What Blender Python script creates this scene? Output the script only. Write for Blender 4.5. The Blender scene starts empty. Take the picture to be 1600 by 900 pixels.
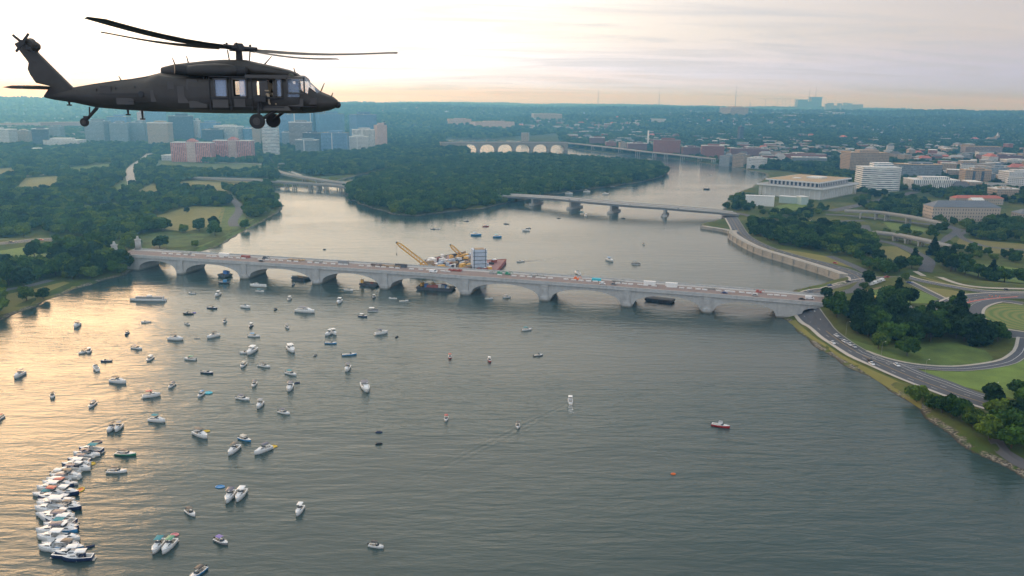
import bpy, bmesh, math, random
import numpy as np
from mathutils import Vector, Matrix

R = math.radians
S = bpy.context.scene
COL = S.collection
F, H = 1244.0, 149.0          # focal length in pixels of a 1600 px frame, height of the camera above the river

# ------------------------------------------------------------------ camera
PITCH, ROLL = math.atan(290 / F), R(0.77)
cp, sp = math.cos(PITCH), math.sin(PITCH)
FWD = Vector((0, cp, -sp))
R0, U0 = Vector((1, 0, 0)), Vector((0, sp, cp))
RT = R0 * math.cos(ROLL) + U0 * math.sin(ROLL)
UP = U0 * math.cos(ROLL) - R0 * math.sin(ROLL)
cam_d = bpy.data.cameras.new('camera')
cam_d.sensor_width = 36
cam_d.lens = 36 * F / 1600
cam_d.clip_start, cam_d.clip_end = 0.5, 80000
cam = bpy.data.objects.new('camera', cam_d)
M = Matrix((RT, UP, -FWD)).transposed().to_4x4()
M.translation = Vector((0, 0, H))
cam.matrix_world = M
COL.objects.link(cam)
S.camera = cam

# ------------------------------------------------------------------ light
SUN_EL, SUN_AZ = R(14), R(-39)             # azimuth from +Y towards +X
SUN = Vector((math.sin(SUN_AZ) * math.cos(SUN_EL), math.cos(SUN_AZ) * math.cos(SUN_EL), math.sin(SUN_EL)))
ld = bpy.data.lights.new('sun', 'SUN')
ld.energy = 0.5
ld.angle = R(28)
ld.color = (1.0, 0.62, 0.28)
sun = bpy.data.objects.new('sun', ld)
sun.rotation_euler = SUN.to_track_quat('Z', 'Y').to_euler()
COL.objects.link(sun)
S.view_settings.view_transform = 'Standard'
S.view_settings.look = 'None'
S.view_settings.exposure = 0.76
S.view_settings.gamma = 1
S.view_settings.use_curve_mapping = False
S.cycles.max_bounces = 6
S.cycles.volume_bounces = 0
S.cycles.use_denoising = True

class NT:
    """small helper that wires shader nodes"""
    def __init__(s, tree):
        s.t = tree
    def n(s, kind, **kw):
        nd = s.t.nodes.new(kind)
        for k, v in kw.items():
            if k.startswith('i_'):
                nd.inputs[k[2:].replace('_', ' ')].default_value = v
            else:
                setattr(nd, k, v)
        return nd
    def l(s, a, b):
        s.t.links.new(a, b)
    def math(s, op, a, b=None, c=None, clamp=False):
        nd = s.t.nodes.new('ShaderNodeMath'); nd.operation = op; nd.use_clamp = clamp
        for i, v in enumerate((a, b, c)):
            if v is None: continue
            if isinstance(v, (int, float)): nd.inputs[i].default_value = v
            else: s.l(v, nd.inputs[i])
        return nd.outputs[0]
    def vmath(s, op, a, b=None):
        nd = s.t.nodes.new('ShaderNodeVectorMath'); nd.operation = op
        for i, v in enumerate((a, b)):
            if v is None: continue
            if isinstance(v, (tuple, list, Vector)): nd.inputs[i].default_value = tuple(v)
            else: s.l(v, nd.inputs[i])
        return nd
    def mix(s, fac, a, b, mode='MIX'):
        nd = s.t.nodes.new('ShaderNodeMix'); nd.data_type = 'RGBA'; nd.blend_type = mode; nd.clamp_factor = True
        for i, v in ((0, fac), (6, a), (7, b)):
            if isinstance(v, (int, float)): nd.inputs[i].default_value = v
            elif isinstance(v, (tuple, list)): nd.inputs[i].default_value = (*v[:3], 1)
            else: s.l(v, nd.inputs[i])
        return nd.outputs[2]
    def sstep(s, x, a, b):
        nd = s.t.nodes.new('ShaderNodeMapRange'); nd.interpolation_type = 'SMOOTHSTEP'
        s.l(x, nd.inputs[0]); nd.inputs[1].default_value = a; nd.inputs[2].default_value = b
        return nd.outputs[0]
    def noise(s, vec, scale, detail=3, rough=0.5, dist=0.0):
        nd = s.t.nodes.new('ShaderNodeTexNoise')
        if vec is not None: s.l(vec, nd.inputs['Vector'])
        nd.inputs['Scale'].default_value = scale; nd.inputs['Detail'].default_value = detail
        nd.inputs['Roughness'].default_value = rough; nd.inputs['Distortion'].default_value = dist
        return nd.outputs[0]
    def mapping(s, vec, loc=(0, 0, 0), rot=(0, 0, 0), scale=(1, 1, 1)):
        nd = s.t.nodes.new('ShaderNodeMapping'); s.l(vec, nd.inputs[0])
        nd.inputs[1].default_value = loc; nd.inputs[2].default_value = rot; nd.inputs[3].default_value = scale
        return nd.outputs[0]

W = bpy.data.worlds.new('World')
S.world = W
W.use_nodes = True
W.node_tree.nodes.clear()
w = NT(W.node_tree)
sky = w.n('ShaderNodeTexSky', sky_type='NISHITA', sun_disc=False, sun_elevation=SUN_EL, sun_rotation=SUN_AZ,
          altitude=150.0, air_density=1.0, dust_density=2.5, ozone_density=1.0)
tc = w.n('ShaderNodeTexCoord').outputs['Generated']
sep = w.n('ShaderNodeSeparateXYZ'); w.l(tc, sep.inputs[0])
el = sep.outputs[2]
cosg = w.vmath('DOT_PRODUCT', tc, SUN).outputs['Value']
# veil of thin high cloud: bright and warm round the sun, greyer and pinker away from it
glow1 = w.sstep(cosg, 0.82, 0.99)
glow2 = w.sstep(cosg, 0.30, 0.97)
glow2 = w.math('POWER', glow2, 1.1)
zen = w.sstep(el, 0.18, 0.75)
veil = w.mix(zen, (3.9, 3.65, 3.8), (2.2, 3.2, 4.3))
veil = w.mix(glow2, veil, (7.7, 7.3, 7.0))
veil = w.mix(glow1, veil, (11.0, 10.6, 10.2))
g3 = Vector((math.sin(R(-28)) * math.cos(R(30)), math.cos(R(-28)) * math.cos(R(30)), math.sin(R(30))))   # unseen glow lobe added above the frame, gives the river its beige sheen
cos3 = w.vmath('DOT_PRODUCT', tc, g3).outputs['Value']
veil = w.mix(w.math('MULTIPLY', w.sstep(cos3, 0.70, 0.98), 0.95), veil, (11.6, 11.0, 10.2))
back = w.sstep(sep.outputs[1], 0.15, -0.55)          # unseen sky behind the camera, brightened as added fill light
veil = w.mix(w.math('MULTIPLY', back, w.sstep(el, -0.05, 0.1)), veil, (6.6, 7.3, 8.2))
veil = w.mix(w.sstep(el, 0.085, 0.0), veil, w.mix(1.0, veil, (0.82, 1.05, 1.80), 'MULTIPLY'))
# cloud streaks laid out on a high flat layer
hz = w.math('ADD', w.math('MAXIMUM', el, 0.0), 0.10)
px_ = w.math('DIVIDE', sep.outputs[0], hz); py_ = w.math('DIVIDE', sep.outputs[1], hz)
cmb = w.n('ShaderNodeCombineXYZ'); w.l(px_, cmb.inputs[0]); w.l(py_, cmb.inputs[1])
cl = w.noise(w.mapping(cmb.outputs[0], loc=(1.3, 0.4, 0), rot=(0, 0, 0.25), scale=(0.38, 1.5, 1)), 1.3, 8, 0.62, 1.1)
cl2 = w.noise(w.mapping(cmb.outputs[0], loc=(3, 1.7, 0), rot=(0, 0, 0.2), scale=(0.5, 1.6, 1)), 0.6, 5, 0.5, 0.3)
cfac = w.sstep(cl, 0.44, 0.66)
cfac2 = w.sstep(cl2, 0.45, 0.75)
shadecl = w.mix(w.math('MULTIPLY', cfac, 0.5), veil, (3.1, 3.35, 4.0))
shadecl = w.mix(w.math('MULTIPLY', cfac2, 0.35), shadecl, (6.6, 5.7, 5.1))
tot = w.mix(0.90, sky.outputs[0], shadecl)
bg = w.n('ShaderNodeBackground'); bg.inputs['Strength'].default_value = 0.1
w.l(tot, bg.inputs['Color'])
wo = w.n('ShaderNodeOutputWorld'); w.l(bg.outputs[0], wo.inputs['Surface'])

# ------------------------------------------------------------------ pixel rays, used only to read places off the photograph
def ray(px, py):
    return FWD * F + RT * (px - 800) + UP * (450 - py)
def gp(px, py, z=0.0):
    d = ray(px, py); t = (z - H) / d.z
    return Vector((d.x * t, d.y * t, z))
def at_y(px, py, Y):
    d = ray(px, py); t = Y / d.y
    return Vector((d.x * t, Y, H + d.z * t))
def pxm(v):
    """how many photo pixels one metre covers at that place"""
    return F / max(1.0, (Vector(v) - Vector((0, 0, H))).dot(FWD))

# ------------------------------------------------------------------ tagging helpers
def tag(o, label=None, cat=None, group=None, kind=None):
    if label: o['label'] = label
    if cat: o['category'] = cat
    if group: o['group'] = group
    if kind: o['kind'] = kind
    return o
def empty(name, loc=(0, 0, 0), rz=0.0, label=None, cat=None, group=None):
    o = bpy.data.objects.new(name, None); COL.objects.link(o)
    o.location = loc; o.rotation_euler = (0, 0, rz); o.empty_display_size = 1
    return tag(o, label, cat, group)
def children_of(o):
    return KIDS.get(o.name, [])
KIDS = {}
def setpar(c, p):
    c.parent = p
    KIDS.setdefault(p.name, []).append(c)
def copy_tree(o, parent=None):
    c = o.copy(); COL.objects.link(c)
    if parent: setpar(c, parent)
    for ch in list(KIDS.get(o.name, [])): copy_tree(ch, c)
    return c

class MB:
    def __init__(s): s.v, s.f, s.m = [], [], []
    def add(s, vs, fs, m=0):
        b = len(s.v); s.v += [tuple(v) for v in vs]
        s.f += [tuple(i + b for i in f) for f in fs]; s.m += [m] * len(fs)
        return s
    def box(s, c, d, rz=0.0, m=0, taper=1.0):
        x, y, z = d[0] / 2, d[1] / 2, d[2] / 2; cs, sn = math.cos(rz), math.sin(rz); vs = []
        for dz in (-1, 1):
            k = taper if dz > 0 else 1.0
            for dx, dy in ((-1, -1), (1, -1), (1, 1), (-1, 1)):
                a, b = dx * x * k, dy * y * k
                vs.append((c[0] + a * cs - b * sn, c[1] + a * sn + b * cs, c[2] + dz * z))
        return s.add(vs, [(3, 2, 1, 0), (4, 5, 6, 7), (0, 1, 5, 4), (1, 2, 6, 5), (2, 3, 7, 6), (3, 0, 4, 7)], m)
    def tube(s, p, q, r0, r1=None, n=8, m=0, caps=True):
        p, q = Vector(p), Vector(q); r1 = r0 if r1 is None else r1
        d = (q - p).normalized(); a = d.orthogonal().normalized(); b = d.cross(a); vs = []
        for c, r in ((p, r0), (q, r1)):
            for i in range(n):
                t = 2 * math.pi * i / n; vs.append(c + a * (r * math.cos(t)) + b * (r * math.sin(t)))
        fs = [(i, (i + 1) % n, n + (i + 1) % n, n + i) for i in range(n)]
        if caps: fs += [tuple(range(n))[::-1], tuple(range(n, 2 * n))]
        return s.add(vs, fs, m)
    def prism(s, poly, z0, z1, m=0):
        n = len(poly)
        a = sum(poly[i][0] * poly[(i + 1) % n][1] - poly[(i + 1) % n][0] * poly[i][1] for i in range(n))
        if a < 0: poly = poly[::-1]
        vs = [(p[0], p[1], z0) for p in poly] + [(p[0], p[1], z1) for p in poly]
        return s.add(vs, [tuple(range(n))[::-1], tuple(range(n, 2 * n))] + [(i, (i + 1) % n, n + (i + 1) % n, n + i) for i in range(n)], m)
    def vprism(s, prof, y0, y1, m=0):
        """profile in x-z pushed along y"""
        n = len(prof)
        a = sum(prof[i][0] * prof[(i + 1) % n][1] - prof[(i + 1) % n][0] * prof[i][1] for i in range(n))
        if a > 0: prof = prof[::-1]
        vs = [(p[0], y0, p[1]) for p in prof] + [(p[0], y1, p[1]) for p in prof]
        return s.add(vs, [tuple(range(n))[::-1], tuple(range(n, 2 * n))] + [(i, (i + 1) % n, n + (i + 1) % n, n + i) for i in range(n)], m)
    def loft(s, rings, closed=True, caps=True, m=0):
        n = len(rings[0]); vs = [p for r in rings for p in r]; fs = []
        k = n if closed else n - 1
        for j in range(len(rings) - 1):
            for i in range(k):
                a, b = j * n + i, j * n + (i + 1) % n
                fs.append((a, b, b + n, a + n))
        if caps: fs += [tuple(range(n))[::-1], tuple(range((len(rings) - 1) * n, len(rings) * n))]
        return s.add(vs, fs, m)
    def ell(s, c, r, n=8, k=6, m=0):
        rings = []
        for j in range(1, k):
            t = math.pi * j / k
            rings.append([(c[0] + r[0] * math.sin(t) * math.cos(2 * math.pi * i / n), c[1] + r[1] * math.sin(t) * math.sin(2 * math.pi * i / n), c[2] - r[2] * math.cos(t)) for i in range(n)])
        return s.loft(rings, m=m)
    def build(s, name, mats, parent=None, smooth=False, loc=None, rz=0.0):
        me = bpy.data.meshes.new(name)
        me.from_pydata([tuple(v) for v in s.v], [], s.f)
        for mm in (mats if isinstance(mats, (list, tuple)) else [mats]): me.materials.append(mm)
        if any(s.m): me.polygons.foreach_set('material_index', s.m)
        if smooth: me.polygons.foreach_set('use_smooth', [True] * len(s.f))
        me.update()
        o = bpy.data.objects.new(name, me); COL.objects.link(o)
        if parent: setpar(o, parent)
        if loc is not None: o.location = loc; o.rotation_euler = (0, 0, rz)
        return o

# ------------------------------------------------------------------ materials
_M = {}
def mat(name, col, rough=0.6, metal=0.0, var=0.12, scale=0.6, bump=0.0, spec=None, trans=0.0, alpha=None):
    if name in _M: return _M[name]
    m = bpy.data.materials.new(name); m.use_nodes = True
    t = NT(m.node_tree); bs = m.node_tree.nodes['Principled BSDF']
    co = t.n('ShaderNodeTexCoord').outputs['Object']
    nz = t.noise(co, scale, 4, 0.6)
    rnd = t.n('ShaderNodeObjectInfo').outputs['Random']
    k = t.math('ADD', t.math('MULTIPLY', t.math('SUBTRACT', nz, 0.5), 2 * var), t.math('MULTIPLY', t.math('SUBTRACT', rnd, 0.5), var))
    k = t.math('ADD', k, 1.0)
    c = t.vmath('SCALE', t.mix(0.0, col, col)); t.l(k, c.inputs['Scale'])
    t.l(c.outputs[0], bs.inputs['Base Color'])
    bs.inputs['Roughness'].default_value = rough; bs.inputs['Metallic'].default_value = metal
    if trans: bs.inputs['Transmission Weight'].default_value = trans
    if alpha is not None: bs.inputs['Alpha'].default_value = alpha
    if bump:
        b = t.n('ShaderNodeBump'); b.inputs['Strength'].default_value = bump; t.l(nz, b.inputs['Height']); t.l(b.outputs[0], bs.inputs['Normal'])
    _M[name] = m
    return m

# ------------------------------------------------------------------ shape of the land
PG = lambda pts, z=0.0: np.array([tuple(gp(x, y, z))[:2] for x, y in pts])
WATER_PX = [(-700, 900), (-120, 545), (0, 499), (40, 484), (90, 464), (150, 441), (196, 428), (222, 412), (262, 403), (300, 398), (340, 386), (366, 370), (400, 351),
            (432, 335), (441, 322), (430, 309), (417, 300), (421, 293), (470, 291), (520, 284), (560, 274), (604, 265), (660, 254), (700, 249), (735, 241),
            (728, 232), (690, 222), (700, 218), (760, 218), (830, 221), (880, 228), (905, 234), (960, 241), (1000, 243), (1048, 248), (1100, 255), (1150, 262), (1196, 271),
            (1200, 276), (1176, 292), (1150, 303), (1136, 316), (1128, 330), (1128, 342), (1097, 350), (1097, 357), (1139, 364), (1142, 373), (1180, 394), (1232, 411), (1280, 426), (1312, 438),
            (1275, 446), (1243, 455), (1228, 466), (1224, 497), (1246, 517), (1270, 535), (1320, 568), (1380, 604), (1440, 645), (1500, 690), (1600, 752), (1900, 960), (2300, 1400), (-700, 1400)]
ISLAND_PX = [(541, 300), (548, 313), (580, 325), (615, 335), (650, 338), (700, 331), (760, 325), (797, 317), (850, 306), (912, 297), (960, 291), (1010, 283), (1036, 276), (1041, 270),
             (1034, 262), (1000, 258), (900, 250), (800, 246), (740, 247), (690, 254), (620, 268), (570, 284)]
WATER, ISLAND = PG(WATER_PX), PG(ISLAND_PX)
def sdist(poly, X, Y):
    """signed distance to a polygon, positive inside"""
    best = np.full(X.shape, 1e18); ins = np.zeros(X.shape, bool); n = len(poly)
    for i in range(n):
        x0, y0 = poly[i]; x1, y1 = poly[(i + 1) % n]; dx, dy = x1 - x0, y1 - y0
        t = np.clip(((X - x0) * dx + (Y - y0) * dy) / (dx * dx + dy * dy + 1e-9), 0, 1)
        best = np.minimum(best, (X - x0 - t * dx) ** 2 + (Y - y0 - t * dy) ** 2)
        c = (y0 > Y) != (y1 > Y)
        ins ^= c & (X < (x1 - x0) * (Y - y0) / (y1 - y0 + 1e-12) + x0)
    d = np.sqrt(best)
    return np.where(ins, d, -d)
def sstep(x, a, b):
    t = np.clip((x - a) / (b - a), 0, 1); return t * t * (3 - 2 * t)
_rs = np.random.RandomState(5)
_W = [(l, _rs.uniform(0, 6.28), _rs.uniform(0, 6.28)) for l in (5200, 3900, 2700, 2100, 1500, 1100, 800, 560, 400)]
def wav(X, Y):
    s = 0
    for l, a, p in _W: s = s + (l / 5200) ** 0.75 * np.sin((X * math.cos(a) + Y * math.sin(a)) * 6.283 / l + p)
    return s / 2.2
PLATEAU = PG([(1293, 480), (1302, 461), (1345, 441), (1430, 430), (1700, 452), (1800, 560), (1600, 520), (1520, 500), (1440, 486), (1390, 488), (1320, 486)], 11)
WESTP = PG([(203, 404), (188, 388), (120, 372), (-300, 374), (-300, 404), (100, 402)], 11)
_wc = gp(1235, 398, 5)
def height(X, Y):
    X = np.asarray(X, float); Y = np.asarray(Y, float)
    sh = np.maximum(-sdist(WATER, X, Y), sdist(ISLAND, X, Y))      # >0 on land
    d = np.hypot(X, Y)
    jit = 1.6 * np.sin(X * 0.11 + 1.3 * np.sin(Y * 0.05)) + 1.1 * np.sin(Y * 0.17 + X * 0.07)
    sj = sh + np.where(d < 1600, jit, 0)
    base = 2.6 * sstep(sj, -1, 9) + 0.5 * sstep(sj, 10, 40)
    base = base + 0.35 * np.sin(X * 0.031) * np.sin(Y * 0.027) * sstep(sj, 10, 60)
    base = np.where(sj < -1, np.maximum(-3, (sj + 1) * 0.35), base)
    base = base + 3.2 * np.exp(-((X - _wc.x) ** 2 + (Y - _wc.y) ** 2) / 150.0 ** 2) * sstep(sh, 1, 8)
    near = d < 1500
    for pl, top, wd in ((PLATEAU, 11.0, 26.0), (WESTP, 11.0, 30.0)):
        if near.any():
            k = np.zeros(X.shape)
            if X.ndim == 0: k = sstep(sdist(pl, X, Y), -wd, 2)
            else: k[near] = sstep(sdist(pl, X[near], Y[near]), -wd, 2)
            k = k * sstep(sh, 2, 22)
            base = base * (1 - k) + top * k
    hill = 12 * sstep(d, 1900, 3000) + 92 * sstep(d, 2700, 8200) + 10 * sstep(d, 8000, 12000)
    wv = wav(X, Y)
    hill = hill * (1 + 0.20 * wv) + 34 * wv * sstep(d, 2600, 5000) - 10 * sstep(X / np.maximum(d, 1), 0.2, 0.5) * sstep(d, 5000, 9000)
    left = sstep(-X / np.maximum(d, 1), 0.28, 0.52)
    hill = hill + 14 * left * sstep(d, 6000, 9000)
    hill = 124 * np.tanh(np.maximum(hill, 0) / 124) + 7 * wv * sstep(d, 6500, 9000)
    return base + np.maximum(hill, 0) * sstep(sh, 60, 700)
def hz1(x, y):
    return float(height(np.array([x]), np.array([y]))[0])
def gpt(px, py, dz=0.0):
    """the place on the land seen at that photo pixel"""
    d = ray(px, py); d = d / math.hypot(d.x, d.y); lo, hi = 200.0, 15400.0
    for n in (90, 24, 12):
        tt = np.exp(np.linspace(math.log(lo), math.log(hi), n)); below = (H + d.z * tt) < height(d.x * tt, d.y * tt)
        if not below.any(): return Vector((d.x * hi, d.y * hi, hz1(d.x * hi, d.y * hi) + dz))
        i = int(np.argmax(below)); lo, hi = tt[max(i - 1, 0)], tt[i]
    t_ = (lo + hi) / 2; return Vector((d.x * t_, d.y * t_, hz1(d.x * t_, d.y * t_) + dz))

NA, NR = 860, 700
az = np.linspace(R(-46), R(46), NA)
rr = np.exp(np.linspace(math.log(95), math.log(15500), NR))
A, RR = np.meshgrid(az, rr)
TX, TY = RR * np.sin(A), RR * np.cos(A)
TZ = height(TX.ravel(), TY.ravel()).reshape(TX.shape)
def grid_mesh(name, X, Y, Z):
    nr, na = X.shape
    me = bpy.data.meshes.new(name)
    me.vertices.add(nr * na)
    me.vertices.foreach_set('co', np.stack([X, Y, Z], -1).astype(np.float32).ravel())
    i = np.arange(nr * na).reshape(nr, na)
    q = np.stack([i[:-1, :-1], i[:-1, 1:], i[1:, 1:], i[1:, :-1]], -1).reshape(-1, 4)
    me.loops.add(q.size); me.loops.foreach_set('vertex_index', q.ravel().astype(np.int32))
    me.polygons.add(len(q)); me.polygons.foreach_set('loop_start', (np.arange(len(q)) * 4).astype(np.int32))
    me.polygons.foreach_set('loop_total', np.full(len(q), 4, np.int32))
    me.polygons.foreach_set('use_smooth', np.ones(len(q), bool))
    me.update(calc_edges=True)
    return me
me = grid_mesh('ground', TX, TY, TZ)
ground = bpy.data.objects.new('ground', me); COL.objects.link(ground)
tag(ground, kind='structure')
gm = bpy.data.materials.new('grass_and_woodland_floor'); gm.use_nodes = True
t = NT(gm.node_tree); bs = gm.node_tree.nodes['Principled BSDF']
co = t.n('ShaderNodeTexCoord').outputs['Object']
sx = t.n('ShaderNodeSeparateXYZ'); t.l(co, sx.inputs[0])
n1 = t.noise(co, 0.012, 5, 0.6); n2 = t.noise(co, 0.15, 4, 0.6); n3 = t.noise(co, 0.0035, 4, 0.6)
grass = t.mix(t.sstep(n1, 0.35, 0.65), (0.055, 0.090, 0.020), (0.125, 0.135, 0.038))
grass = t.mix(t.math('MULTIPLY', t.sstep(n2, 0.4, 0.75), 0.55), grass, (0.06, 0.05, 0.025))
dist = t.vmath('LENGTH', co).outputs['Value']
wood = t.mix(t.sstep(n2, 0.35, 0.65), (0.022, 0.045, 0.014), (0.060, 0.090, 0.026))
wood = t.mix(t.sstep(n3, 0.45, 0.7), wood, (0.055, 0.06, 0.03))
gcol = t.mix(t.sstep(dist, 1500, 2600), grass, wood)
rip = t.noise(co, 0.9, 3, 0.7)
ripc = t.mix(t.sstep(rip, 0.4, 0.62), (0.05, 0.045, 0.035), (0.30, 0.27, 0.22))
band = t.math('MULTIPLY', t.sstep(sx.outputs[2], 1.3, 0.8), t.sstep(n2, 0.38, 0.52))
gcol = t.mix(band, gcol, ripc)
mud = t.sstep(sx.outputs[2], 0.3, 0.0)
gcol = t.mix(mud, gcol, (0.06, 0.05, 0.035))
t.l(gcol, bs.inputs['Base Color']); bs.inputs['Roughness'].default_value = 0.95
bs.inputs['Specular IOR Level'].default_value = 0.1
b = t.n('ShaderNodeBump'); b.inputs['Strength'].default_value = 0.6; b.inputs['Distance'].default_value = 1.5
t.l(t.noise(co, 0.25, 5, 0.65), b.inputs['Height']); t.l(b.outputs[0], bs.inputs['Normal'])
me.materials.append(gm)

# ------------------------------------------------------------------ river
wm = MB().add([(-9000, -300, 0), (9000, -300, 0), (9000, 9000, 0), (-9000, 9000, 0)], [(0, 1, 2, 3)])
wmat = bpy.data.materials.new('river_water'); wmat.use_nodes = True
t = NT(wmat.node_tree); bs = wmat.node_tree.nodes['Principled BSDF']
co = t.n('ShaderNodeTexCoord').outputs['Object']
WROT = R(-14)
s1 = t.noise(t.mapping(co, rot=(0, 0, WROT), scale=(0.10, 0.36, 1)), 1.0, 4, 0.55, 0.35)
s2 = t.noise(t.mapping(co, rot=(0, 0, R(-30)), scale=(0.035, 0.15, 1)), 1.0, 3, 0.5, 0.5)
s3 = t.noise(t.mapping(co, rot=(0, 0, R(6)), scale=(0.5, 1.3, 1)), 1.0, 3, 0.6, 0.2)
patch = t.noise(t.mapping(co, rot=(0, 0, R(-25)), scale=(0.5, 1.3, 1)), 0.007, 5, 0.6, 0.8)
hgt = t.math('ADD', t.math('MULTIPLY', s1, 0.9), t.math('MULTIPLY', s2, 1.5))
hgt = t.math('ADD', hgt, t.math('MULTIPLY', s3, 0.22))
hgt = t.math('MULTIPLY', hgt, t.math('ADD', t.math('MULTIPLY', t.sstep(patch, 0.3, 0.7), 1.0), 0.42))
sxy = t.n('ShaderNodeSeparateXYZ'); t.l(co, sxy.inputs[0])
def wake(px, py, head, length, spread, amp):
    """V of ripples trailing behind a boat that has really sailed there"""
    global hgt
    p = gp(px, py); c, s = math.cos(head), math.sin(head)
    dx = t.math('SUBTRACT', sxy.outputs[0], p.x); dy = t.math('SUBTRACT', sxy.outputs[1], p.y)
    al = t.math('ADD', t.math('MULTIPLY', dx, -c), t.math('MULTIPLY', dy, -s))      # metres astern
    ac = t.math('ABSOLUTE', t.math('ADD', t.math('MULTIPLY', dx, -s), t.math('MULTIPLY', dy, c)))
    arm = t.math('SUBTRACT', ac, t.math('MULTIPLY', al, spread))
    wob = t.math('MULTIPLY', t.math('SUBTRACT', s2, 0.5), 3.0)
    wv = t.math('SINE', t.math('MULTIPLY', t.math('ADD', arm, wob), 1.4))
    env = t.math('MULTIPLY', t.sstep(arm, -11, -2), t.sstep(arm, 5, 0))
    fade = t.math('MULTIPLY', t.sstep(al, 0, 6), t.sstep(al, length, length * 0.25))
    hgt = t.math('ADD', hgt, t.math('MULTIPLY', t.math('MULTIPLY', wv, env), t.math('MULTIPLY', fade, amp)))
wake(891, 627, R(88), 120, 0.72, 0.12)
wake(812, 408, R(205), 260, 0.06, 0.22)
wake(480, 560, R(60), 150, 0.36, 0.05)
wake(250, 640, R(35), 120, 0.4, 0.05)
hgt = t.math('MULTIPLY', hgt, t.math('SUBTRACT', 1.0, t.math('MULTIPLY', t.sstep(sxy.outputs[1], 380, 760), 0.62)))   # calmer upstream of the bridge
bm = t.n('ShaderNodeBump'); bm.inputs['Strength'].default_value = 1.0; bm.inputs['Distance'].default_value = 0.42
t.l(hgt, bm.inputs['Height'])
t.l(bm.outputs[0], bs.inputs['Normal'])
wc = t.mix(t.sstep(patch, 0.35, 0.65), (0.036, 0.062, 0.058), (0.050, 0.080, 0.074))
t.l(wc, bs.inputs['Base Color'])
bs.inputs['Roughness'].default_value = 0.10
bs.inputs['IOR'].default_value = 1.33
river = wm.build('river', wmat); tag(river, kind='structure')

# ------------------------------------------------------------------ hazy evening air
hb = MB().box((0, 7700, 154), (24000, 17000, 320))
hm = bpy.data.materials.new('evening_haze'); hm.use_nodes = True
hm.node_tree.nodes.clear(); t = NT(hm.node_tree)
pv = t.n('ShaderNodeVolumePrincipled'); pv.inputs['Density'].default_value = 2.0e-4
pv.inputs['Color'].default_value = (0.15, 0.50, 1.0, 1); pv.inputs['Absorption Color'].default_value = (1, 1, 1, 1); pv.inputs['Anisotropy'].default_value = 0.6
ho = t.n('ShaderNodeOutputMaterial'); t.l(pv.outputs[0], ho.inputs['Volume'])
haze = hb.build('haze', hm); tag(haze, kind='stuff')

# ================================================================== roads, paths, lawns
asph = mat('asphalt', (0.085, 0.088, 0.098), 0.85, var=0.15, scale=0.15)
pale = mat('pale_concrete_path', (0.42, 0.38, 0.33), 0.85, var=0.15, scale=0.3)
conc = mat('concrete', (0.36, 0.35, 0.33), 0.85, var=0.2, scale=0.25)
lawn = mat('lawn_grass', (0.10, 0.15, 0.024), 0.95, var=0.75, scale=0.07)
drylawn = mat('dry_lawn_grass', (0.17, 0.155, 0.035), 0.95, var=0.3, scale=0.08)
dirt = mat('bare_sandy_ground', (0.24, 0.17, 0.10), 0.95, var=0.3, scale=0.1)
wpaint = mat('white_road_paint', (0.75, 0.75, 0.72), 0.7)
rpaint = mat('red_lane_surface', (0.48, 0.14, 0.10), 0.8)
ypaint = mat('yellow_road_paint', (0.55, 0.36, 0.06), 0.7)

def smooth_line(pts, step):
    """Catmull-Rom through ground points, resampled every step metres"""
    P = [Vector((p[0], p[1])) for p in pts]; P = [2 * P[0] - P[1]] + P + [2 * P[-1] - P[-2]]; out = []
    for i in range(1, len(P) - 2):
        a, b, c, d = P[i - 1:i + 3]; n = max(1, int((c - b).length / step))
        for k in range(n):
            u = k / n
            out.append(0.5 * ((2 * b) + (c - a) * u + (2 * a - 5 * b + 4 * c - d) * u * u + (3 * b - a - 3 * c + d) * u ** 3))
    out.append(P[-2]); return out
ROADS = []
def ribbon(line, w0, w1, lift, name, m, zfun=None, thick=0.0):
    n = len(line); T = []
    for i in range(n):
        d = (line[min(i + 1, n - 1)] - line[max(i - 1, 0)]).normalized(); T.append(Vector((-d.y, d.x)))
    cols = max(2, int(abs(w1 - w0) / 5) + 2); V = np.zeros((n, cols, 3))
    for i in range(n):
        for j in range(cols):
            p = line[i] + T[i] * (w0 + (w1 - w0) * j / (cols - 1)); V[i, j, 0], V[i, j, 1] = p.x, p.y
    Z = height(V[:, :, 0].ravel(), V[:, :, 1].ravel()).reshape(n, cols)
    if zfun is not None: Z = np.array([[zfun(i / (n - 1))] * cols for i in range(n)])
    V[:, :, 2] = Z + lift
    mb = MB(); mb.v = [tuple(p) for p in V.reshape(-1, 3)]
    mb.f = [(i * cols + j, i * cols + j + 1, (i + 1) * cols + j + 1, (i + 1) * cols + j)[::-1 if w1 > w0 else 1] for i in range(n - 1) for j in range(cols - 1)]
    mb.m = [0] * len(mb.f)
    o = mb.build(name, m)
    return tag(o, kind='structure')
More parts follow.
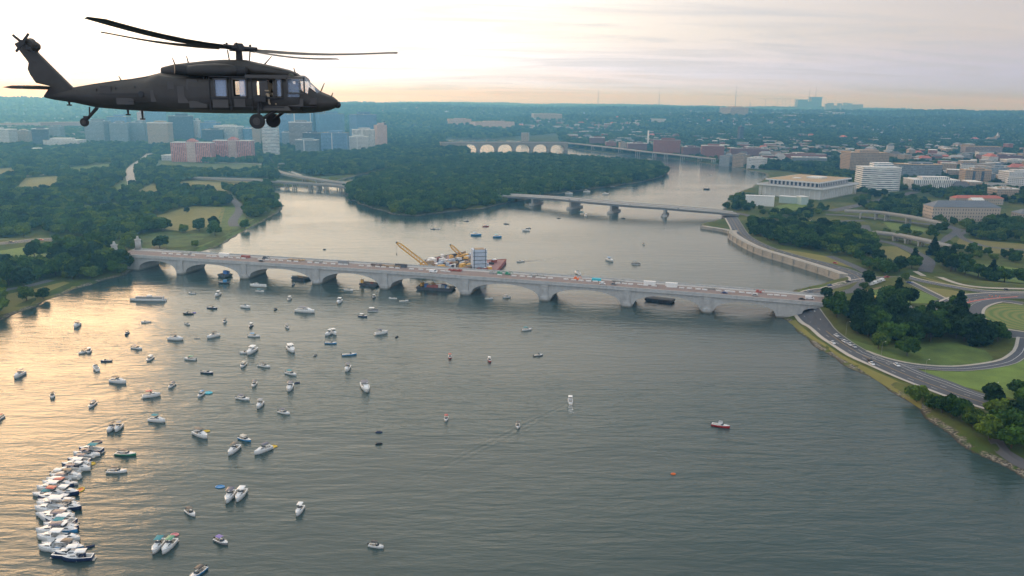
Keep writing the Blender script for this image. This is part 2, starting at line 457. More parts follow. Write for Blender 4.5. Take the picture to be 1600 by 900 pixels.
def road(px, width, name='road', m=None, kerb=True, side=1, line=None, lift=0.22, step=6.0, marks=True, z=None):
    pts = [gpt(x, y) if z is None else gp(x, y, z) for x, y in px]
    L = smooth_line(pts, step); ROADS.append((L, width / 2))
    ribbon(L, width / 2, -width / 2, lift, name, m or asph)
    if kerb:
        if side > 0: ribbon(L, width / 2 + 1.9, width / 2, lift + 0.12, 'pavement', pale); ribbon(L, -width / 2, -width / 2 - 0.5, lift + 0.12, 'kerb', conc)
        else: ribbon(L, -width / 2, -width / 2 - 2.2, lift + 0.12, 'pavement', pale); ribbon(L, width / 2 + 0.5, width / 2, lift + 0.12, 'kerb', conc)
    if marks:
        ribbon(L, 0.12, -0.12, lift + 0.02, 'lane_marking', line or ypaint)
        if width > 12:
            mb = MB()
            for s in (-1, 1):
                for k in range(0, len(L) - 2, 2):
                    a, b = L[k], L[k] + (L[k + 1] - L[k]) * 0.55; d = (b - a).normalized(); nr = Vector((-d.y, d.x))
                    q = [a + nr * (s * width / 4 + e) for e in (-.11, .11)] + [b + nr * (s * width / 4 + e) for e in (.11, -.11)]
                    mb.add([(v.x, v.y, hz1(v.x, v.y) + lift + 0.03) for v in q], [(3, 2, 1, 0)])
            tag(mb.build('lane_dashes', wpaint), kind='structure')
    return L
def patch(px, m, name='lawn', lift=0.10, step=9.0):
    """grass sheet that follows the land inside an outline"""
    P = np.array([tuple(gpt(x, y))[:2] for x, y in px])
    lo, hi = P.min(0), P.max(0); nx, ny = int((hi[0] - lo[0]) / step) + 2, int((hi[1] - lo[1]) / step) + 2
    gx, gy = np.meshgrid(np.linspace(lo[0], hi[0], nx), np.linspace(lo[1], hi[1], ny))
    bmh = bmesh.new()
    outline = []
    n = len(P)
    for i in range(n):
        a, b = P[i], P[(i + 1) % n]; k = max(1, int(np.hypot(*(b - a)) / step))
        for j in range(k): outline.append(a + (b - a) * j / k)
    f = bmh.faces.new([bmh.verts.new((p[0], p[1], 0)) for p in outline])
    for vals, ax in ((gx[0, 1:-1], 0), (gy[1:-1, 0], 1)):
        for v in vals:
            co_ = (v, 0, 0) if ax == 0 else (0, v, 0); no = (1, 0, 0) if ax == 0 else (0, 1, 0)
            bmesh.ops.bisect_plane(bmh, geom=bmh.verts[:] + bmh.edges[:] + bmh.faces[:], plane_co=co_, plane_no=no)
    bmh.verts.ensure_lookup_table()
    X = np.array([v.co.x for v in bmh.verts]); Y = np.array([v.co.y for v in bmh.verts]); Z = height(X, Y)
    for v, z in zip(bmh.verts, Z): v.co.z = z + lift
    for ff in bmh.faces:
        if ff.normal.z < 0: ff.normal_flip()
    me = bpy.data.meshes.new(name); bmh.to_mesh(me); bmh.free(); me.materials.append(m)
    o = bpy.data.objects.new(name, me); COL.objects.link(o); tag(o, kind='structure')
    return P
CLEAR = []          # places where no trees of the woods may stand
def glade(px, m=None, name='lawn', lift=0.10):
    CLEAR.append(patch(px, m or lawn, name, lift))

# right bank, south of the long bridge
PARKWAY = road([(1250, 481), (1267, 494), (1280, 508), (1299, 524), (1323, 541), (1355, 559), (1388, 574), (1425, 590), (1462, 604), (1500, 618), (1560, 637), (1640, 660)], 13.5, side=-1)
road([(1405, 568), (1440, 584), (1480, 598), (1523, 615), (1570, 628), (1640, 646)], 7, kerb=False, line=wpaint)
road([(1345, 550), (1375, 561), (1412, 570), (1450, 575), (1495, 577), (1540, 573), (1575, 566), (1592, 556), (1601, 543), (1604, 528)], 7, kerb=True, line=wpaint)
glade([(1300, 533), (1330, 543), (1400, 564), (1450, 571), (1500, 573), (1545, 568), (1552, 560), (1540, 548), (1490, 535), (1430, 538), (1360, 540), (1320, 527)])
glade([(1425, 578), (1500, 581), (1560, 574), (1610, 556), (1680, 600), (1660, 640), (1580, 622), (1500, 603)])
glade([(1470, 612), (1530, 626), (1600, 641), (1600, 638), (1530, 619), (1480, 607)], drylawn, lift=0.14)
glade([(1230, 503), (1243, 500), (1262, 518), (1297, 543), (1340, 568), (1390, 590), (1425, 608), (1440, 622), (1440, 640), (1400, 613), (1360, 588), (1310, 558), (1262, 526)], drylawn, lift=0.06)
road([(1620, 735), (1590, 720), (1568, 706), (1556, 690), (1562, 672), (1600, 664), (1640, 668)], 6, kerb=False, marks=False)
# plaza at the end of the bridge
road([(1291, 480), (1330, 478), (1380, 482), (1425, 487), (1470, 483), (1505, 469), (1550, 463), (1620, 463)], 17, lift=0.26)
road([(1460, 470), (1490, 479), (1475, 488)], 10, kerb=False, marks=False, lift=0.24)
road([(1418, 440), (1450, 456), (1478, 470), (1492, 478)], 5, kerb=True, marks=False)
road([(1290, 452), (1330, 441), (1385, 434), (1430, 437), (1480, 447), (1540, 456), (1620, 459)], 8, kerb=True, line=wpaint)
road([(1430, 424), (1480, 438), (1530, 449), (1620, 452)], 5, kerb=False, marks=False, m=pale)
road([(1600, 475), (1560, 470), (1530, 478), (1523, 492), (1536, 508), (1566, 520), (1620, 526)], 8, kerb=True, marks=False, lift=0.30)
ribbon(smooth_line([gpt(1478, 487), gpt(1505, 475), gpt(1540, 468), gpt(1590, 464)], 5), 0.9, -0.9, 0.31, 'red_lane', rpaint)
glade([(1350, 470), (1356, 452), (1400, 446), (1432, 452), (1465, 466), (1462, 474), (1420, 474)])
glade([(1338, 468), (1345, 455), (1385, 446), (1398, 447), (1360, 454), (1352, 470)], dirt, 'bare_ground', 0.14)
glade([(1440, 447), (1490, 454), (1530, 461), (1500, 467), (1486, 472), (1460, 460)], drylawn)
glade([(1430, 430), (1480, 443), (1540, 452), (1480, 447)], drylawn)
mown = bpy.data.materials.new('mown_striped_grass'); mown.use_nodes = True; t = NT(mown.node_tree); bs = mown.node_tree.nodes['Principled BSDF']
co = t.n('ShaderNodeTexCoord').outputs['Object']; wv_n = t.n('ShaderNodeTexWave', wave_type='RINGS', rings_direction='Z'); pc_ = gp(1640, 500, 11)
t.l(t.mapping(co, loc=(-pc_.x, -pc_.y, 0)), wv_n.inputs['Vector']); wv_n.inputs['Scale'].default_value = 0.055; wv_n.inputs['Distortion'].default_value = 2.0; wv_n.inputs['Detail'].default_value = 3
t.l(t.mix(t.math('MULTIPLY', wv_n.outputs['Fac'], t.noise(co, 0.05, 3, 0.6)), (0.09, 0.15, 0.025), (0.30, 0.24, 0.08)), bs.inputs['Base Color']); bs.inputs['Roughness'].default_value = 0.95
glade([(1536, 492), (1540, 480), (1565, 474), (1640, 478), (1640, 520), (1575, 514), (1548, 506)], mown)
# parkway north of the bridge, on the sea wall
PKN = road([(1232, 481), (1250, 466), (1278, 456), (1312, 447), (1344, 439), (1330, 427), (1290, 414), (1240, 402), (1195, 387), (1163, 370), (1150, 352), (1140, 338), (1120, 333)], 15)
glade([(1233, 463), (1250, 453), (1285, 445), (1330, 438), (1325, 443), (1290, 450), (1262, 458), (1240, 466)])
road([(1290, 462), (1330, 455), (1345, 446), (1360, 436), (1352, 425), (1320, 410), (1295, 400)], 9, kerb=False, marks=False)
# ramps and streets behind
for pts, w_ in (([(1290, 335), (1340, 338), (1400, 345), (1460, 352), (1510, 360), (1620, 368)], 12), ([(1330, 368), (1372, 362), (1420, 371), (1470, 378), (1480, 372), (1495, 360), (1480, 352)], 9),
               ([(1350, 352), (1360, 372), (1400, 382), (1430, 395), (1450, 408), (1445, 425)], 12), ([(1130, 330), (1165, 336), (1200, 345), (1250, 350), (1300, 346), (1350, 345)], 10),
               ([(1300, 330), (1345, 320), (1380, 312), (1430, 300)], 16), ([(1480, 412), (1540, 425), (1620, 436)], 8), ([(1530, 356), (1500, 368), (1540, 385), (1620, 392)], 7)):
    road(pts, w_, kerb=False, marks=False)
for pts, mm in (([(1380, 347), (1420, 350), (1450, 358), (1440, 366), (1390, 358)], lawn), ([(1360, 385), (1400, 385), (1430, 402), (1400, 408), (1362, 398)], drylawn), ([(1510, 410), (1640, 425), (1640, 445), (1560, 440), (1500, 425)], lawn),
                ([(1500, 372), (1560, 378), (1640, 385), (1640, 400), (1540, 395), (1490, 385)], drylawn), ([(1212, 322), (1250, 316), (1262, 322), (1235, 330), (1210, 331)], lawn),
                ([(1190, 390), (1240, 392), (1300, 402), (1340, 420), (1300, 412), (1240, 398)], drylawn)):
    glade(pts, mm)
# left bank
road([(-120, 386), (0, 381), (60, 375), (110, 376), (150, 382), (180, 392), (200, 402)], 13, kerb=True)
road([(370, 405), (366, 395)], 1.0, marks=False, kerb=False) if False else None
road([(-60, 470), (0, 455), (40, 448), (80, 438)], 8, kerb=False, marks=False)
road([(333, 296), (352, 305), (370, 318), (374, 330), (364, 345), (366, 354)], 11, kerb=False, marks=False)
road([(234, 240), (222, 250), (206, 262), (203, 275), (206, 288), (196, 292)], 15, m=pale, kerb=False, marks=False)
road([(180, 296), (150, 302)], 8, kerb=False, marks=False)
road([(270, 252), (330, 254), (420, 258), (470, 274)], 9, kerb=False, marks=False, m=pale)
road([(24, 276), (60, 274), (82, 271)], 6, m=pale, kerb=False, marks=False)
for pts, mm in (([(-60, 395), (0, 392), (55, 383), (105, 383), (98, 398), (60, 403), (0, 410), (-60, 418)], lawn), ([(20, 300), (40, 278), (90, 275), (96, 296), (58, 306)], drylawn),
                ([(246, 337), (300, 322), (352, 324), (345, 350), (290, 362), (240, 356)], drylawn), ([(338, 352), (348, 322), (384, 326), (384, 352), (352, 366)], lawn), ([(210, 372), (250, 362), (330, 366), (300, 384), (225, 392)], lawn),
                ([(245, 250), (330, 256), (415, 256), (410, 270), (330, 271), (240, 266)], lawn), ([(280, 284), (350, 278), (425, 279), (410, 295), (340, 299), (280, 300)], drylawn), ([(100, 262), (170, 256), (190, 266), (120, 276)], lawn), ([(120, 322), (180, 316), (190, 330), (130, 336)], lawn),
                ([(160, 300), (198, 282), (204, 296), (190, 308)], lawn), ([(208, 302), (240, 286), (256, 304), (225, 316)], drylawn),
                ([(235, 402), (300, 388), (345, 372), (368, 356), (395, 342), (405, 346), (370, 366), (340, 384), (300, 396), (262, 402)], lawn),
                ([(0, 492), (0, 462), (60, 450), (100, 440), (120, 448), (88, 462), (40, 480)], drylawn), ([(100, 380), (170, 378), (180, 385), (150, 384)], drylawn),
                ([(-20, 265), (20, 262), (28, 275), (0, 282)], drylawn), ([(200, 392), (240, 384), (260, 388), (220, 402)], dirt)):
    glade(pts, mm, 'lawn')

# sea wall on the right bank
stone = mat('pale_sea_wall_stone', (0.36, 0.335, 0.29), 0.9, var=0.4, scale=0.12)
wl = [gp(x, y, 0) for x, y in ((1097, 357), (1139, 364.5), (1143, 374), (1180, 395), (1232, 412), (1280, 427), (1314, 439))]
wl = smooth_line([(p.x, p.y) for p in wl], 8)
mb = MB()
for i in range(len(wl) - 1):
    a, b = wl[i], wl[i + 1]; d = (b - a).normalized(); nrm = Vector((d.y, -d.x))
    if nrm.dot(Vector((-1, -0.3))) < 0: nrm = -nrm
    zt = 6.4 if i > 6 else 3.2
    for q0, q1, z0, z1 in ((2.2, -1.6, -2, zt), (2.8, 2.2, -2, 1.2)):
        v = [a + nrm * q0, b + nrm * q0, b + nrm * q1, a + nrm * q1]
        mb.prism([(p.x, p.y) for p in v], z0, z1)
    if i % 2 == 0: mb.box((a.x + nrm.x * 2.5, a.y + nrm.y * 2.5, zt / 2), (0.9, 0.9, zt), math.atan2(d.y, d.x))
tag(mb.build('river_wall', stone), 'long curved pale stone wall along the river below the white arts building', 'river wall')
mb = MB()
for i in range(0, len(wl) - 1):
    a, b = wl[i], wl[i + 1]; d = (b - a).normalized(); nrm = Vector((d.y, -d.x))
    if nrm.dot(Vector((-1, -0.3))) < 0: nrm = -nrm
    v = [a - nrm * 1.7, b - nrm * 1.7, b - nrm * 6.5, a - nrm * 6.5]
    mb.prism([(p.x, p.y) for p in v], 0, 6.15 if i > 6 else 3.05)
tag(mb.build('promenade', pale), kind='structure')

# ================================================================== the long arched bridge
def stone_mat(name, c1, c2):
    m = bpy.data.materials.new(name); m.use_nodes = True; t = NT(m.node_tree); bs = m.node_tree.nodes['Principled BSDF']
    co = t.n('ShaderNodeTexCoord').outputs['Object']
    g = t.n('ShaderNodeNewGeometry').outputs['Normal']
    br = t.n('ShaderNodeTexBrick'); sc = t.n('ShaderNodeSeparateXYZ'); t.l(co, sc.inputs[0]); cb = t.n('ShaderNodeCombineXYZ')
    t.l(t.math('ADD', sc.outputs[0], sc.outputs[1]), cb.inputs[0]); t.l(sc.outputs[2], cb.inputs[1]); t.l(cb.outputs[0], br.inputs['Vector'])
    br.inputs['Color1'].default_value = (*c1, 1); br.inputs['Color2'].default_value = (*c2, 1); br.inputs['Mortar'].default_value = tuple(x * 0.7 for x in c1) + (1,)
    br.inputs['Scale'].default_value = 1.0; br.inputs['Mortar Size'].default_value = 0.03; br.inputs['Brick Width'].default_value = 1.6; br.inputs['Row Height'].default_value = 0.7
    st = t.noise(t.mapping(co, scale=(0.5, 0.5, 0.12)), 0.9, 4, 0.65)
    c = t.mix(t.math('MULTIPLY', t.sstep(st, 0.45, 0.75), 0.45), br.outputs['Color'], tuple(x * 0.5 for x in c2))
    lo = t.math('MULTIPLY', t.sstep(sc.outputs[2], 1.6, 0.6), 0.8)
    c = t.mix(lo, c, (0.10, 0.09, 0.06))
    t.l(c, bs.inputs['Base Color']); bs.inputs['Roughness'].default_value = 0.85
    return m
granite = stone_mat('pale_granite_blocks', (0.50, 0.50, 0.49), (0.42, 0.42, 0.42))
bdeck = mat('bridge_paving_reddish', (0.25, 0.19, 0.17), 0.9, var=0.3, scale=0.12)
bwalk = mat('bridge_walk_concrete', (0.44, 0.42, 0.40), 0.9, var=0.2, scale=0.2)

PIER_PX = [(283, 428), (382, 434), (495, 442), (601, 451), (727, 460), (851, 469), (979, 479), (1104, 488.5), (1219, 496)]
B1, B2 = gp(286, 428), gp(1219, 496.5)
BD = (B2 - B1); BL = BD.length; BD.normalize(); BANG = math.atan2(BD.y, BD.x)
def along(px):
    """distance along the bridge face of the photo column px"""
    lo, hi = -250.0, BL + 150.0
    for _ in range(50):
        m_ = (lo + hi) / 2; p = B1 + BD * m_; v = p - Vector((0, 0, H)); x = 800 + F * v.dot(RT) / v.dot(FWD)
        if x < px: lo = m_
        else: hi = m_
    return lo
PS = [along(p[0]) for p in PIER_PX]
S0 = PS[0] - 52                        # west abutment
ENDW, ENDE = along(196), along(1296)
S0 = max(S0, along(214))
WID = 27.0
bridge = empty('arched_stone_bridge', (B1.x, B1.y, 0), BANG, 'long pale granite bridge of nine low arches crossing the river', 'bridge')
def dz(s):
    u = (s - PS[4]) / 260.0
    return 14.3 - 1.9 * u * u if s > PS[4] else 14.3 - 0.9 * u * u
SP = [S0] + PS
CUT = 2.4
def arch_z(u, crown):       # u -1..1
    return 1.0 + (crown - 1.0) * math.sqrt(max(0, 1 - u * u)) ** 0.95
half = 4.3
for k in range(9):
    a, b = SP[k] + (half if k else 2), SP[k + 1] - (half if k < 8 else 3)
    mb = MB(); n = 26; crown = dz((a + b) / 2) - 3.4
    xs = [a - (half if k else 0) + 0.0] if False else []
    lo_ = [(a + (b - a) * i / n, arch_z(-1 + 2 * i / n, crown)) for i in range(n + 1)]
    x0, x1 = SP[k], SP[k + 1]
    # faces of the spandrels, one strip each side, and the vault
    top = [(p[0], dz(p[0]) - 1.3) for p in lo_]
    for y, flip in ((0.0, False), (WID, True)):
        vs = [(p[0], y, p[1]) for p in lo_] + [(p[0], y, p[1]) for p in top]
        fs = [(i, i + 1, n + 2 + i, n + 1 + i) for i in range(n)]
        mb.add(vs, [f[::-1] for f in fs] if flip else fs)
        # projecting ring of the arch
        ring_o = [(a + (b - a) * i / n, arch_z(-1 + 2 * i / n, crown) + 0.9 + 0.4 * abs(-1 + 2 * i / n)) for i in range(n + 1)]
        yy = y + (-0.22 if y == 0 else 0.22)
        vs = [(p[0], yy, p[1]) for p in lo_] + [(p[0], yy, p[1]) for p in ring_o] + [(p[0], y, p[1]) for p in ring_o]
        fs = [(i, i + 1, n + 2 + i, n + 1 + i) for i in range(n)] + [(n + 1 + i, n + 2 + i, 2 * n + 3 + i, 2 * n + 2 + i) for i in range(n)]
        mb.add(vs, fs)
    vs = [(p[0], -0.22, p[1]) for p in lo_] + [(p[0], WID + 0.22, p[1]) for p in lo_]
    mb.add(vs, [(i, n + 1 + i, n + 2 + i, i + 1) for i in range(n)])
    mb.build('arch', granite, bridge)
for k in range(1, 9):
    s = PS[k - 1]; mb = MB(); zt = dz(s) - 1.3
    mb.box((s, WID / 2, zt / 2 - 1), (2 * half + 0.02, WID - 0.02, zt + 2))
    prof = [(s - half + 0.3, 0)] + [(s - half * 0.96 * math.cos(math.pi * i / 10), -CUT * 1.25 * math.sin(math.pi * i / 10)) for i in range(1, 10)] + [(s + half - 0.3, 0)]
    mb.prism([(p[0], p[1]) for p in prof], -2, 2.7)
    mb.prism([(p[0], WID - p[1]) for p in prof], -2, 2.7)
    sm_ = [((p[0] - s) * 0.86 + s, p[1] * 0.86) for p in prof]
    mb.prism(sm_, 2.7, 3.2)
    # raised pilaster with a round relief above each pier
    for y, sg in ((0, -1), (WID, 1)):
        mb.box((s, y + sg * 0.45, (zt + 3.2) / 2), (5.4, 0.9, zt - 3.2))
        mb.box((s, y + sg * 1.0, zt - 1.6), (6.0, 0.3, 0.5))
        mb.tube((s, y + sg * 0.9, 7.8), (s, y + sg * 1.25, 7.8), 1.7, n=14)
        for q in (-1, 1): mb.box((s + q * 2.2, y + sg * 1.0, 7.0), (0.5, 0.3, 5.0))
    mb.build('pier', granite, bridge)
mb = MB()                              # abutments
for x0, x1 in ((ENDW - 12, SP[0] + 2), (SP[9] - 3, SP[9] + 7)):
    MB().box(((x0 + x1) / 2, WID / 2, dz((x0 + x1) / 2) / 2 - 1.7), (x1 - x0, WID, dz((x0 + x1) / 2) + 0.6)).build('abutment', granite, bridge)
# small arch over the parkway at the east end
r0, r1 = along(1251), along(1289)
mb = MB(); n = 16; cr = 8.6
lo_ = [(r0 + (r1 - r0) * i / n, 2.6 + (cr - 2.6) * math.sqrt(max(0, 1 - (-1 + 2 * i / n) ** 2)) ** 0.7) for i in range(n + 1)]
for y, flip in ((-0.3, False), (WID + 0.3, True)):
    vs = [(p[0], y, p[1]) for p in lo_] + [(p[0], y, dz(p[0]) - 1.3) for p in lo_]
    fs = [(i, i + 1, n + 2 + i, n + 1 + i) for i in range(n)]; mb.add(vs, [f[::-1] for f in fs] if flip else fs)
vs = [(p[0], -0.3, p[1]) for p in lo_] + [(p[0], WID + 0.3, p[1]) for p in lo_]
mb.add(vs, [(i, n + 1 + i, n + 2 + i, i + 1) for i in range(n)])
for x0, x1 in ((SP[9] + 7, r0), (r1, ENDE + 4)):
    mb.box(((x0 + x1) / 2, WID / 2, dz(x0) / 2 - 1.2), (x1 - x0, WID + 0.6, dz(x0) - 0.2))
mb.build('road_arch', granite, bridge)
def strip(name, y0, y1, z0, z1, m, n=40, x0=None, x1=None):
    mb = MB(); x0 = ENDW - 12 if x0 is None else x0; x1 = ENDE + 4 if x1 is None else x1; rings = []
    for i in range(n + 1):
        x = x0 + (x1 - x0) * i / n; z = dz(x)
        rings.append([(x, y0, z + z0), (x, y1, z + z0), (x, y1, z + z1), (x, y0, z + z1)])
    mb.loft(rings); return mb.build(name, m, bridge)
strip('roadway', 4.5, WID - 4.5, -1.3, 0.0, bdeck)
strip('footway', -0.5, 4.5, -1.3, 0.18, bwalk)
strip('footway', WID - 4.5, WID + 0.5, -1.3, 0.18, bwalk)
for y in (-0.9, WID + 0.5):
    strip('parapet', y, y + 0.4, -0.75, 1.25, granite)
    strip('cornice', y - 0.35 if y < 0 else y + 0.0, y + 0.4 if y < 0 else y + 0.75, -1.25, -0.75, granite)
BRG = lambda s, y, z=0.0: Matrix.Translation((B1.x, B1.y, 0)) @ Matrix.Rotation(BANG, 4, 'Z') @ Vector((s, y, dz(s) + z))

# eagle pylons at the west end
for i, y in enumerate((-1.5, WID + 1.5)):
    s = along(184); p = BRG(s, y)
    py_ = empty('stone_pylon', p, BANG, ('nearer round stone pylon at the left end of the arched bridge', 'farther round stone pylon at the left end of the arched bridge')[i], 'pylon', 'pylons at the left end of the arched bridge')
    MB().tube((0, 0, -10), (0, 0, 1.0), 3.4, n=14).build('plinth', granite, py_)
    MB().tube((0, 0, 1.0), (0, 0, 8.8), 2.7, 2.5, n=20).tube((0, 0, 8.8), (0, 0, 9.4), 3.0, n=20).build('shaft', granite, py_, True)
    MB().tube((0, 0, 9.4), (0, 0, 10.6), 1.6, 1.2, n=12).ell((0, 0, 11.4), (1.3, 0.8, 1.3)).build('eagle_carving', granite, py_)

# ================================================================== low girder bridge behind (two arms, either side of the island)
steel = mat('grey_steel_girder', (0.24, 0.25, 0.27), 0.6, var=0.1)
rsdeck = mat('light_worn_concrete_deck', (0.42, 0.40, 0.38), 0.9, var=0.15, scale=0.1)
def beam_bridge(pts, zs, width, pier_px, name, label, pier_kind='wall', pw=9.0, cat='bridge', girder=2.4, deckm=None):
    P = [gp(x, y, z) for (x, y), z in zip(pts, zs)]
    root = empty(name, (P[0].x, P[0].y, 0), 0, label, cat); o = Vector((P[0].x, P[0].y, 0))
    L = smooth_line([(p.x, p.y) for p in P], 15); n = len(L)
    tot = [0]
    for i in range(1, n): tot.append(tot[-1] + (L[i] - L[i - 1]).length)
    PT = [0]
    for i in range(1, len(P)): PT.append(PT[-1] + (Vector((P[i].x, P[i].y)) - Vector((P[i - 1].x, P[i - 1].y))).length)
    zz = np.interp(np.array(tot) / tot[-1], np.array(PT) / PT[-1], zs)
    def sweep(w0, w1, z0, z1):
        rings = []
        for i in range(n):
            d = (L[min(i + 1, n - 1)] - L[max(i - 1, 0)]).normalized(); nr = Vector((-d.y, d.x))
            a, b = L[i] + nr * w0, L[i] + nr * w1
            rings.append([(a.x - o.x, a.y - o.y, zz[i] + z0), (b.x - o.x, b.y - o.y, zz[i] + z0), (b.x - o.x, b.y - o.y, zz[i] + z1), (a.x - o.x, a.y - o.y, zz[i] + z1)])
        return MB().loft(rings)
    sweep(width / 2, -width / 2, -0.5, 0).build('deck', deckm or rsdeck, root)
    for q in (-1, 1):
        sweep(q * width * 0.42 - 0.5, q * width * 0.42 + 0.5, -0.5 - girder, -0.5).build('girder', steel, root)
        sweep(q * width / 2 - 0.2, q * width / 2 + 0.2, 0.0, 0.95).build('parapet', conc, root)
    sweep(-0.4, 0.4, 0.0, 0.9).build('median_barrier', conc, root)
    for px, py in pier_px:
        q = gp(px, py, 0); j = min(range(n), key=lambda i: (L[i] - Vector((q.x, q.y))).length)
        d = (L[min(j + 1, n - 1)] - L[max(j - 1, 0)]).normalized(); ang = math.atan2(d.y, d.x); c = L[j] - Vector((o.x, o.y))
        mb = MB(); zt = zz[j] - 0.5 - girder
        if pier_kind == 'wall':
            mb.box((c.x, c.y, zt / 2 - 1), (3.0, width * 0.86, zt + 2), ang)
            mb.box((c.x, c.y, 0.6), (pw, width * 1.1, 3.2), ang, taper=0.85)
            for sg in (-1, 1):
                e = c + Vector((-d.y, d.x)) * (sg * width * 0.55); mb.tube((e.x, e.y, -2), (e.x, e.y, 2.6), pw * 0.42, pw * 0.3, n=12)
        else:
            for sg in (-1, 0, 1):
                e = c + Vector((-d.y, d.x)) * (sg * width * 0.36); mb.tube((e.x, e.y, -2), (e.x, e.y, zt), 1.0, n=8)
            mb.box((c.x, c.y, zt - 0.7), (2.2, width * 0.9, 1.4), ang)
        mb.build('pier', conc, root)
    return root
beam_bridge([(780, 304.5), (800, 305), (870, 309), (960, 317), (1040, 323), (1112, 329), (1150, 333)], [11, 11, 12.5, 13, 12, 9, 6], 30,
            [(834, 319), (899, 325), (967, 331), (1036, 336.5)], 'girder_bridge', 'long low grey girder bridge between the wooded island and the right bank')
beam_bridge([(300, 277), (350, 279), (400, 281), (460, 285), (520, 289), (556, 293), (575, 297)], [8, 9, 10, 10, 10, 10, 9], 13,
            [(426, 297), (444, 297), (462, 298), (484, 298), (506, 299), (528, 300), (545, 302)], 'girder_bridge', 'nearer of the two grey road bridges left of the island, on rows of columns', 'cols')
beam_bridge([(480, 252), (450, 255), (424, 258), (424, 264), (450, 272), (490, 279), (530, 285), (556, 288), (572, 292)], [9, 10, 11, 11, 11, 10.5, 10, 10, 9], 13,
            [(470, 286), (500, 290), (530, 294), (553, 297)], 'curved_flyover', 'pale curving flyover left of the wooded island, sweeping down to the girder bridge', 'cols', cat='flyover')
beam_bridge([(1320, 329), (1370, 331), (1420, 338), (1470, 348)], [12, 13, 13, 11], 12, [(1345, 345), (1372, 346), (1400, 348), (1430, 354)], 'road_ramp', 'pale elevated road ramp behind the park, its upper one', 'cols', cat='ramp', girder=1.4)
beam_bridge([(1364, 362), (1400, 366), (1440, 374), (1482, 384)], [10, 11, 11, 9], 11, [(1375, 380), (1400, 384), (1425, 388), (1450, 392)], 'road_ramp', 'pale elevated road ramp behind the park, its lower one', 'cols', cat='ramp', girder=1.4)
beam_bridge([(872, 222), (905, 225), (960, 231), (1010, 237), (1060, 242), (1115, 248)], [17, 17, 16, 15, 14, 12], 18,
            [(890, 236), (915, 238), (940, 241), (965, 244), (990, 247), (1015, 249), (1040, 252), (1065, 254), (1090, 256)], 'elevated_road', 'long pale elevated road in front of the red brick waterfront', 'cols', cat='elevated road', girder=1.6)

# ================================================================== far arched bridge
fb0, fb1 = gp(690, 222, 26), gp(884, 223, 24)
fd = (fb1 - fb0); fl = math.hypot(fd.x, fd.y); fang = math.atan2(fd.y, fd.x)
kb = empty('far_arched_bridge', (fb0.x, fb0.y, 0), fang, 'distant concrete bridge of tall round arches upstream beyond the island', 'bridge')
pconc = mat('weathered_pale_concrete', (0.24, 0.21, 0.18), 0.9, var=0.15, scale=0.05)
ns = 7; seg = fl / ns
for k in range(ns):
    mb = MB(); n = 14; a, b = k * seg + 4, (k + 1) * seg - 4
    lo_ = [(a + (b - a) * i / n, 3 + 16 * math.sqrt(max(0, 1 - (-1 + 2 * i / n) ** 2))) for i in range(n + 1)]
    for y in (-9.0, 9.0):
        vs = [(p[0], y, p[1]) for p in lo_] + [(p[0], y, 24) for p in lo_]; mb.add(vs, [(i, i + 1, n + 2 + i, n + 1 + i) for i in range(n)])
    vs = [(p[0], -9, p[1]) for p in lo_] + [(p[0], 9, p[1]) for p in lo_]; mb.add(vs, [(i, n + 1 + i, n + 2 + i, i + 1) for i in range(n)])
    mb.build('arch', pconc, kb)
for k in range(ns + 1): MB().box((k * seg, 0, 11.5), (8, 19, 25)).build('pier', pconc, kb)
MB().box((fl / 2, 0, 25), (fl + 10, 20, 2)).build('deck', rsdeck, kb)
for y in (-10, 10): MB().box((fl / 2, y, 26.5), (fl + 10, 0.6, 1.0)).build('parapet', pconc, kb)

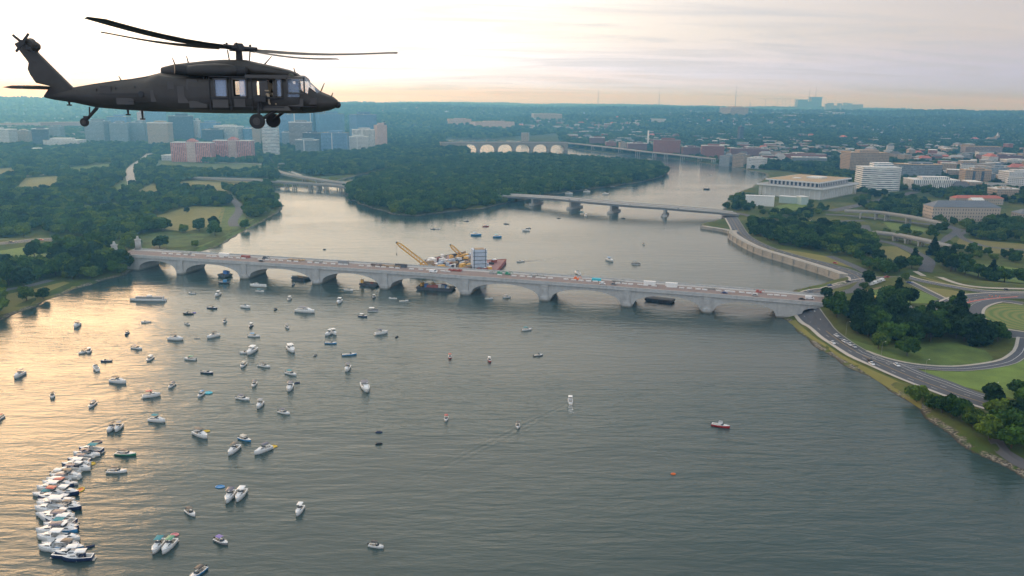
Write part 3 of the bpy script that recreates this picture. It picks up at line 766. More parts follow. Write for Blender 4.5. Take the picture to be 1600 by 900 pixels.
# ================================================================== buildings
def facade(name, wall, glass=(0.05, 0.07, 0.10), fh=3.6, bw=3.2, wz=0.5, wx=0.6, mode='grid'):
    if name in _M: return _M[name]
    m = bpy.data.materials.new(name); m.use_nodes = True; t = NT(m.node_tree); bs = m.node_tree.nodes['Principled BSDF']
    tcn = t.n('ShaderNodeTexCoord'); co = tcn.outputs['Object']; nr = tcn.outputs['Normal']
    s = t.n('ShaderNodeSeparateXYZ'); t.l(co, s.inputs[0]); sn = t.n('ShaderNodeSeparateXYZ'); t.l(nr, sn.inputs[0])
    u = t.math('SUBTRACT', t.math('MULTIPLY', s.outputs[0], sn.outputs[1]), t.math('MULTIPLY', s.outputs[1], sn.outputs[0]))
    fu = t.math('FRACT', t.math('ADD', t.math('DIVIDE', u, bw), 0.2)); fz = t.math('FRACT', t.math('DIVIDE', s.outputs[2], fh))
    cu = t.math('LESS_THAN', t.math('ABSOLUTE', t.math('SUBTRACT', fu, 0.5)), wx / 2)
    cz = t.math('LESS_THAN', t.math('ABSOLUTE', t.math('SUBTRACT', fz, 0.5)), wz / 2)
    if mode == 'grid': k = t.math('MULTIPLY', cu, cz)
    elif mode == 'bands': k = cz
    else: k = cu
    k = t.math('MULTIPLY', k, t.math('LESS_THAN', t.math('ABSOLUTE', sn.outputs[2]), 0.3))
    cell = t.n('ShaderNodeCombineXYZ'); t.l(t.math('FLOOR', t.math('ADD', t.math('DIVIDE', u, bw), 0.2)), cell.inputs[0]); t.l(t.math('FLOOR', t.math('DIVIDE', s.outputs[2], fh)), cell.inputs[1])
    wn = t.n('ShaderNodeTexWhiteNoise'); t.l(cell.outputs[0], wn.inputs[0])
    g = t.mix(t.math('POWER', wn.outputs[0], 4.0), glass, tuple(min(0.5, c * 3 + 0.08) for c in glass))
    rnd = t.n('ShaderNodeObjectInfo').outputs['Random']
    nz = t.noise(co, 0.05, 4, 0.6)
    kk = t.math('ADD', 0.78, t.math('ADD', t.math('MULTIPLY', rnd, 0.22), t.math('MULTIPLY', nz, 0.2)))
    wc_ = t.vmath('SCALE', t.mix(0.0, wall, wall)); t.l(kk, wc_.inputs['Scale'])
    t.l(t.mix(k, wc_.outputs[0], g), bs.inputs['Base Color'])
    t.l(t.math('SUBTRACT', 0.85, t.math('MULTIPLY', k, 0.6)), bs.inputs['Roughness'])
    _M[name] = m; return m
FA = dict(
    blue=facade('blue_glass_facade', (0.17, 0.29, 0.50), (0.04, 0.10, 0.20), 3.8, 1.6, 0.6, 0.85),
    grey=facade('grey_facade', (0.22, 0.25, 0.29), (0.05, 0.09, 0.12), 3.6, 3.0, 0.5, 0.6),
    tan=facade('tan_facade', (0.38, 0.30, 0.23), (0.05, 0.07, 0.08), 3.4, 3.2, 0.5, 0.5),
    brown=facade('brown_banded_facade', (0.30, 0.24, 0.22), (0.06, 0.07, 0.09), 3.6, 3.2, 0.5, 0.6, 'bands'),
    white=facade('white_facade', (0.58, 0.59, 0.60), (0.06, 0.08, 0.11), 3.6, 3.2, 0.45, 0.55),
    whitefins=facade('white_finned_facade', (0.72, 0.72, 0.72), (0.12, 0.15, 0.19), 3.6, 3.6, 0.45, 0.55, 'fins'),
    bands=facade('white_banded_facade', (0.74, 0.74, 0.74), (0.10, 0.14, 0.20), 3.6, 3.2, 0.52, 0.55, 'bands'),
    pink=facade('pink_brick_facade', (0.50, 0.21, 0.18), (0.16, 0.10, 0.12), 3.2, 4.2, 0.5, 0.42, 'fins'),
    pale=facade('pale_pink_facade', (0.55, 0.40, 0.36), (0.10, 0.10, 0.12), 3.4, 2.8, 0.5, 0.5),
    brick=facade('red_brick_facade', (0.27, 0.11, 0.085), (0.06, 0.05, 0.06), 3.4, 3.0, 0.45, 0.4),
    plum=facade('dark_brick_facade', (0.19, 0.10, 0.10), (0.05, 0.05, 0.07), 3.4, 3.0, 0.45, 0.4),
    stone=facade('buff_stone_facade', (0.40, 0.35, 0.30), (0.06, 0.06, 0.07), 4.4, 3.6, 0.45, 0.32),
    dark=facade('dark_blue_grey_facade', (0.06, 0.085, 0.13), (0.02, 0.035, 0.06), 3.6, 2.0, 0.5, 0.8))
RF = dict(
    grey=mat('grey_flat_roof', (0.30, 0.30, 0.30), 0.9, var=0.2, scale=0.05), white=mat('white_flat_roof', (0.66, 0.66, 0.64), 0.85, var=0.15, scale=0.05),
    slate=mat('slate_roof', (0.15, 0.165, 0.19), 0.7, var=0.15, scale=0.2), red=mat('red_tile_roof', (0.42, 0.13, 0.09), 0.85, var=0.2, scale=0.3),
    gravel=mat('tan_gravel_roof', (0.40, 0.29, 0.17), 0.95, var=0.3, scale=0.05), green=mat('green_copper_roof', (0.16, 0.30, 0.26), 0.8), dark=mat('dark_roof', (0.10, 0.10, 0.11), 0.85, var=0.2))
BUILT = []        # footprints kept clear of trees
def block(x0, x1, yt, yb, dep, fac, roof, label, name='office_tower', cat='building', turn=0.0, group=None, pent=(0.5, 0.12), shape='box', zb=None, extra=None, under=6):
    a = gpt(x0, yb) if zb is None else gp(x0, yb, zb)
    b = gpt(x1, yb + 0.0135 * (x1 - x0)) if zb is None else gp(x1, yb + 0.0135 * (x1 - x0), zb)
    mid = (a + b) / 2; wd = (b - a).length; z0 = min(a.z, b.z)
    ang = math.atan2(b.y - a.y, b.x - a.x) + turn
    cx, cy = mid.x + math.sin(-ang + 0) * 0, mid.y
    nrm = Vector((mid.x, mid.y)).normalized()
    c = Vector((mid.x, mid.y)) + nrm * dep / 2
    h = (yb - yt) / pxm(mid)
    h = max(4, h)
    r = empty(name, (c.x, c.y, z0), ang, label, cat, group)
    BUILT.append((c.x, c.y, math.hypot(wd, dep) / 2 * 0.8))
    if turn: wd = wd / (abs(math.cos(turn)) + abs(math.sin(turn)) * dep / max(wd, 1)) if dep < wd else wd * 0.8
    if shape == 'box':
        MB().box((0, 0, h / 2 - under / 2), (wd, dep, h + under)).build('wall', FA[fac], r)
        mb = MB()
        for sx_, sy_, lx, ly in ((0, -dep / 2, wd + .6, .5), (0, dep / 2, wd + .6, .5), (-wd / 2, 0, .5, dep - .5), (wd / 2, 0, .5, dep - .5)): mb.box((sx_, sy_, h + 0.45), (lx, ly, 1.3))
        mb.box((0, 0, h + 0.1), (wd - .4, dep - .4, 0.5)); mb.build('roof', RF[roof], r)
    elif shape == 'curved':
        n = 16; poly = [(-wd / 2 + wd * i / n, -dep / 2 - 0.18 * wd * (1 - (-1 + 2 * i / n) ** 2) + 0.1 * wd) for i in range(n + 1)]
        poly += [(wd / 2, dep / 2), (-wd / 2, dep / 2)]
        MB().prism(poly, -under, h).build('wall', FA[fac], r)
        MB().prism([(p[0] * 1.01, p[1] * 1.01) for p in poly], h, h + 0.8).build('roof', RF[roof], r)
    elif shape == 'hip' or shape == 'gable':
        MB().box((0, 0, h * 0.36 - under / 2), (wd, dep, h * 0.72 + under)).build('wall', FA[fac], r)
        e = min(dep * 0.5, wd * 0.2) if shape == 'hip' else 0.0
        z1, z2 = h * 0.72, h; X, Y = wd / 2 + 0.8, dep / 2 + 0.8
        if wd >= dep: v = [(-X, -Y, z1), (X, -Y, z1), (X, Y, z1), (-X, Y, z1), (-X + e, 0, z2), (X - e, 0, z2)]; f = [(0, 1, 5, 4), (2, 3, 4, 5), (1, 2, 5), (3, 0, 4), (3, 2, 1, 0)]
        else: v = [(-X, -Y, z1), (X, -Y, z1), (X, Y, z1), (-X, Y, z1), (0, -Y + e, z2), (0, Y - e, z2)]; f = [(0, 1, 4), (1, 2, 5, 4), (2, 3, 5), (3, 0, 4, 5), (3, 2, 1, 0)]
        MB().add(v, f).build('roof', RF[roof], r)
    if pent and shape in ('box', 'curved'):
        MB().box((wd * 0.04, 0, h + pent[1] * h / 2 + 0.5), (wd * pent[0], dep * 0.5, pent[1] * h)).build('penthouse', FA[fac], r)
        rq = random.Random(int(x0 * 7 + yt))
        for _ in range(4): MB().box((rq.uniform(-.4, .4) * wd, rq.uniform(-.4, .4) * dep, h + 1.2), (rq.uniform(2, 5), rq.uniform(2, 5), 2.0)).build('roof_unit', RF['white'], r)
    if extra: extra(r, wd, dep, h)
    return r, wd, dep, h

def crown_fins(r, wd, dep, h):
    MB().box((0, 0, h + 1.0), (wd * 1.03, dep * 1.03, 2.0)).build('cornice', RF['white'], r)
def ends_white(r, wd, dep, h):
    for s in (-1, 1): MB().box((s * wd * 0.36, -dep / 2 - 0.6, h / 2), (3.5, 1.2, h + 3)).build('wall_fin', RF['white'], r)
def mid_fin(r, wd, dep, h):
    MB().box((-wd * 0.08, -dep / 2 - 0.5, h / 2), (2.0, 1.0, h)).build('wall_fin', RF['white'], r)
def cupola(r, wd, dep, h):
    MB().box((0, -dep * 0.1, h + 2.5), (wd * 0.26, dep * 0.7, 5), taper=0.9).build('raised_centre', FA['pink'], r)
    MB().box((0, -dep * 0.1, h + 7), (wd * 0.20, dep * 0.5, 4), taper=0.3).build('cupola', RF['red'], r)
    MB().box((0, -dep / 2 - 1.0, h / 2), (wd * 0.2, 2.0, h + 2)).build('bay', FA['pale'], r)
G1 = 'office towers clustered on the left bank'
T = [  # x0 x1 ytop ybase depth facade roof label extra turn
    (-60, 27, 202, 229, 40, 'white', 'white', 'pale vertically striped block at the left edge of the photo', None),
    (27, 50, 205, 228, 30, 'tan', 'grey', 'brownish mid-rise right of the pale striped block at the left edge', None),
    (52, 80, 202, 231, 35, 'dark', 'white', 'squat dark blue block above the low white pavilion at left', None),
    (80, 101, 198, 220, 30, 'grey', 'grey', 'grey mid-rise behind the low white pavilion at left', None),
    (138, 174, 190, 227, 40, 'grey', 'grey', 'speckled grey apartment slab just right of the helicopter tail wheel', None),
    (172, 206, 183, 219, 40, 'blue', 'grey', 'dark blue block rising behind the speckled apartment slabs', None),
    (174, 204, 193, 227, 35, 'grey', 'grey', 'second speckled grey apartment slab from the left', None),
    (203, 236, 192, 226, 35, 'grey', 'grey', 'bluish apartment slab left of the pale brown tower', None),
    (218, 229, 176, 205, 25, 'pale', 'white', 'slim pinkish tower far behind the apartment slabs', None),
    (229, 262, 174, 205, 30, 'blue', 'grey', 'wide pale blue tower behind the brown one, just under the helicopter belly', None),
    (235, 270, 193, 229, 35, 'tan', 'white', 'pale brown tower with white roof rim left of the big dark blue tower', crown_fins),
    (265, 306, 182, 223, 45, 'dark', 'grey', 'broad dark blue tower under the middle of the helicopter', None),
    (306, 314, 189, 222, 30, 'white', 'white', 'thin white tower touching the broad dark blue one', None),
    (311, 347, 192, 221, 30, 'blue', 'grey', 'grey blue slab right of the broad dark blue tower', None),
    (318, 350, 203, 225, 25, 'dark', 'grey', 'lower blue block in front of the grey blue slab', None),
    (336, 382, 198, 224, 30, 'whitefins', 'white', 'block with a bright white roof line and white corner fins', crown_fins),
    (380, 397, 201, 225, 30, 'blue', 'white', 'narrow blue block right of the white finned one', None),
    (396, 412, 200, 230, 30, 'tan', 'white', 'tan and blue slab left of the helicopter wheels', None),
    (437, 456, 180, 229, 35, 'blue', 'grey', 'blue tower just right of the helicopter wheels', None),
    (441, 455, 207, 230, 25, 'grey', 'white', 'small grey block right of the tower with white bands', None),
    (454, 488, 176, 214, 30, 'blue', 'white', 'tall blue tower with leaning white frames at its top', ends_white),
    (453, 489, 192, 231, 30, 'brown', 'white', 'brownish banded tower with a white crown', crown_fins),
    (487, 506, 176, 214, 30, 'dark', 'grey', 'dark blue tower hard under the helicopter nose', None),
    (497, 536, 178, 216, 35, 'blue', 'grey', 'tall blue green tower right of the helicopter nose', None),
    (474, 503, 208, 236, 25, 'dark', 'grey', 'dark block behind the low one with white columns', None),
    (463, 499, 219, 243, 30, 'grey', 'white', 'lowest front block with one white column, right of the white banded tower', mid_fin),
    (504, 545, 208, 239, 35, 'blue', 'grey', 'front row blue block with dark penthouse', mid_fin),
    (548, 588, 179, 222, 40, 'blue', 'grey', 'tallest blue tower, standing alone at the right of the cluster', None),
    (586, 604, 196, 231, 25, 'pale', 'grey', 'pinkish tower at the right end of the cluster', None),
    (597, 604, 193, 224, 20, 'dark', 'dark', 'thin dark blue tower at the right end of the cluster', None),
    (551, 586, 203, 233, 30, 'whitefins', 'white', 'whitish block in front of the tallest blue tower', mid_fin),
    (544, 576, 214, 237, 28, 'white', 'white', 'low whitish front block with one bright fin, right of the front row blue block', mid_fin),
]
for a in T: block(*a[:8], extra=a[8], turn=random.Random(a[0]).uniform(-0.3, 0.3), group=G1, pent=(0.5, 0.09))
block(412, 437, 189, 245, 26, 'bands', 'white', 'slender curved tower with white bands below the helicopter wheels', 'office_tower', shape='curved', group=G1, pent=(0.6, 0.04))
block(272, 335, 223, 253, 30, 'pink', 'white', 'pink brick hotel block with raised centre, left half', 'hotel_block', extra=cupola, pent=None, group='pink hotel blocks')
block(337, 397, 220, 250, 30, 'pink', 'white', 'pink brick hotel block with raised centre, right half', 'hotel_block', extra=cupola, pent=None, group='pink hotel blocks')
block(64, 130, 219, 231, 55, 'white', 'white', 'low wide white pavilion among trees at left', 'pavilion', pent=(0.5, 0.25))
block(50, 68, 231, 240, 25, 'pale', 'white', 'small white house cluster below the white pavilion', 'large_house', shape='hip')
block(257, 297, 243, 251, 30, 'white', 'white', 'low white building in front of the pink hotel', 'low_building', pent=(0.4, 0.3))
block(-80, 60, 190, 199, 40, 'pale', 'gravel', 'long low sunlit building on the ridge at the left edge', 'long_building', pent=None)
block(62, 128, 190, 200, 40, 'brick', 'gravel', 'long low brick building on the ridge left of the tail wheel', 'long_building', pent=None)

# right bank
block(1340, 1400, 262, 298, 40, 'bands', 'white', 'curved white banded apartment block right of the arts building', 'curved_apartments', shape='curved', pent=(0.5, 0.18))
block(1318, 1378, 239, 272, 50, 'tan', 'gravel', 'tan brick block behind the curved white banded apartments', 'apartment_block')
block(1398, 1466, 257, 281, 40, 'grey', 'gravel', 'long grey curved block right of the white banded apartments', 'apartment_block', shape='curved')
block(1417, 1489, 281, 297, 40, 'whitefins', 'white', 'white building with a wavy white roof and tall glass bays', 'institute_building', pent=(0.6, 0.25))
block(1501, 1541, 266, 291, 25, 'tan', 'gravel', 'tan apartment block with two dark vertical bays', 'apartment_block', extra=lambda r, w_, d_, h_: [MB().box((s * w_ * 0.17, -d_ / 2 - 0.1, h_ / 2), (w_ * 0.1, 0.4, h_ * 0.9)).build('window_bay', FA['dark'], r) for s in (-1, 1)])
block(1565, 1606, 269, 292, 35, 'white', 'white', 'white block at the right edge beside the tan apartments', 'apartment_block')
block(1447, 1552, 314, 345, 26, 'stone', 'slate', 'long buff stone building with a grey slate roof near the right edge', 'old_hospital', shape='hip', pent=None)
block(1487, 1562, 305, 319, 16, 'stone', 'red', 'low building with a red tile roof behind the slate roofed one', 'red_roofed_building', shape='hip', pent=None)
block(1515, 1532, 309, 322, 12, 'white', 'white', 'small white gabled block in front of the red tile roof', 'gabled_porch', shape='gable', pent=None)
block(1585, 1640, 327, 350, 20, 'stone', 'slate', 'buff building cut by the right edge of the photo', 'old_hospital', shape='hip', pent=None)
block(1548, 1582, 295, 312, 25, 'tan', 'white', 'stepped tan terrace building below the white block at right', 'terrace_building')
block(1482, 1504, 242, 254, 25, 'tan', 'grey', 'tan hip roofed hall in the middle of the right bank town', 'hall', shape='hip', pent=None)
block(1503, 1560, 229, 244, 40, 'brown', 'gravel', 'long flat brown building with a pale roof line, right background', 'long_building', pent=None)
block(1528, 1592, 243, 256, 35, 'plum', 'plum' if False else 'dark', 'purple brown brick block behind the white terraces at right', 'brick_block')
block(1566, 1600, 250, 262, 35, 'white', 'white', 'stepped white block right of the purple brick one', 'apartment_block')
block(1540, 1568, 262, 284, 30, 'grey', 'grey', 'grey block between the tan apartments and the white one at right', 'apartment_block')
block(1018, 1040, 186, 193, 40, 'white', 'white', 'bright white building on the wooded hill beyond the town', 'hill_building', pent=None)
block(992, 1006, 188, 191, 40, 'white', 'white', 'low white building left of the bright one on the hill', 'hill_building', pent=None)
block(1132, 1160, 168, 182, 90, 'tan', 'white', 'tan block group on the skyline ridge under the tall mast', 'hill_building')
block(700, 735, 186, 196, 60, 'pale', 'gravel', 'pinkish campus hall on the hill left of centre', 'campus_building')
block(738, 800, 190, 201, 70, 'pale', 'gravel', 'long pinkish campus hall on the hill behind the island', 'campus_building')
block(832, 876, 178, 188, 70, 'tan', 'white', 'tan campus building on the hill with a bright front', 'campus_building')
block(815, 826, 208, 222, 30, 'tan', 'grey', 'pale square tower at the right end of the far arched bridge', 'tower_block', pent=None)
RW = 'red brick buildings along the far waterfront'
for i, (x0, x1, yt, yb, f_, lab) in enumerate(((920, 945, 215, 229, 'plum', 'leftmost dark brick block behind the elevated road'), (946, 962, 222, 233, 'brick', 'small red brick block left of the tan one on the waterfront'), (966, 978, 223, 236, 'tan', 'tan waterfront block among red brick ones'),
        (979, 1010, 224, 238, 'plum', 'dark brick block left of the white chimney'), (1020, 1062, 219, 243, 'brick', 'largest red brick block right of the white chimney'), (1064, 1092, 230, 246, 'plum', 'dark brick block right of the largest red one'),
        (1094, 1130, 228, 248, 'brick', 'red brick block above the end of the elevated road'), (1130, 1146, 244, 259, 'grey', 'grey waterfront block with a pale stair tower'), (1148, 1166, 242, 261, 'tan', 'waterfront block with a tan middle bay'),
        (1168, 1196, 247, 264, 'white', 'pale curved waterfront block near the river bend'), (1140, 1200, 232, 244, 'plum', 'long dark brick row behind the waterfront blocks'), (1210, 1290, 240, 250, 'brick', 'long brick row under the hill right of the river bend'),
        (1236, 1290, 246, 256, 'grey', 'long grey shed roof beside the trees behind the arts building'))):
    block(x0, x1, yt, yb, 30, f_, 'white' if i % 3 == 0 else 'grey', lab, 'waterfront_block', group=RW, turn=0.1 * (i % 3 - 1))

# chimney, spire, towers, masts
wht = mat('white_painted_concrete', (0.72, 0.72, 0.70), 0.8)
mast_m = mat('dull_mast_steel', (0.22, 0.20, 0.20), 0.6)
p = gpt(1012, 229); hh = 24 / pxm(p)
ch = empty('factory_chimney', p, 0, 'tall slim white chimney above the red brick waterfront', 'chimney')
MB().tube((0, 0, -4), (0, 0, hh), 3.4, 2.4, n=12).build('shaft', wht, ch, True); MB().tube((0, 0, hh), (0, 0, hh + 1.5), 2.9, n=12).build('rim', wht, ch)
p = gpt(1557, 222); hh = 15 / pxm(p)
sp_ = empty('church_tower', p, 0, 'pale spired tower on the wooded hill near the right edge', 'tower')
MB().box((0, 0, hh * 0.3), (14, 14, hh * 0.7)).build('base', FA['stone'], sp_); MB().tube((0, 0, hh * 0.6), (0, 0, hh), 5, 0.8, n=8).build('spire', wht, sp_); MB().box((-18, 4, 8), (34, 16, 22)).build('nave', FA['stone'], sp_)
p = gpt(1156, 222); hh = 26 / pxm(p)
tw_ = empty('university_tower', p, 0.3, 'slim grey tower standing over the pale houses right of centre', 'tower')
MB().box((0, 0, hh * 0.45), (16, 16, hh * 0.9)).build('shaft', FA['dark'], tw_); MB().box((0, 0, hh * 0.95), (9, 9, hh * 0.14), taper=0.2).build('roof', RF['slate'], tw_)
for i, (x, yt, yb, lab) in enumerate(((934, 137, 159, 'thin radio mast on the skyline, leftmost of four'), (1029, 138, 160, 'faint thin radio mast on the skyline, second from the left'), (1148, 132, 162, 'tallest dark radio mast on the skyline, third from the left'), (1171, 157, 163, 'short stub mast on the skyline right of the tallest one'))):
    a = gp(x, 171.5 + 0.0135 * (x - 900), 60); a.z = hz1(a.x, a.y)
    hh = (a - Vector((0, 0, H))).length * (math.tan(R(0)) ) if False else 0
    top = at_y(x, yt, a.y); r = empty('radio_mast', a, 0, lab, 'mast', 'radio masts on the skyline')
    zt = top.z - a.z; MB().tube((0, 0, -5), (0, 0, zt * 0.72), 6, 4, n=4).build('lattice_shaft', mast_m, r); MB().tube((0, 0, zt * 0.72), (0, 0, zt), 2.5, 0.8, n=5).build('antenna', mast_m, r)
for x0, x1, yt, ant, lab in ((1267, 1273, 152, 134, 'dark office tower with an antenna on the skyline'), (1246, 1252, 156, None, 'shorter dark tower on the skyline left of the one with the antenna'), (1254, 1264, 159, 137, 'squat pale block between two dark towers on the skyline')):
    a = gp(x0, 176, 60); b = gp(x1, 176, 60); a.z = hz1(a.x, a.y); wd = (b - a).length
    zt = at_y(x0, yt, a.y).z - a.z
    r = empty('skyline_tower', ((a.x + b.x) / 2, a.y, a.z), 0, lab, 'tower', 'towers on the skyline')
    MB().box((0, 0, zt / 2 - 5), (wd, wd * 0.8, zt + 10)).build('wall', FA['dark'], r); MB().box((0, 0, zt + 3), (wd * 1.15, wd * 0.9, 6)).build('roof', RF['dark'], r)
    if ant: za = at_y(x0, ant, a.y).z - a.z; MB().tube((0, 0, zt), (0, 0, za), 4, 1.2, n=5).build('antenna', mast_m, r)
rg = random.Random(3)
for i in range(16):
    x = rg.uniform(1275, 1345); a = gp(x, 177 + rg.random(), 60); a.z = hz1(a.x, a.y)
    r = tag(MB().box((0, 0, 30), (rg.uniform(40, 90), 40, rg.uniform(80, 125))).build('distant_block', FA['grey'], None, loc=a), 'faint pale block in the row along the skyline right of the dark towers', 'building', 'faint blocks along the skyline')
for i in range(6):
    x = (1195, 1213, 1221, 1233, 1240, 1226)[i]; a = gp(x, 176, 60); a.z = hz1(a.x, a.y); zt = at_y(x, 154.5, a.y).z - a.z
    MBc = MB().tube((0, 0, 0), (0, 0, zt), 2.2, n=4)
    r = empty('tower_crane', a, 0, 'tiny tower crane on the skyline left of the dark towers', 'crane', 'tower cranes on the skyline')
    MBc.build('mast', mast_m, r); MB().box((-30, 0, zt), (150, 2.5, 3)).build('jib', mast_m, r)

# the white arts building with its terrace roof
c0, c1, c2 = gpt(1283, 313), gpt(1185, 304), gpt(1337, 304)
ax = (c1 - c0); ax.z = 0; LW = ax.length; ax.normalize(); ay = Vector((ax.y, -ax.x, 0))
if ay.dot(c2 - c0) < 0: ay = -ay
LD = min(range(60, 200), key=lambda q: abs(800 + F * (c0 + ay * q - Vector((0, 0, H))).dot(RT) / (c0 + ay * q - Vector((0, 0, H))).dot(FWD) - 1337)) * 1.0; KH = 17.5; print('LD', LD, 'LW', LW)
ctr = c0 + ax * LW / 2 + ay * LD / 2; KA = math.atan2(-ax.y, -ax.x)
kc = empty('white_arts_building', (ctr.x, ctr.y, min(c0.z, 4)), KA, 'large white flat roofed arts building with slim columns on the right bank', 'arts centre')
BUILT.append((ctr.x, ctr.y, 95))
marble = mat('white_marble', (0.62, 0.64, 0.66), 0.6, var=0.08, scale=0.1)
# local axes: +x runs back towards c0 ... size LW x LD
MB().box((0, 0, KH / 2 - 3), (LW - 8, LD - 8, KH + 4)).build('wall', marble, kc)
MB().box((0, 0, KH + 0.2), (LW + 6, LD + 6, 2.4)).build('terrace_roof', marble, kc)
mb = MB()
MB().box((0, 0, KH + 1.45), (LW + 2, LD + 2, 0.3)).build('terrace_floor', RF['grey'], kc)
MB().box((0, 0, KH + 4.4), (LW - 22, LD - 22, 6.4)).build('upper_storey', facade('upper_storey_glass', (0.60, 0.62, 0.64), (0.05, 0.06, 0.09), 30, 7.0, 3.0, 0.55, 'fins'), kc)
MB().box((0, 0, KH + 8.6), (LW - 14, LD - 14, 2.0)).build('upper_roof', marble, kc)
MB().box((0, 0, KH + 9.65), (LW - 18, LD - 18, 0.3)).build('gravel_roof', RF['gravel'], kc)
MB().box((8, 12, KH + 10.8), (24, 30, 2.4)).build('roof_unit', RF['white'], kc); MB().box((-12, -22, KH + 10.4), (10, 12, 1.6)).build('roof_unit', RF['white'], kc)
for sy_ in (-1, 1):
    for i in range(13): MB().box((-LW / 2 + 3 + (LW - 6) * i / 12, sy_ * (LD / 2 + 0.6), KH / 2 - 1.5), (1.0, 1.0, KH - 0.5)).build('column', marble, kc)
for sx_ in (-1, 1):
    for i in range(20): MB().box((sx_ * (LW / 2 + 0.6), -LD / 2 + 3 + (LD - 6) * i / 19, KH / 2 - 1.5), (1.0, 1.0, KH - 0.5)).build('column', marble, kc)
for x0, x1, yt, yb, lab in ((1166, 1211, 306, 321, 'long blank white pavilion in front of the big white arts building'), (1220, 1252, 307, 317, 'pale green sided pavilion right of the long blank white one'), (1251, 1259, 307, 319, 'small white box pavilion beside the green sided one')):
    a, b = gpt(x0, yb), gpt(x1, yb + 2); wd = (b - a).length; h_ = (yb - yt) / pxm(a)
    r = empty('white_pavilion', ((a.x + b.x) / 2, (a.y + b.y) / 2 + 6, min(a.z, b.z)), math.atan2(b.y - a.y, b.x - a.x), lab, 'pavilion')
    BUILT.append(((a.x + b.x) / 2, (a.y + b.y) / 2 + 6, wd * 0.45))
    MB().box((0, 0, h_ / 2 - 1), (wd, 12, h_ + 2)).build('wall', marble if 'green' not in lab else mat('pale_green_panels', (0.36, 0.46, 0.46), 0.6), r); MB().box((0, 0, h_ + 0.3), (wd + 1, 13, 0.8)).build('roof', marble, r)

# houses scattered over the town and hills: the 230 that show largest are things, the rest one mass
rg = random.Random(11)
HZ = []   # (pixel polygon, count, kind)
def scatter_houses(px_poly, n, size, cols, hh):
    out = []; xs = [p[0] for p in px_poly]; ys = [p[1] for p in px_poly]; P = np.array(px_poly, float); tries = 0
    while len(out) < n and tries < n * 20:
        tries += 1; x, y = rg.uniform(min(xs), max(xs)), rg.uniform(min(ys), max(ys))
        if sdist(P, np.array([x]), np.array([y]))[0] <= 0: continue
        p = gpt(x, y)
        if any((p.x - q[0]) ** 2 + (p.y - q[1]) ** 2 < (q[2] + 8) ** 2 for q in BUILT): continue
        if sdist(WATER, np.array([p.x]), np.array([p.y]))[0] > -12: continue
        if any((p.x - q[0].x) ** 2 + (p.y - q[0].y) ** 2 < (q[1] * 1.0 + 6) ** 2 for q in out): continue
        s = rg.uniform(*size); out.append((p, s * 0.5, s, s * rg.uniform(0.45, 0.9), rg.uniform(*hh), rg.uniform(-0.5, 0.5) + (1.57 if rg.random() < .4 else 0), rg.choice(cols), x, y))
    for o_ in out: BUILT.append((o_[0].x, o_[0].y, o_[1]))
    return out
HS = []
HS += scatter_houses([(880, 206), (1000, 208), (1200, 222), (1320, 236), (1320, 252), (1230, 256), (1120, 246), (1000, 232), (880, 218)], 120, (18, 42), ('brick', 'plum', 'brick', 'tan', 'white', 'grey'), (8, 16))
HS += scatter_houses([(1100, 212), (1330, 214), (1500, 228), (1480, 262), (1400, 252), (1280, 232), (1130, 226)], 85, (16, 36), ('white', 'tan', 'brick', 'brick', 'grey', 'pale'), (8, 15))
HS += scatter_houses([(1380, 236), (1620, 236), (1620, 300), (1560, 300), (1490, 300), (1470, 262), (1400, 255)], 52, (20, 44), ('white', 'tan', 'brick', 'grey', 'pale', 'tan'), (10, 24))
HS += scatter_houses([(680, 192), (880, 186), (1000, 196), (1000, 206), (860, 212), (760, 204)], 70, (18, 55), ('pale', 'tan', 'white', 'brick'), (8, 16))
HS += scatter_houses([(-60, 188), (140, 182), (240, 190), (240, 200), (130, 214), (-60, 214)], 60, (20, 70), ('white', 'tan', 'pale'), (8, 16))
HS += scatter_houses([(560, 166), (700, 164), (1000, 170), (1600, 186), (1600, 232), (1300, 206), (1000, 192), (850, 182), (600, 186)], 300, (16, 46), ('white', 'white', 'tan', 'pale', 'white'), (7, 13))
HS += scatter_houses([(1000, 164), (1200, 168), (1330, 172), (1320, 186), (1180, 184), (1040, 180)], 160, (30, 80), ('white', 'tan', 'white', 'pale'), (8, 18))
HS += scatter_houses([(560, 200), (610, 200), (610, 235), (575, 236)], 10, (15, 25), ('tan', 'white'), (8, 12))
def house_mesh(mbw, mbr, s, d, h, flat, c=(0, 0, 0), rz=0.0):
    cs, sn = math.cos(rz), math.sin(rz)
    T_ = lambda x, y, z: (c[0] + x * cs - y * sn, c[1] + x * sn + y * cs, c[2] + z)
    X, Y = s / 2, d / 2
    mbw.add([T_(*v) for v in ((-X, -Y, -4), (X, -Y, -4), (X, Y, -4), (-X, Y, -4), (-X, -Y, h), (X, -Y, h), (X, Y, h), (-X, Y, h))], [(0, 1, 5, 4), (1, 2, 6, 5), (2, 3, 7, 6), (3, 0, 4, 7)])
    if flat: mbr.add([T_(*v) for v in ((-X - .3, -Y - .3, h), (X + .3, -Y - .3, h), (X + .3, Y + .3, h), (-X - .3, Y + .3, h), (-X - .3, -Y - .3, h + .8), (X + .3, -Y - .3, h + .8), (X + .3, Y + .3, h + .8), (-X - .3, Y + .3, h + .8))], [(0, 1, 5, 4), (1, 2, 6, 5), (2, 3, 7, 6), (3, 0, 4, 7), (4, 5, 6, 7), (3, 2, 1, 0)])
    else:
        X += .5; Y += .5; r = h + d * 0.32; e = min(s * .2, d * .4)
        mbr.add([T_(*v) for v in ((-X, -Y, h), (X, -Y, h), (X, Y, h), (-X, Y, h), (-X + e, 0, r), (X - e, 0, r))], [(0, 1, 5, 4), (2, 3, 4, 5), (1, 2, 5), (3, 0, 4), (3, 2, 1, 0)])
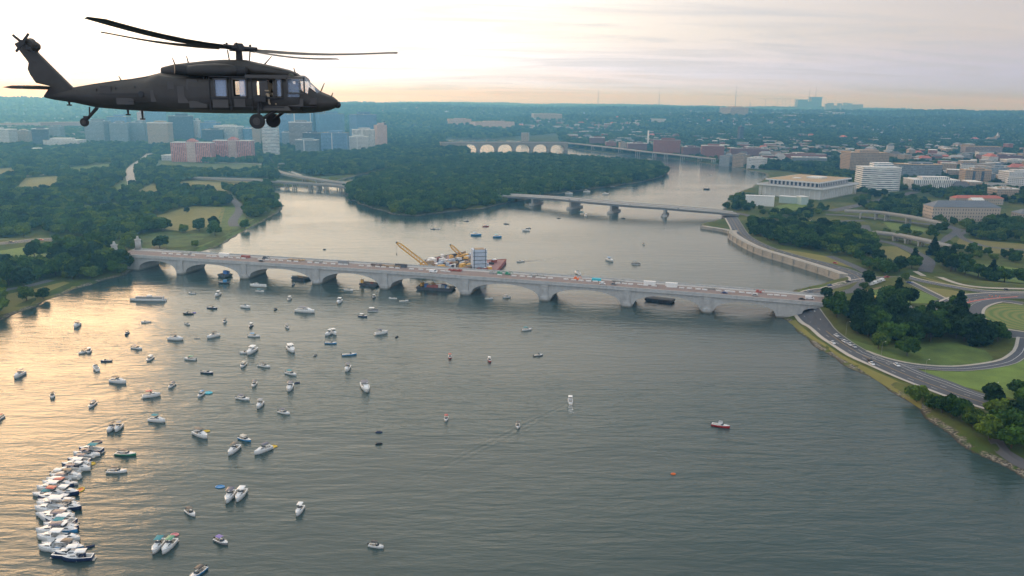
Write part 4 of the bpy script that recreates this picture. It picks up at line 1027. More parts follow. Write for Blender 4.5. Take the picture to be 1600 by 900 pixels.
HS.sort(key=lambda q: -q[2] * q[4] * pxm(q[0]) ** 2)
CN = {'white': 'white', 'tan': 'tan', 'brick': 'red brick', 'plum': 'dark brick', 'grey': 'grey', 'pale': 'pale pink'}
far_w, far_r = {}, {}
ymid = lambda x: 224 + 0.03 * (x - 900)
for i, (p, _, s, d, h, rz, c, x, y) in enumerate(HS):
    flat = rg.random() < 0.6 or s > 35; rc = rg.choice(('white', 'grey', 'grey', 'grey', 'dark')) if flat else rg.choice(('slate', 'grey', 'red', 'dark'))
    if i < 200:
        part_ = 'left ridge' if x < 300 else 'hill past the island' if x < 900 else 'waterfront town' if x < 1130 else 'right bank town' if x < 1380 else 'right edge town'
        big = 'large' if s > 36 else 'mid-sized' if s > 24 else 'small'
        ht = 'tall' if h > 15 else 'low'
        r = empty('town_house', p, rz, f'{big} {ht} {CN[c]} building, {"flat" if flat else "pitched"} {rc} roof, {part_}, {"far " if y < ymid(x) else "near "}{("left", "middle", "right")[int(x / 100) % 3]}', 'house', 'houses and blocks scattered over the town and hills')
        a, b = MB(), MB(); house_mesh(a, b, s, d, h, flat); a.build('wall', FA[c], r); b.build('roof', RF[rc], r)
    else:
        house_mesh(far_w.setdefault(c, MB()), far_r.setdefault(rc, MB()), s, d, h, flat, p, rz)
allm, ms = MB(), []
for dct, lib in ((far_w, FA), (far_r, RF)):
    for k_, mbx in dct.items(): allm.add(mbx.v, mbx.f, len(ms)); ms.append(lib[k_])
tag(allm.build('distant_houses', ms), 'tiny distant houses dotted over the wooded hills', 'houses', kind='stuff')

# ================================================================== trees
def foliage(name, dk, lt):
    m = bpy.data.materials.new(name); m.use_nodes = True; t = NT(m.node_tree); bs = m.node_tree.nodes['Principled BSDF']
    co = t.n('ShaderNodeTexCoord').outputs['Object']; rnd = t.n('ShaderNodeObjectInfo').outputs['Random']
    n = t.noise(co, 0.5, 3, 0.6); isl = t.n('ShaderNodeNewGeometry').outputs['Random Per Island']
    k = t.math('ADD', t.math('MULTIPLY', t.sstep(n, 0.35, 0.75), 0.3), t.math('MULTIPLY', rnd, 0.45)); k = t.math('ADD', k, t.math('MULTIPLY', t.math('POWER', isl, 2.0), 0.5))
    t.l(t.mix(t.math('SUBTRACT', t.math('MULTIPLY', k, 1.25), 0.10, None, True), dk, lt), bs.inputs['Base Color']); bs.inputs['Roughness'].default_value = 0.7
    bs.inputs['Specular IOR Level'].default_value = 0.05
    return m
FOL = [foliage('deep_green_leaves', (0.008, 0.028, 0.006), (0.070, 0.140, 0.018)), foliage('mid_green_leaves', (0.018, 0.048, 0.008), (0.150, 0.215, 0.024)),
       foliage('dark_needles', (0.005, 0.018, 0.007), (0.030, 0.065, 0.016)), foliage('yellowish_leaves', (0.06, 0.095, 0.014), (0.16, 0.21, 0.03))]
bark = mat('bark', (0.08, 0.06, 0.045), 0.95, var=0.2)
def crown_mesh(seed, hgt, rad, kind, mi, nleaf, lsz):
    g = np.random.RandomState(seed); mb = MB(); lobes = []
    if kind == 'round':
        for k in range(13):
            a = g.uniform(0, 6.28); q = math.sqrt(g.uniform(0, 1)) * rad * 0.68; z = hgt * g.uniform(0.36, 0.82) * (1 - 0.25 * (q / rad) ** 2)
            r = rad * g.uniform(0.30, 0.46); lobes.append((q * math.cos(a), q * math.sin(a), z, r, r * g.uniform(0.65, 0.9)))
        lobes.append((0, 0, hgt * 0.58, rad * 0.62, hgt * 0.28))
    elif kind == 'cone':
        for k in range(15):
            f = k / 14; z = hgt * (0.16 + 0.78 * f); q = rad * (1 - f) * 0.55; a = k * 2.4
            r = rad * (0.22 + 0.36 * (1 - f)); lobes.append((q * math.cos(a), q * math.sin(a), z, r, r * 0.75))
        lobes.append((0, 0, hgt * 0.42, rad * 0.5, hgt * 0.36))
    else:
        for k in range(16):
            a = g.uniform(0, 6.28); q = math.sqrt(g.uniform(0, 1)) * rad * 0.8; z = hgt * g.uniform(0.28, 0.72)
            r = rad * g.uniform(0.22, 0.34); lobes.append((q * math.cos(a), q * math.sin(a), z, r, r * 0.8))
        lobes.append((0, 0, hgt * 0.45, rad * 0.6, hgt * 0.22))
    for (x, y, z, r, rz_) in lobes:
        b = len(mb.v); mb.ell((x, y, z), (r * 0.84, r * 0.84, rz_ * 0.84), 8, 6)
        for i in range(b, len(mb.v)):
            v = mb.v[i]; j = 1 + g.uniform(-0.13, 0.13); mb.v[i] = (x + (v[0] - x) * j, y + (v[1] - y) * j, z + (v[2] - z) * j)
    wts = np.array([l[3] ** 2 for l in lobes]); wts /= wts.sum()
    for li in g.choice(len(lobes), nleaf, p=wts):
        x, y, z, r, rz_ = lobes[li]; d = g.normal(size=3); d[2] = d[2] * 0.9 + 0.25; d /= np.linalg.norm(d)
        k = g.uniform(0.82, 1.10); c = np.array([x + d[0] * r * k, y + d[1] * r * k, z + d[2] * rz_ * k])
        n_ = d + g.normal(size=3) * 0.8; n_ /= np.linalg.norm(n_); u = np.cross(n_, g.normal(size=3)); u /= np.linalg.norm(u) + 1e-9; v = np.cross(n_, u)
        s = lsz * g.uniform(0.6, 1.25)
        mb.add([c + u * s * g.uniform(.7, 1.1), c + v * s * g.uniform(.5, .9), c - u * s * g.uniform(.7, 1.1), c - v * s * g.uniform(.5, .9)], [(0, 1, 2, 3)])
    me = bpy.data.meshes.new('crown'); me.from_pydata([tuple(v) for v in mb.v], [], mb.f); me.materials.append(FOL[mi]); me.update()
    return me
def trunk_mesh(seed, hgt, rad):
    g = random.Random(seed); mb = MB().tube((0, 0, -1), (0.2, 0, hgt * 0.45), hgt * 0.028, hgt * 0.018, 7)
    for k in range(5):
        a = k * 1.26 + g.random(); mb.tube((0.1, 0, hgt * g.uniform(0.25, 0.42)), (rad * 0.55 * math.cos(a), rad * 0.55 * math.sin(a), hgt * g.uniform(0.5, 0.7)), hgt * 0.012, hgt * 0.005, 5)
    me = bpy.data.meshes.new('trunk'); me.from_pydata(mb.v, [], mb.f); me.materials.append(bark); me.update(); return me
PROTO = []   # crown mesh, trunk mesh, name, words
for i, (kind, hg, rd, mi, nm, wd_) in enumerate((('round', 14, 7.0, 0, 'broadleaf_tree', 'dark green round crowned'), ('round', 13, 7.5, 1, 'broadleaf_tree', 'mid green round crowned'), ('broad', 15, 8.5, 0, 'broadleaf_tree', 'dark spreading'),
        ('broad', 11, 6.5, 1, 'broadleaf_tree', 'mid green spreading'), ('cone', 17, 5.5, 2, 'conifer_tree', 'dark conical'), ('round', 9, 5.2, 3, 'broadleaf_tree', 'small yellow green'), ('round', 15, 6.2, 2, 'broadleaf_tree', 'very dark dense'))):
    PROTO.append((crown_mesh(i + 1, hg, rd, kind, mi, 1300, 0.95 if i != 5 else 0.75), trunk_mesh(i, hg, rd), nm, wd_, hg, rd))
def ok_spot(x, y, clear=True, rm=3.5):
    if sdist(WATER, np.array([x]), np.array([y]))[0] > -2.5 and sdist(ISLAND, np.array([x]), np.array([y]))[0] < 1.5: return False
    return True
# candidate points
TREES = []         # x, y, proto, scale, zone
nprng = np.random.RandomState(21)
RP = [(np.array([(q.x, q.y) for q in L[::2]]), hw) for L, hw in ROADS]
RC = [(r.mean(0), np.abs(r - r.mean(0)).max() * 1.5 + 25) for r, _ in RP]
def wood(px_poly, spacing, protos, zone, scale=(0.8, 1.2), keep=1.0, world=None, glades=True, edge=2.0, rmul=1.0):
    P = PG(px_poly, 3.0) if world is None else world
    lo, hi = P.min(0), P.max(0)
    gx, gy = np.meshgrid(np.arange(lo[0], hi[0], spacing), np.arange(lo[1], hi[1], spacing * 0.87))
    gx = gx + (np.arange(gx.shape[0]) % 2)[:, None] * spacing / 2
    X = (gx + nprng.uniform(-.36, .36, gx.shape) * spacing).ravel(); Y = (gy + nprng.uniform(-.36, .36, gy.shape) * spacing).ravel()
    k = sdist(P, X, Y) > 0
    X, Y = X[k], Y[k]
    ang = np.abs(np.arctan2(X, Y)) < R(38); X, Y = X[ang], Y[ang]
    k = np.maximum(-sdist(WATER, X, Y), sdist(ISLAND, X, Y)) > edge; X, Y = X[k], Y[k]
    if keep < 1:
        wv = np.sin(X / 31 + 1.1 * np.sin(Y / 47)) * np.sin(Y / 37 + 0.7 * np.sin(X / 53)) * 0.5 + 0.5
        k = nprng.uniform(size=len(X)) < keep * (0.35 + 1.3 * wv); X, Y = X[k], Y[k]
    k = np.ones(len(X), bool)
    if glades:
        for g in CLEAR: k &= sdist(g, X, Y) < -2.0
    for (r, hw), (c, rad) in zip(RP, RC):
        near = np.where(k & (np.hypot(X - c[0], Y - c[1]) < rad * 1.5 + 40))[0]
        if len(near):
            dd = np.min((X[near, None] - r[None, :, 0]) ** 2 + (Y[near, None] - r[None, :, 1]) ** 2, axis=1); k[near[dd < (hw + 5.5 * rmul) ** 2]] = False
    for bx, by, br in BUILT:
        k &= (X - bx) ** 2 + (Y - by) ** 2 > (br + 3) ** 2
    X, Y = X[k], Y[k]
    # keep clear of the bridge deck
    sx_ = (X - B1.x) * BD.x + (Y - B1.y) * BD.y; sy_ = -(X - B1.x) * BD.y + (Y - B1.y) * BD.x
    k = ~((sx_ > ENDW - 6) & (sx_ < ENDE + 2) & (sy_ > -6) & (sy_ < WID + 6)); X, Y = X[k], Y[k]
    for x, y in zip(X, Y): TREES.append((x, y, protos[nprng.randint(len(protos))], nprng.uniform(*scale), zone))
ALLT = (0, 1, 2, 1, 3, 6, 5, 0)
wood([(-80, 540), (0, 497), (45, 478), (90, 458), (150, 436), (205, 424), (222, 412), (205, 400), (150, 402), (100, 405), (60, 416), (20, 428), (-80, 440)], 10.5, ALLT + (2,), 'of the trees left below the bridge', keep=1.0, scale=(1.0, 1.4))
wood([(-200, 380), (0, 376), (60, 368), (110, 370), (175, 375), (205, 390), (235, 384), (300, 382), (345, 365), (360, 352), (400, 340), (436, 326), (425, 300), (380, 290), (240, 285), (150, 288), (60, 300), (-200, 300)], 10.5, ALLT, 'of the left bank woods', keep=0.85, scale=(0.9, 1.25))
wood([(-200, 300), (60, 300), (240, 286), (430, 292), (430, 262), (410, 250), (300, 246), (150, 232), (-200, 232)], 12, ALLT, 'in the far woods of the left bank', keep=0.9, scale=(0.9, 1.3))
wood([(-200, 236), (150, 236), (300, 248), (420, 250), (470, 236), (610, 232), (700, 222), (600, 205), (300, 212), (-200, 200)], 16, ALLT, 'x', keep=0.72, scale=(1.0, 1.4), glades=False)
wood([(428, 250), (440, 268), (480, 276), (560, 272), (604, 264), (660, 252), (735, 240), (725, 230), (690, 224), (620, 228), (560, 240), (470, 243)], 12, ALLT, 'x', scale=(0.9, 1.3))
wood(None, 10.5, (0, 1, 2, 0, 3, 5), 'on the wooded island', world=ISLAND, edge=0.5, scale=(0.85, 1.35), glades=False)
# right bank
wood([(1290, 492), (1330, 488), (1400, 490), (1440, 494), (1500, 500), (1535, 512), (1580, 522), (1600, 532), (1590, 548), (1560, 545), (1540, 545), (1490, 530), (1430, 538), (1385, 540), (1335, 520), (1300, 507)], 9.0, (0, 2, 6, 6, 4, 0), 'of the grove beside the parkway', scale=(0.9, 1.3), edge=6)
wood([(1160, 345), (1200, 350), (1260, 355), (1330, 360), (1360, 375), (1380, 410), (1395, 432), (1370, 436), (1340, 425), (1290, 400), (1240, 392), (1200, 385), (1170, 365)], 11.5, (0, 1, 2, 6, 0), 'of the riverside park', keep=0.95, scale=(0.8, 1.15), edge=10)
wood([(1400, 435), (1440, 425), (1500, 430), (1560, 448), (1620, 452), (1620, 428), (1560, 425), (1500, 410), (1440, 395), (1420, 405), (1410, 420)], 12, (0, 2, 6, 4, 2), 'of the belt behind the plaza', keep=0.9, scale=(0.85, 1.2))
wood([(1375, 350), (1640, 375), (1640, 425), (1500, 400), (1430, 388), (1370, 372)], 16, ALLT, 'on the right bank lawns', keep=0.42, scale=(0.6, 1.0))
wood([(1440, 345), (1640, 352), (1640, 385), (1500, 370), (1430, 358)], 13, ALLT, 'near the slate roofed building', keep=0.6, scale=(0.8, 1.15))
wood([(1100, 330), (1135, 318), (1160, 305), (1175, 310), (1180, 325), (1150, 345), (1120, 340)], 11, ALLT, 'at the girder bridge end', keep=0.7, scale=(0.7, 1.0), edge=4)
wood([(1180, 326), (1260, 318), (1290, 325), (1280, 345), (1200, 345)], 13, ALLT, 'before the arts building', keep=0.45, scale=(0.5, 0.85))
wood([(1100, 258), (1200, 266), (1260, 272), (1330, 290), (1420, 300), (1480, 312), (1600, 320), (1640, 340), (1640, 290), (1450, 270), (1300, 256), (1180, 250)], 12, ALLT, 'x', keep=0.75, scale=(0.8, 1.1), edge=4)
wood([(1340, 300), (1400, 304), (1450, 320), (1440, 345), (1380, 335), (1330, 320)], 12, ALLT, 'x', keep=0.7, scale=(0.7, 1.05))
wood([(870, 206), (1640, 226), (1640, 290), (1400, 262), (1180, 244), (1000, 238), (880, 230)], 12.5, ALLT, 'x', keep=0.9, scale=(0.85, 1.2), glades=False)
wood([(870, 228), (960, 238), (1050, 246), (1120, 252), (1120, 246), (1000, 232), (880, 224)], 13, ALLT, 'x', keep=0.9, scale=(0.8, 1.0), glades=False, edge=1)
wood([(-200, 202), (600, 206), (700, 224), (880, 208), (1640, 228), (1640, 206), (1200, 195), (900, 190), (600, 186), (-200, 190)], 26, ALLT, 'x', keep=0.75, scale=(1.2, 1.9), glades=False)
wood([(-200, 190), (600, 186), (900, 190), (1640, 206), (1640, 190), (1200, 180), (900, 172), (600, 172), (-200, 178)], 48, ALLT, 'x', keep=0.7, scale=(1.6, 2.6), glades=False)
# trees that stand out one by one
ONE = [(1432, 628, 1, .8, 'green bank tree left of the bright bushy one'), (1472, 645, 2, .85, 'spreading bank tree between the bright bushy one and the dark one'), (1503, 655, 0, .85, 'dark bank tree right of the pair by the parkway'), (1520, 668, 3, 1.0, 'light green bank tree left of the broad leaning one'), (1566, 676, 2, 1.05, 'spreading tree behind the broad leaning one'), (1596, 690, 0, 1.1, 'dark tree at the lower right edge'), (1560, 655, 1, .9, 'green tree between the parkway and the lower right path'), (1590, 660, 6, .95, 'very dark tree by the lower right path'), (1548, 634, 6, 0.95, 'lone very dark round tree between the two carriageways near the right edge'), (1457, 640, 1, 0.72, 'bright green bushy tree on the river bank, first right of the parkway kerb'), (1487, 652, 0, 0.72, 'dark green bank tree just right of the bright bushy one'),
       (1545, 688, 1, 1.0, 'broad mid green tree leaning over the river bank at the lower right'), (1580, 700, 2, 1.0, 'spreading tree at the lower right edge by the curved path'), (1600, 640, 0, 0.95, 'dark tree cut by the right edge above the parkway'), (1590, 618, 2, 0.8, 'spreading tree at the right edge above the parkway'),
       (1440, 617, 1, 0.42, 'small green tree at the kerb of the parkway'), (1415, 438, 1, 0.55, 'small green tree beside the white vehicles at the plaza'), (1355, 446, 6, 0.95, 'dark rounded tree by the parkway north of the bridge end'), (1350, 452, 1, 0.5, 'small bright bush in front of the dark rounded tree'),
       (1417, 556, 0, 1.0, 'round green tree at the grove edge nearest the parkway'), (1372, 545, 1, 0.9, 'bright green tree at the left front of the grove'), (1290, 470, 6, 0.8, 'dark tree at the right end of the arched bridge, left of the plaza'), (1310, 474, 0, 0.7, 'second dark tree at the right end of the arched bridge'),
       (42, 470, 1, 0.95, 'bright green tree at the left bank corner, nearest the water'), (68, 468, 0, 0.75, 'darker tree right of the bright green one on the left bank'), (150, 432, 2, 0.9, 'spreading tree over the water below the left end of the bridge'), (176, 427, 0, 0.95, 'dark tree hugging the left end of the arched bridge'), (205, 420, 6, 0.9, 'very dark tree touching the first arch'), (190, 428, 1, 0.8, 'green tree over the water at the first arch'),
       (292, 333, 6, 0.62, 'lone dark round tree in the clearing on the left bank'), (305, 386, 1, 0.62, 'small green tree on the lawn strip beyond the bridge'), (382, 358, 0, 0.9, 'dark round tree near the point on the left bank'), (250, 388, 2, 1.1, 'large dark tree behind the left part of the bridge'),
       (1150, 322, 0, 0.5, 'small tree left of the blank white pavilion'), (1460, 395, 0, 0.72, 'round dark tree beside the lower road ramp'), (1498, 392, 2, 0.7, 'dark tree pair member on the lawn right of the lower ramp'), (1527, 345, 1, 0.9, 'round tree in front of the slate roofed building'), (1405, 425, 6, 1.15, 'large dark tree at the head of the plaza')]
ONEW = []
for x, y, pr, sc_, lab in ONE:
    p = gpt(x, y); ONEW.append((p.x, p.y, pr, sc_, lab))
TREES = [tr for tr in TREES if not any((tr[0] - o_[0]) ** 2 + (tr[1] - o_[1]) ** 2 < 49 for o_ in ONEW)]
def view_size(tr):
    x, y = tr[0], tr[1]; v = Vector((x, y, -H + 5)); dpt = v.dot(FWD); sx_ = 800 + F * v.dot(RT) / dpt; sy_ = 450 - F * v.dot(UP) / dpt
    if tr[4] == 'x' or not (-10 < sx_ < 1610 and sy_ < 920): return 0
    return PROTO[tr[2]][4] * tr[3] * F / dpt
TREES.sort(key=lambda q: -view_size(q))
NIND = 270
proto_obj = {}
def plant(x, y, pr, sc_, lab, grp):
    cm, tm, nm, wd_, hg, rd = PROTO[pr]; z = hz1(x, y)
    rz = random.Random(int(x * 13 + y * 7)).uniform(0, 6.28)
    r = empty(nm, (x, y, z - 0.3), rz, lab, 'tree', grp); r.scale = (sc_,) * 3
    for n_, me in (('crown', cm), ('trunk', tm)):
        o = bpy.data.objects.new(n_, me); COL.objects.link(o); setpar(o, r)
        if n_ == 'crown' and pr not in proto_obj: proto_obj[pr] = o
for x, y, pr, sc_, lab in ONEW: plant(x, y, pr, sc_, lab, 'single trees that stand out on the banks')
ZB = {}
for tr in TREES[:NIND]:
    v_ = Vector((tr[0], tr[1], -H + 5)); sx_ = 800 + F * v_.dot(RT) / v_.dot(FWD); d_ = math.hypot(tr[0], tr[1]); z_ = ZB.get(tr[4], (1e9, -1e9, 1e9, -1e9))
    ZB[tr[4]] = (min(z_[0], sx_), max(z_[1], sx_), min(z_[2], d_), max(z_[3], d_))
for tr in TREES[:NIND]:
    sz = 'large' if tr[3] > 1.08 else 'small' if tr[3] < 0.85 else 'mid-sized'
    v_ = Vector((tr[0], tr[1], -H + 5)); sx_ = 800 + F * v_.dot(RT) / v_.dot(FWD); zx0, zx1, zd0, zd1 = ZB[tr[4]]
    q_ = ('left end', 'left part', 'middle', 'right part', 'right end')[min(4, int(5 * (sx_ - zx0) / (zx1 - zx0 + 1)))]; dq = ('front', 'second', 'third', 'back')[min(3, int(4 * (math.hypot(tr[0], tr[1]) - zd0) / (zd1 - zd0 + 1)))]
    short = {'mid green': 'green', 'dark green': 'dark'}; kd = PROTO[tr[2]][3].replace('mid green', 'green').replace('dark green', 'dark').replace(' crowned', '')
    plant(*tr[:4], f'{sz} {kd} tree, {q_}, {dq} row {tr[4]}', 'trees ' + tr[4])
REST = TREES[NIND:]
# everything further off reads as one mass of woodland
me = bpy.data.meshes.new('woodland'); n = len(REST)
XY = np.array([(tr[0], tr[1]) for tr in REST]); ZZ = height(XY[:, 0], XY[:, 1]) - 0.8
me.vertices.add(n); me.vertices.foreach_set('co', np.column_stack([XY, ZZ]).astype(np.float32).ravel())
for nm, dt, vals in (('tree_size', 'FLOAT', [tr[3] for tr in REST]), ('tree_kind', 'INT', [tr[2] for tr in REST]), ('tree_turn', 'FLOAT', nprng.uniform(0, 6.28, n))):
    at = me.attributes.new(nm, dt, 'POINT'); at.data.foreach_set('value', np.array(vals, dtype=np.int32 if dt == 'INT' else np.float32))
wood_o = bpy.data.objects.new('woodland', me); COL.objects.link(wood_o)
tag(wood_o, 'distant woods covering the banks, the island and the hills', 'woodland', kind='stuff')
ng = bpy.data.node_groups.new('woodland', 'GeometryNodeTree')
ng.interface.new_socket('Geometry', in_out='INPUT', socket_type='NodeSocketGeometry'); ng.interface.new_socket('Geometry', in_out='OUTPUT', socket_type='NodeSocketGeometry')
gi, go = ng.nodes.new('NodeGroupInput'), ng.nodes.new('NodeGroupOutput')
jn = ng.nodes.new('GeometryNodeJoinGeometry')
for k in sorted(range(len(PROTO)), reverse=True):
    if k not in proto_obj: plant(-900 - k, 1300, k, 0.8, 'tree deep in the woods beyond the left edge of the photo', 'trees beyond the left edge')
    oi = ng.nodes.new('GeometryNodeObjectInfo'); oi.inputs['Object'].default_value = proto_obj[k]
    gti = ng.nodes.new('GeometryNodeGeometryToInstance'); ng.links.new(oi.outputs['Geometry'], gti.inputs[0]); ng.links.new(gti.outputs[0], jn.inputs[0])
iop = ng.nodes.new('GeometryNodeInstanceOnPoints'); ng.links.new(gi.outputs[0], iop.inputs['Points']); ng.links.new(jn.outputs[0], iop.inputs['Instance'])
iop.inputs['Pick Instance'].default_value = True
def attr(nm, dt):
    a = ng.nodes.new('GeometryNodeInputNamedAttribute'); a.data_type = dt; a.inputs['Name'].default_value = nm; return a.outputs['Attribute']
ng.links.new(attr('tree_kind', 'INT'), iop.inputs['Instance Index'])
cx_ = ng.nodes.new('ShaderNodeCombineXYZ'); ng.links.new(attr('tree_turn', 'FLOAT'), cx_.inputs[2]); ng.links.new(cx_.outputs[0], iop.inputs['Rotation'])
ng.links.new(attr('tree_size', 'FLOAT'), iop.inputs['Scale'])
ng.links.new(iop.outputs[0], go.inputs[0])
md = wood_o.modifiers.new('woodland', 'NODES'); md.node_group = ng
print('TREES', len(TREES), 'HOUSES', len(HS))

# ================================================================== boats
gel = dict(white=mat('white_gelcoat', (0.78, 0.78, 0.77), 0.3, var=0.05), navy=mat('navy_gelcoat', (0.02, 0.035, 0.10), 0.3, var=0.05), black=mat('black_gelcoat', (0.02, 0.02, 0.025), 0.35, var=0.05),
           red=mat('red_gelcoat', (0.42, 0.025, 0.025), 0.35, var=0.05), blue=mat('blue_gelcoat', (0.06, 0.26, 0.52), 0.35, var=0.05), green=mat('green_gelcoat', (0.03, 0.24, 0.14), 0.35, var=0.05), teal=mat('teal_fabric', (0.04, 0.26, 0.30), 0.7),
           cream=mat('cream_deck', (0.60, 0.54, 0.45), 0.6), grey=mat('grey_hull_paint', (0.28, 0.29, 0.31), 0.5), yellow=mat('yellow_vinyl', (0.75, 0.50, 0.03), 0.5, var=0.05), orange=mat('orange_vinyl', (0.75, 0.16, 0.03), 0.5, var=0.05), pink=mat('pink_vinyl', (0.70, 0.25, 0.26), 0.5, var=0.05), cyan=mat('cyan_vinyl', (0.05, 0.50, 0.62), 0.5, var=0.05), purple=mat('purple_vinyl', (0.20, 0.14, 0.42), 0.5, var=0.05))
boot = mat('dark_waterline_paint', (0.03, 0.03, 0.04), 0.5)
tint = mat('tinted_windscreen', (0.03, 0.04, 0.05), 0.12, var=0.02)
chrome = mat('polished_rail', (0.6, 0.6, 0.6), 0.25, metal=0.8)
motor_m = mat('black_outboard_cowl', (0.03, 0.03, 0.035), 0.4)
seatm = mat('boat_seat_vinyl', (0.55, 0.48, 0.38), 0.7); floorm = mat('boat_floor_grey', (0.30, 0.29, 0.27), 0.8)
def hull_rings(L, B, D, z0=-0.25, blunt=0.0):
    rings = []
    for i in range(11):
        u = i / 10; x = -L / 2 + L * u
        w_ = B / 2 * (0.86 + 0.14 * min(1, u / 0.3)) * (1 - max(0, (u - 0.45) / 0.55) ** (2.4 - blunt * 0.0) * (1 - 0.45 * blunt))
        w_ = max(w_, 0.05 if u == 1 and not blunt else w_); sheer = D * (1 + 0.28 * u * u); kz = z0 + (D * 0.5) * max(0, (u - 0.75) / 0.25) ** 2
        rings.append([(x, -w_, sheer), (x, -w_ * 0.97, sheer * 0.55), (x - 0.02, -w_ * 0.72, kz * 0.4), (x - 0.04 * L * max(0, u - 0.6), 0, kz), (x - 0.02, w_ * 0.72, kz * 0.4), (x, w_ * 0.97, sheer * 0.55), (x, w_, sheer)])
    return rings
def make_boat(kind, L, hullc, topc, name):
    """one boat at the origin, bow towards +x"""
    r = empty(name)
    B = L * {'run': 0.34, 'cruiser': 0.34, 'open': 0.34, 'pontoon': 0.34, 'tour': 0.17, 'rescue': 0.34, 'work': 0.42}.get(kind, 0.33); D = {'run': 0.85, 'cruiser': 1.35, 'open': 0.75, 'rescue': 1.0, 'work': 1.1}.get(kind, 0.9) * (L / 7.5) ** 0.5
    if kind in ('run', 'cruiser', 'open', 'rescue', 'work'):
        R_ = hull_rings(L, B, D, blunt=0.8 if kind == 'work' else 0)
        mb = MB().loft(R_, closed=False, caps=False); mb.add(R_[0], [tuple(range(7))[::-1]]); hl = mb.build('hull', [gel[hullc]], r, True)
        # gunwale and foredeck around an open cockpit
        k = 6 if kind != 'cruiser' else 5
        mb = MB(); 
        for i in range(10):
            a, b = R_[i], R_[i + 1]
            if i >= k: mb.add([a[0], b[0], (b[0][0], 0, b[0][2] + 0.12), (a[0][0], 0, a[0][2] + 0.12 + 0.0), a[6], b[6]], [(0, 1, 2, 3), (3, 2, 5, 4)])
            else:
                for s_, q in ((0, 1), (6, -1)):
                    g = 0.16 * B; v = [a[s_], b[s_], (b[s_][0], b[s_][1] + q * g * .8, b[s_][2]), (a[s_][0], a[s_][1] + q * g * .8, a[s_][2]), (b[s_][0], b[s_][1] + q * g * .8, 0.25), (a[s_][0], a[s_][1] + q * g * .8, 0.25)]
                    mb.add(v, [(0, 1, 2, 3), (3, 2, 4, 5)] if q > 0 else [(3, 2, 1, 0), (5, 4, 2, 3)])
        a = R_[k]; mb.add([(a[0][0], a[0][1], a[0][2]), (a[0][0], a[6][1], a[0][2]), (a[0][0], a[6][1], 0.25), (a[0][0], a[0][1], 0.25)], [(0, 1, 2, 3)])
        mb.add([(-L / 2 + .02, -B * .4, D), (-L / 2 + 0.35, -B * .4, D), (-L / 2 + 0.35, B * .4, D), (-L / 2 + .02, B * .4, D), (-L / 2 + .35, -B * .4, .25), (-L / 2 + .35, B * .4, .25)], [(0, 1, 2, 3), (1, 4, 5, 2)])
        mb.build('deck', gel['white'] if hullc != 'black' else gel['grey'], r)
        x0, x1 = -L / 2 + 0.35, R_[k][0][0]; MB().box(((x0 + x1) / 2, 0, 0.22), (x1 - x0, B * 0.68, 0.08)).build('cockpit_floor', floorm, r)
        for s_ in (-1, 1): MB().box((x0 + (x1 - x0) * 0.72, s_ * B * 0.19, 0.5), (0.5, B * 0.18, 0.5)).box((x0 + (x1 - x0) * 0.72 - 0.25, s_ * B * 0.19, 0.85), (0.14, B * 0.18, 0.5)).build('seat', seatm, r)
        MB().box((x0 + 0.45, 0, 0.48), (0.6, B * 0.6, 0.45)).box((x0 + 0.15, 0, 0.75), (0.16, B * 0.6, 0.5)).build('bench_seat', seatm, r)
        xw = x1 + (0.05 if kind != 'cruiser' else -0.1)
        if kind == 'cruiser':
            hc = 0.75 * (L / 9); rg_ = []
            for u, wf, zf in ((0, 0.78, 1.0), (0.45, 0.72, 0.92), (0.8, 0.5, 0.5), (1.0, 0.22, 0.08)):
                x = xw + L * 0.36 * u; w_ = B / 2 * wf; zb_ = D * (1 + 0.28 * ((x + L / 2) / L) ** 2); rg_.append([(x, -w_, zb_ - 0.05), (x, -w_ * 0.8, zb_ + hc * zf), (x, w_ * 0.8, zb_ + hc * zf), (x, w_, zb_ - 0.05)])
            cb_ = MB().loft(rg_).build('cabin', gel['white'], r)
            for s_ in (-1, 1): MB().add([(xw + L * .04, s_ * B * .375, D * 1.15 + hc * .45), (xw + L * .22, s_ * B * .325, D * 1.2 + hc * .45), (xw + L * .2, s_ * B * .30, D * 1.2 + hc * .8), (xw + L * .04, s_ * B * .335, D * 1.15 + hc * .85)], [(0, 1, 2, 3) if s_ < 0 else (3, 2, 1, 0)]).build('side_window', tint, cb_)
        zt = D * 1.12 + (0.6 if kind == 'cruiser' else 0.1)
        mb = MB()
        if kind != 'work': mb.add([(xw + 0.5, 0, zt), (xw + 0.3, -B * .3, zt), (xw - 0.45, -B * .4, zt), (xw - 0.6, -B * .36, zt + .5), (xw, -B * .26, zt + .62), (xw + .1, 0, zt + .64), (xw, B * .26, zt + .62), (xw - 0.6, B * .36, zt + .5), (xw - 0.45, B * .4, zt), (xw + .3, B * .3, zt)], [(0, 1, 4, 5), (1, 2, 3, 4), (0, 5, 6, 9), (9, 6, 7, 8)])
        if mb.v: mb.build('windscreen', tint, r)
        if topc:
            zc = zt + 1.35; xc0, xc1 = (-L * 0.30, L * 0.06); n = 6; rg_ = []
            for i in range(n + 1):
                x = xc0 + (xc1 - xc0) * i / n; rg_.append([(x, -B * .42, zc - .12), (x, -B * .3, zc + .02), (x, 0, zc + 0.1 - .12 * abs(i / n - .5)), (x, B * .3, zc + .02), (x, B * .42, zc - .12), (x, 0, zc - 0.03)])
            cn = MB().loft(rg_).build('canopy', gel[topc], r)
            for x in (xc0 + .1, xc1 - .1):
                for s_ in (-1, 1): MB().tube((-L * 0.1, s_ * B * .42, D), (x, s_ * B * .41, zc - .1), 0.035, n=5).build('canopy_post', chrome, cn)
        mb = MB()
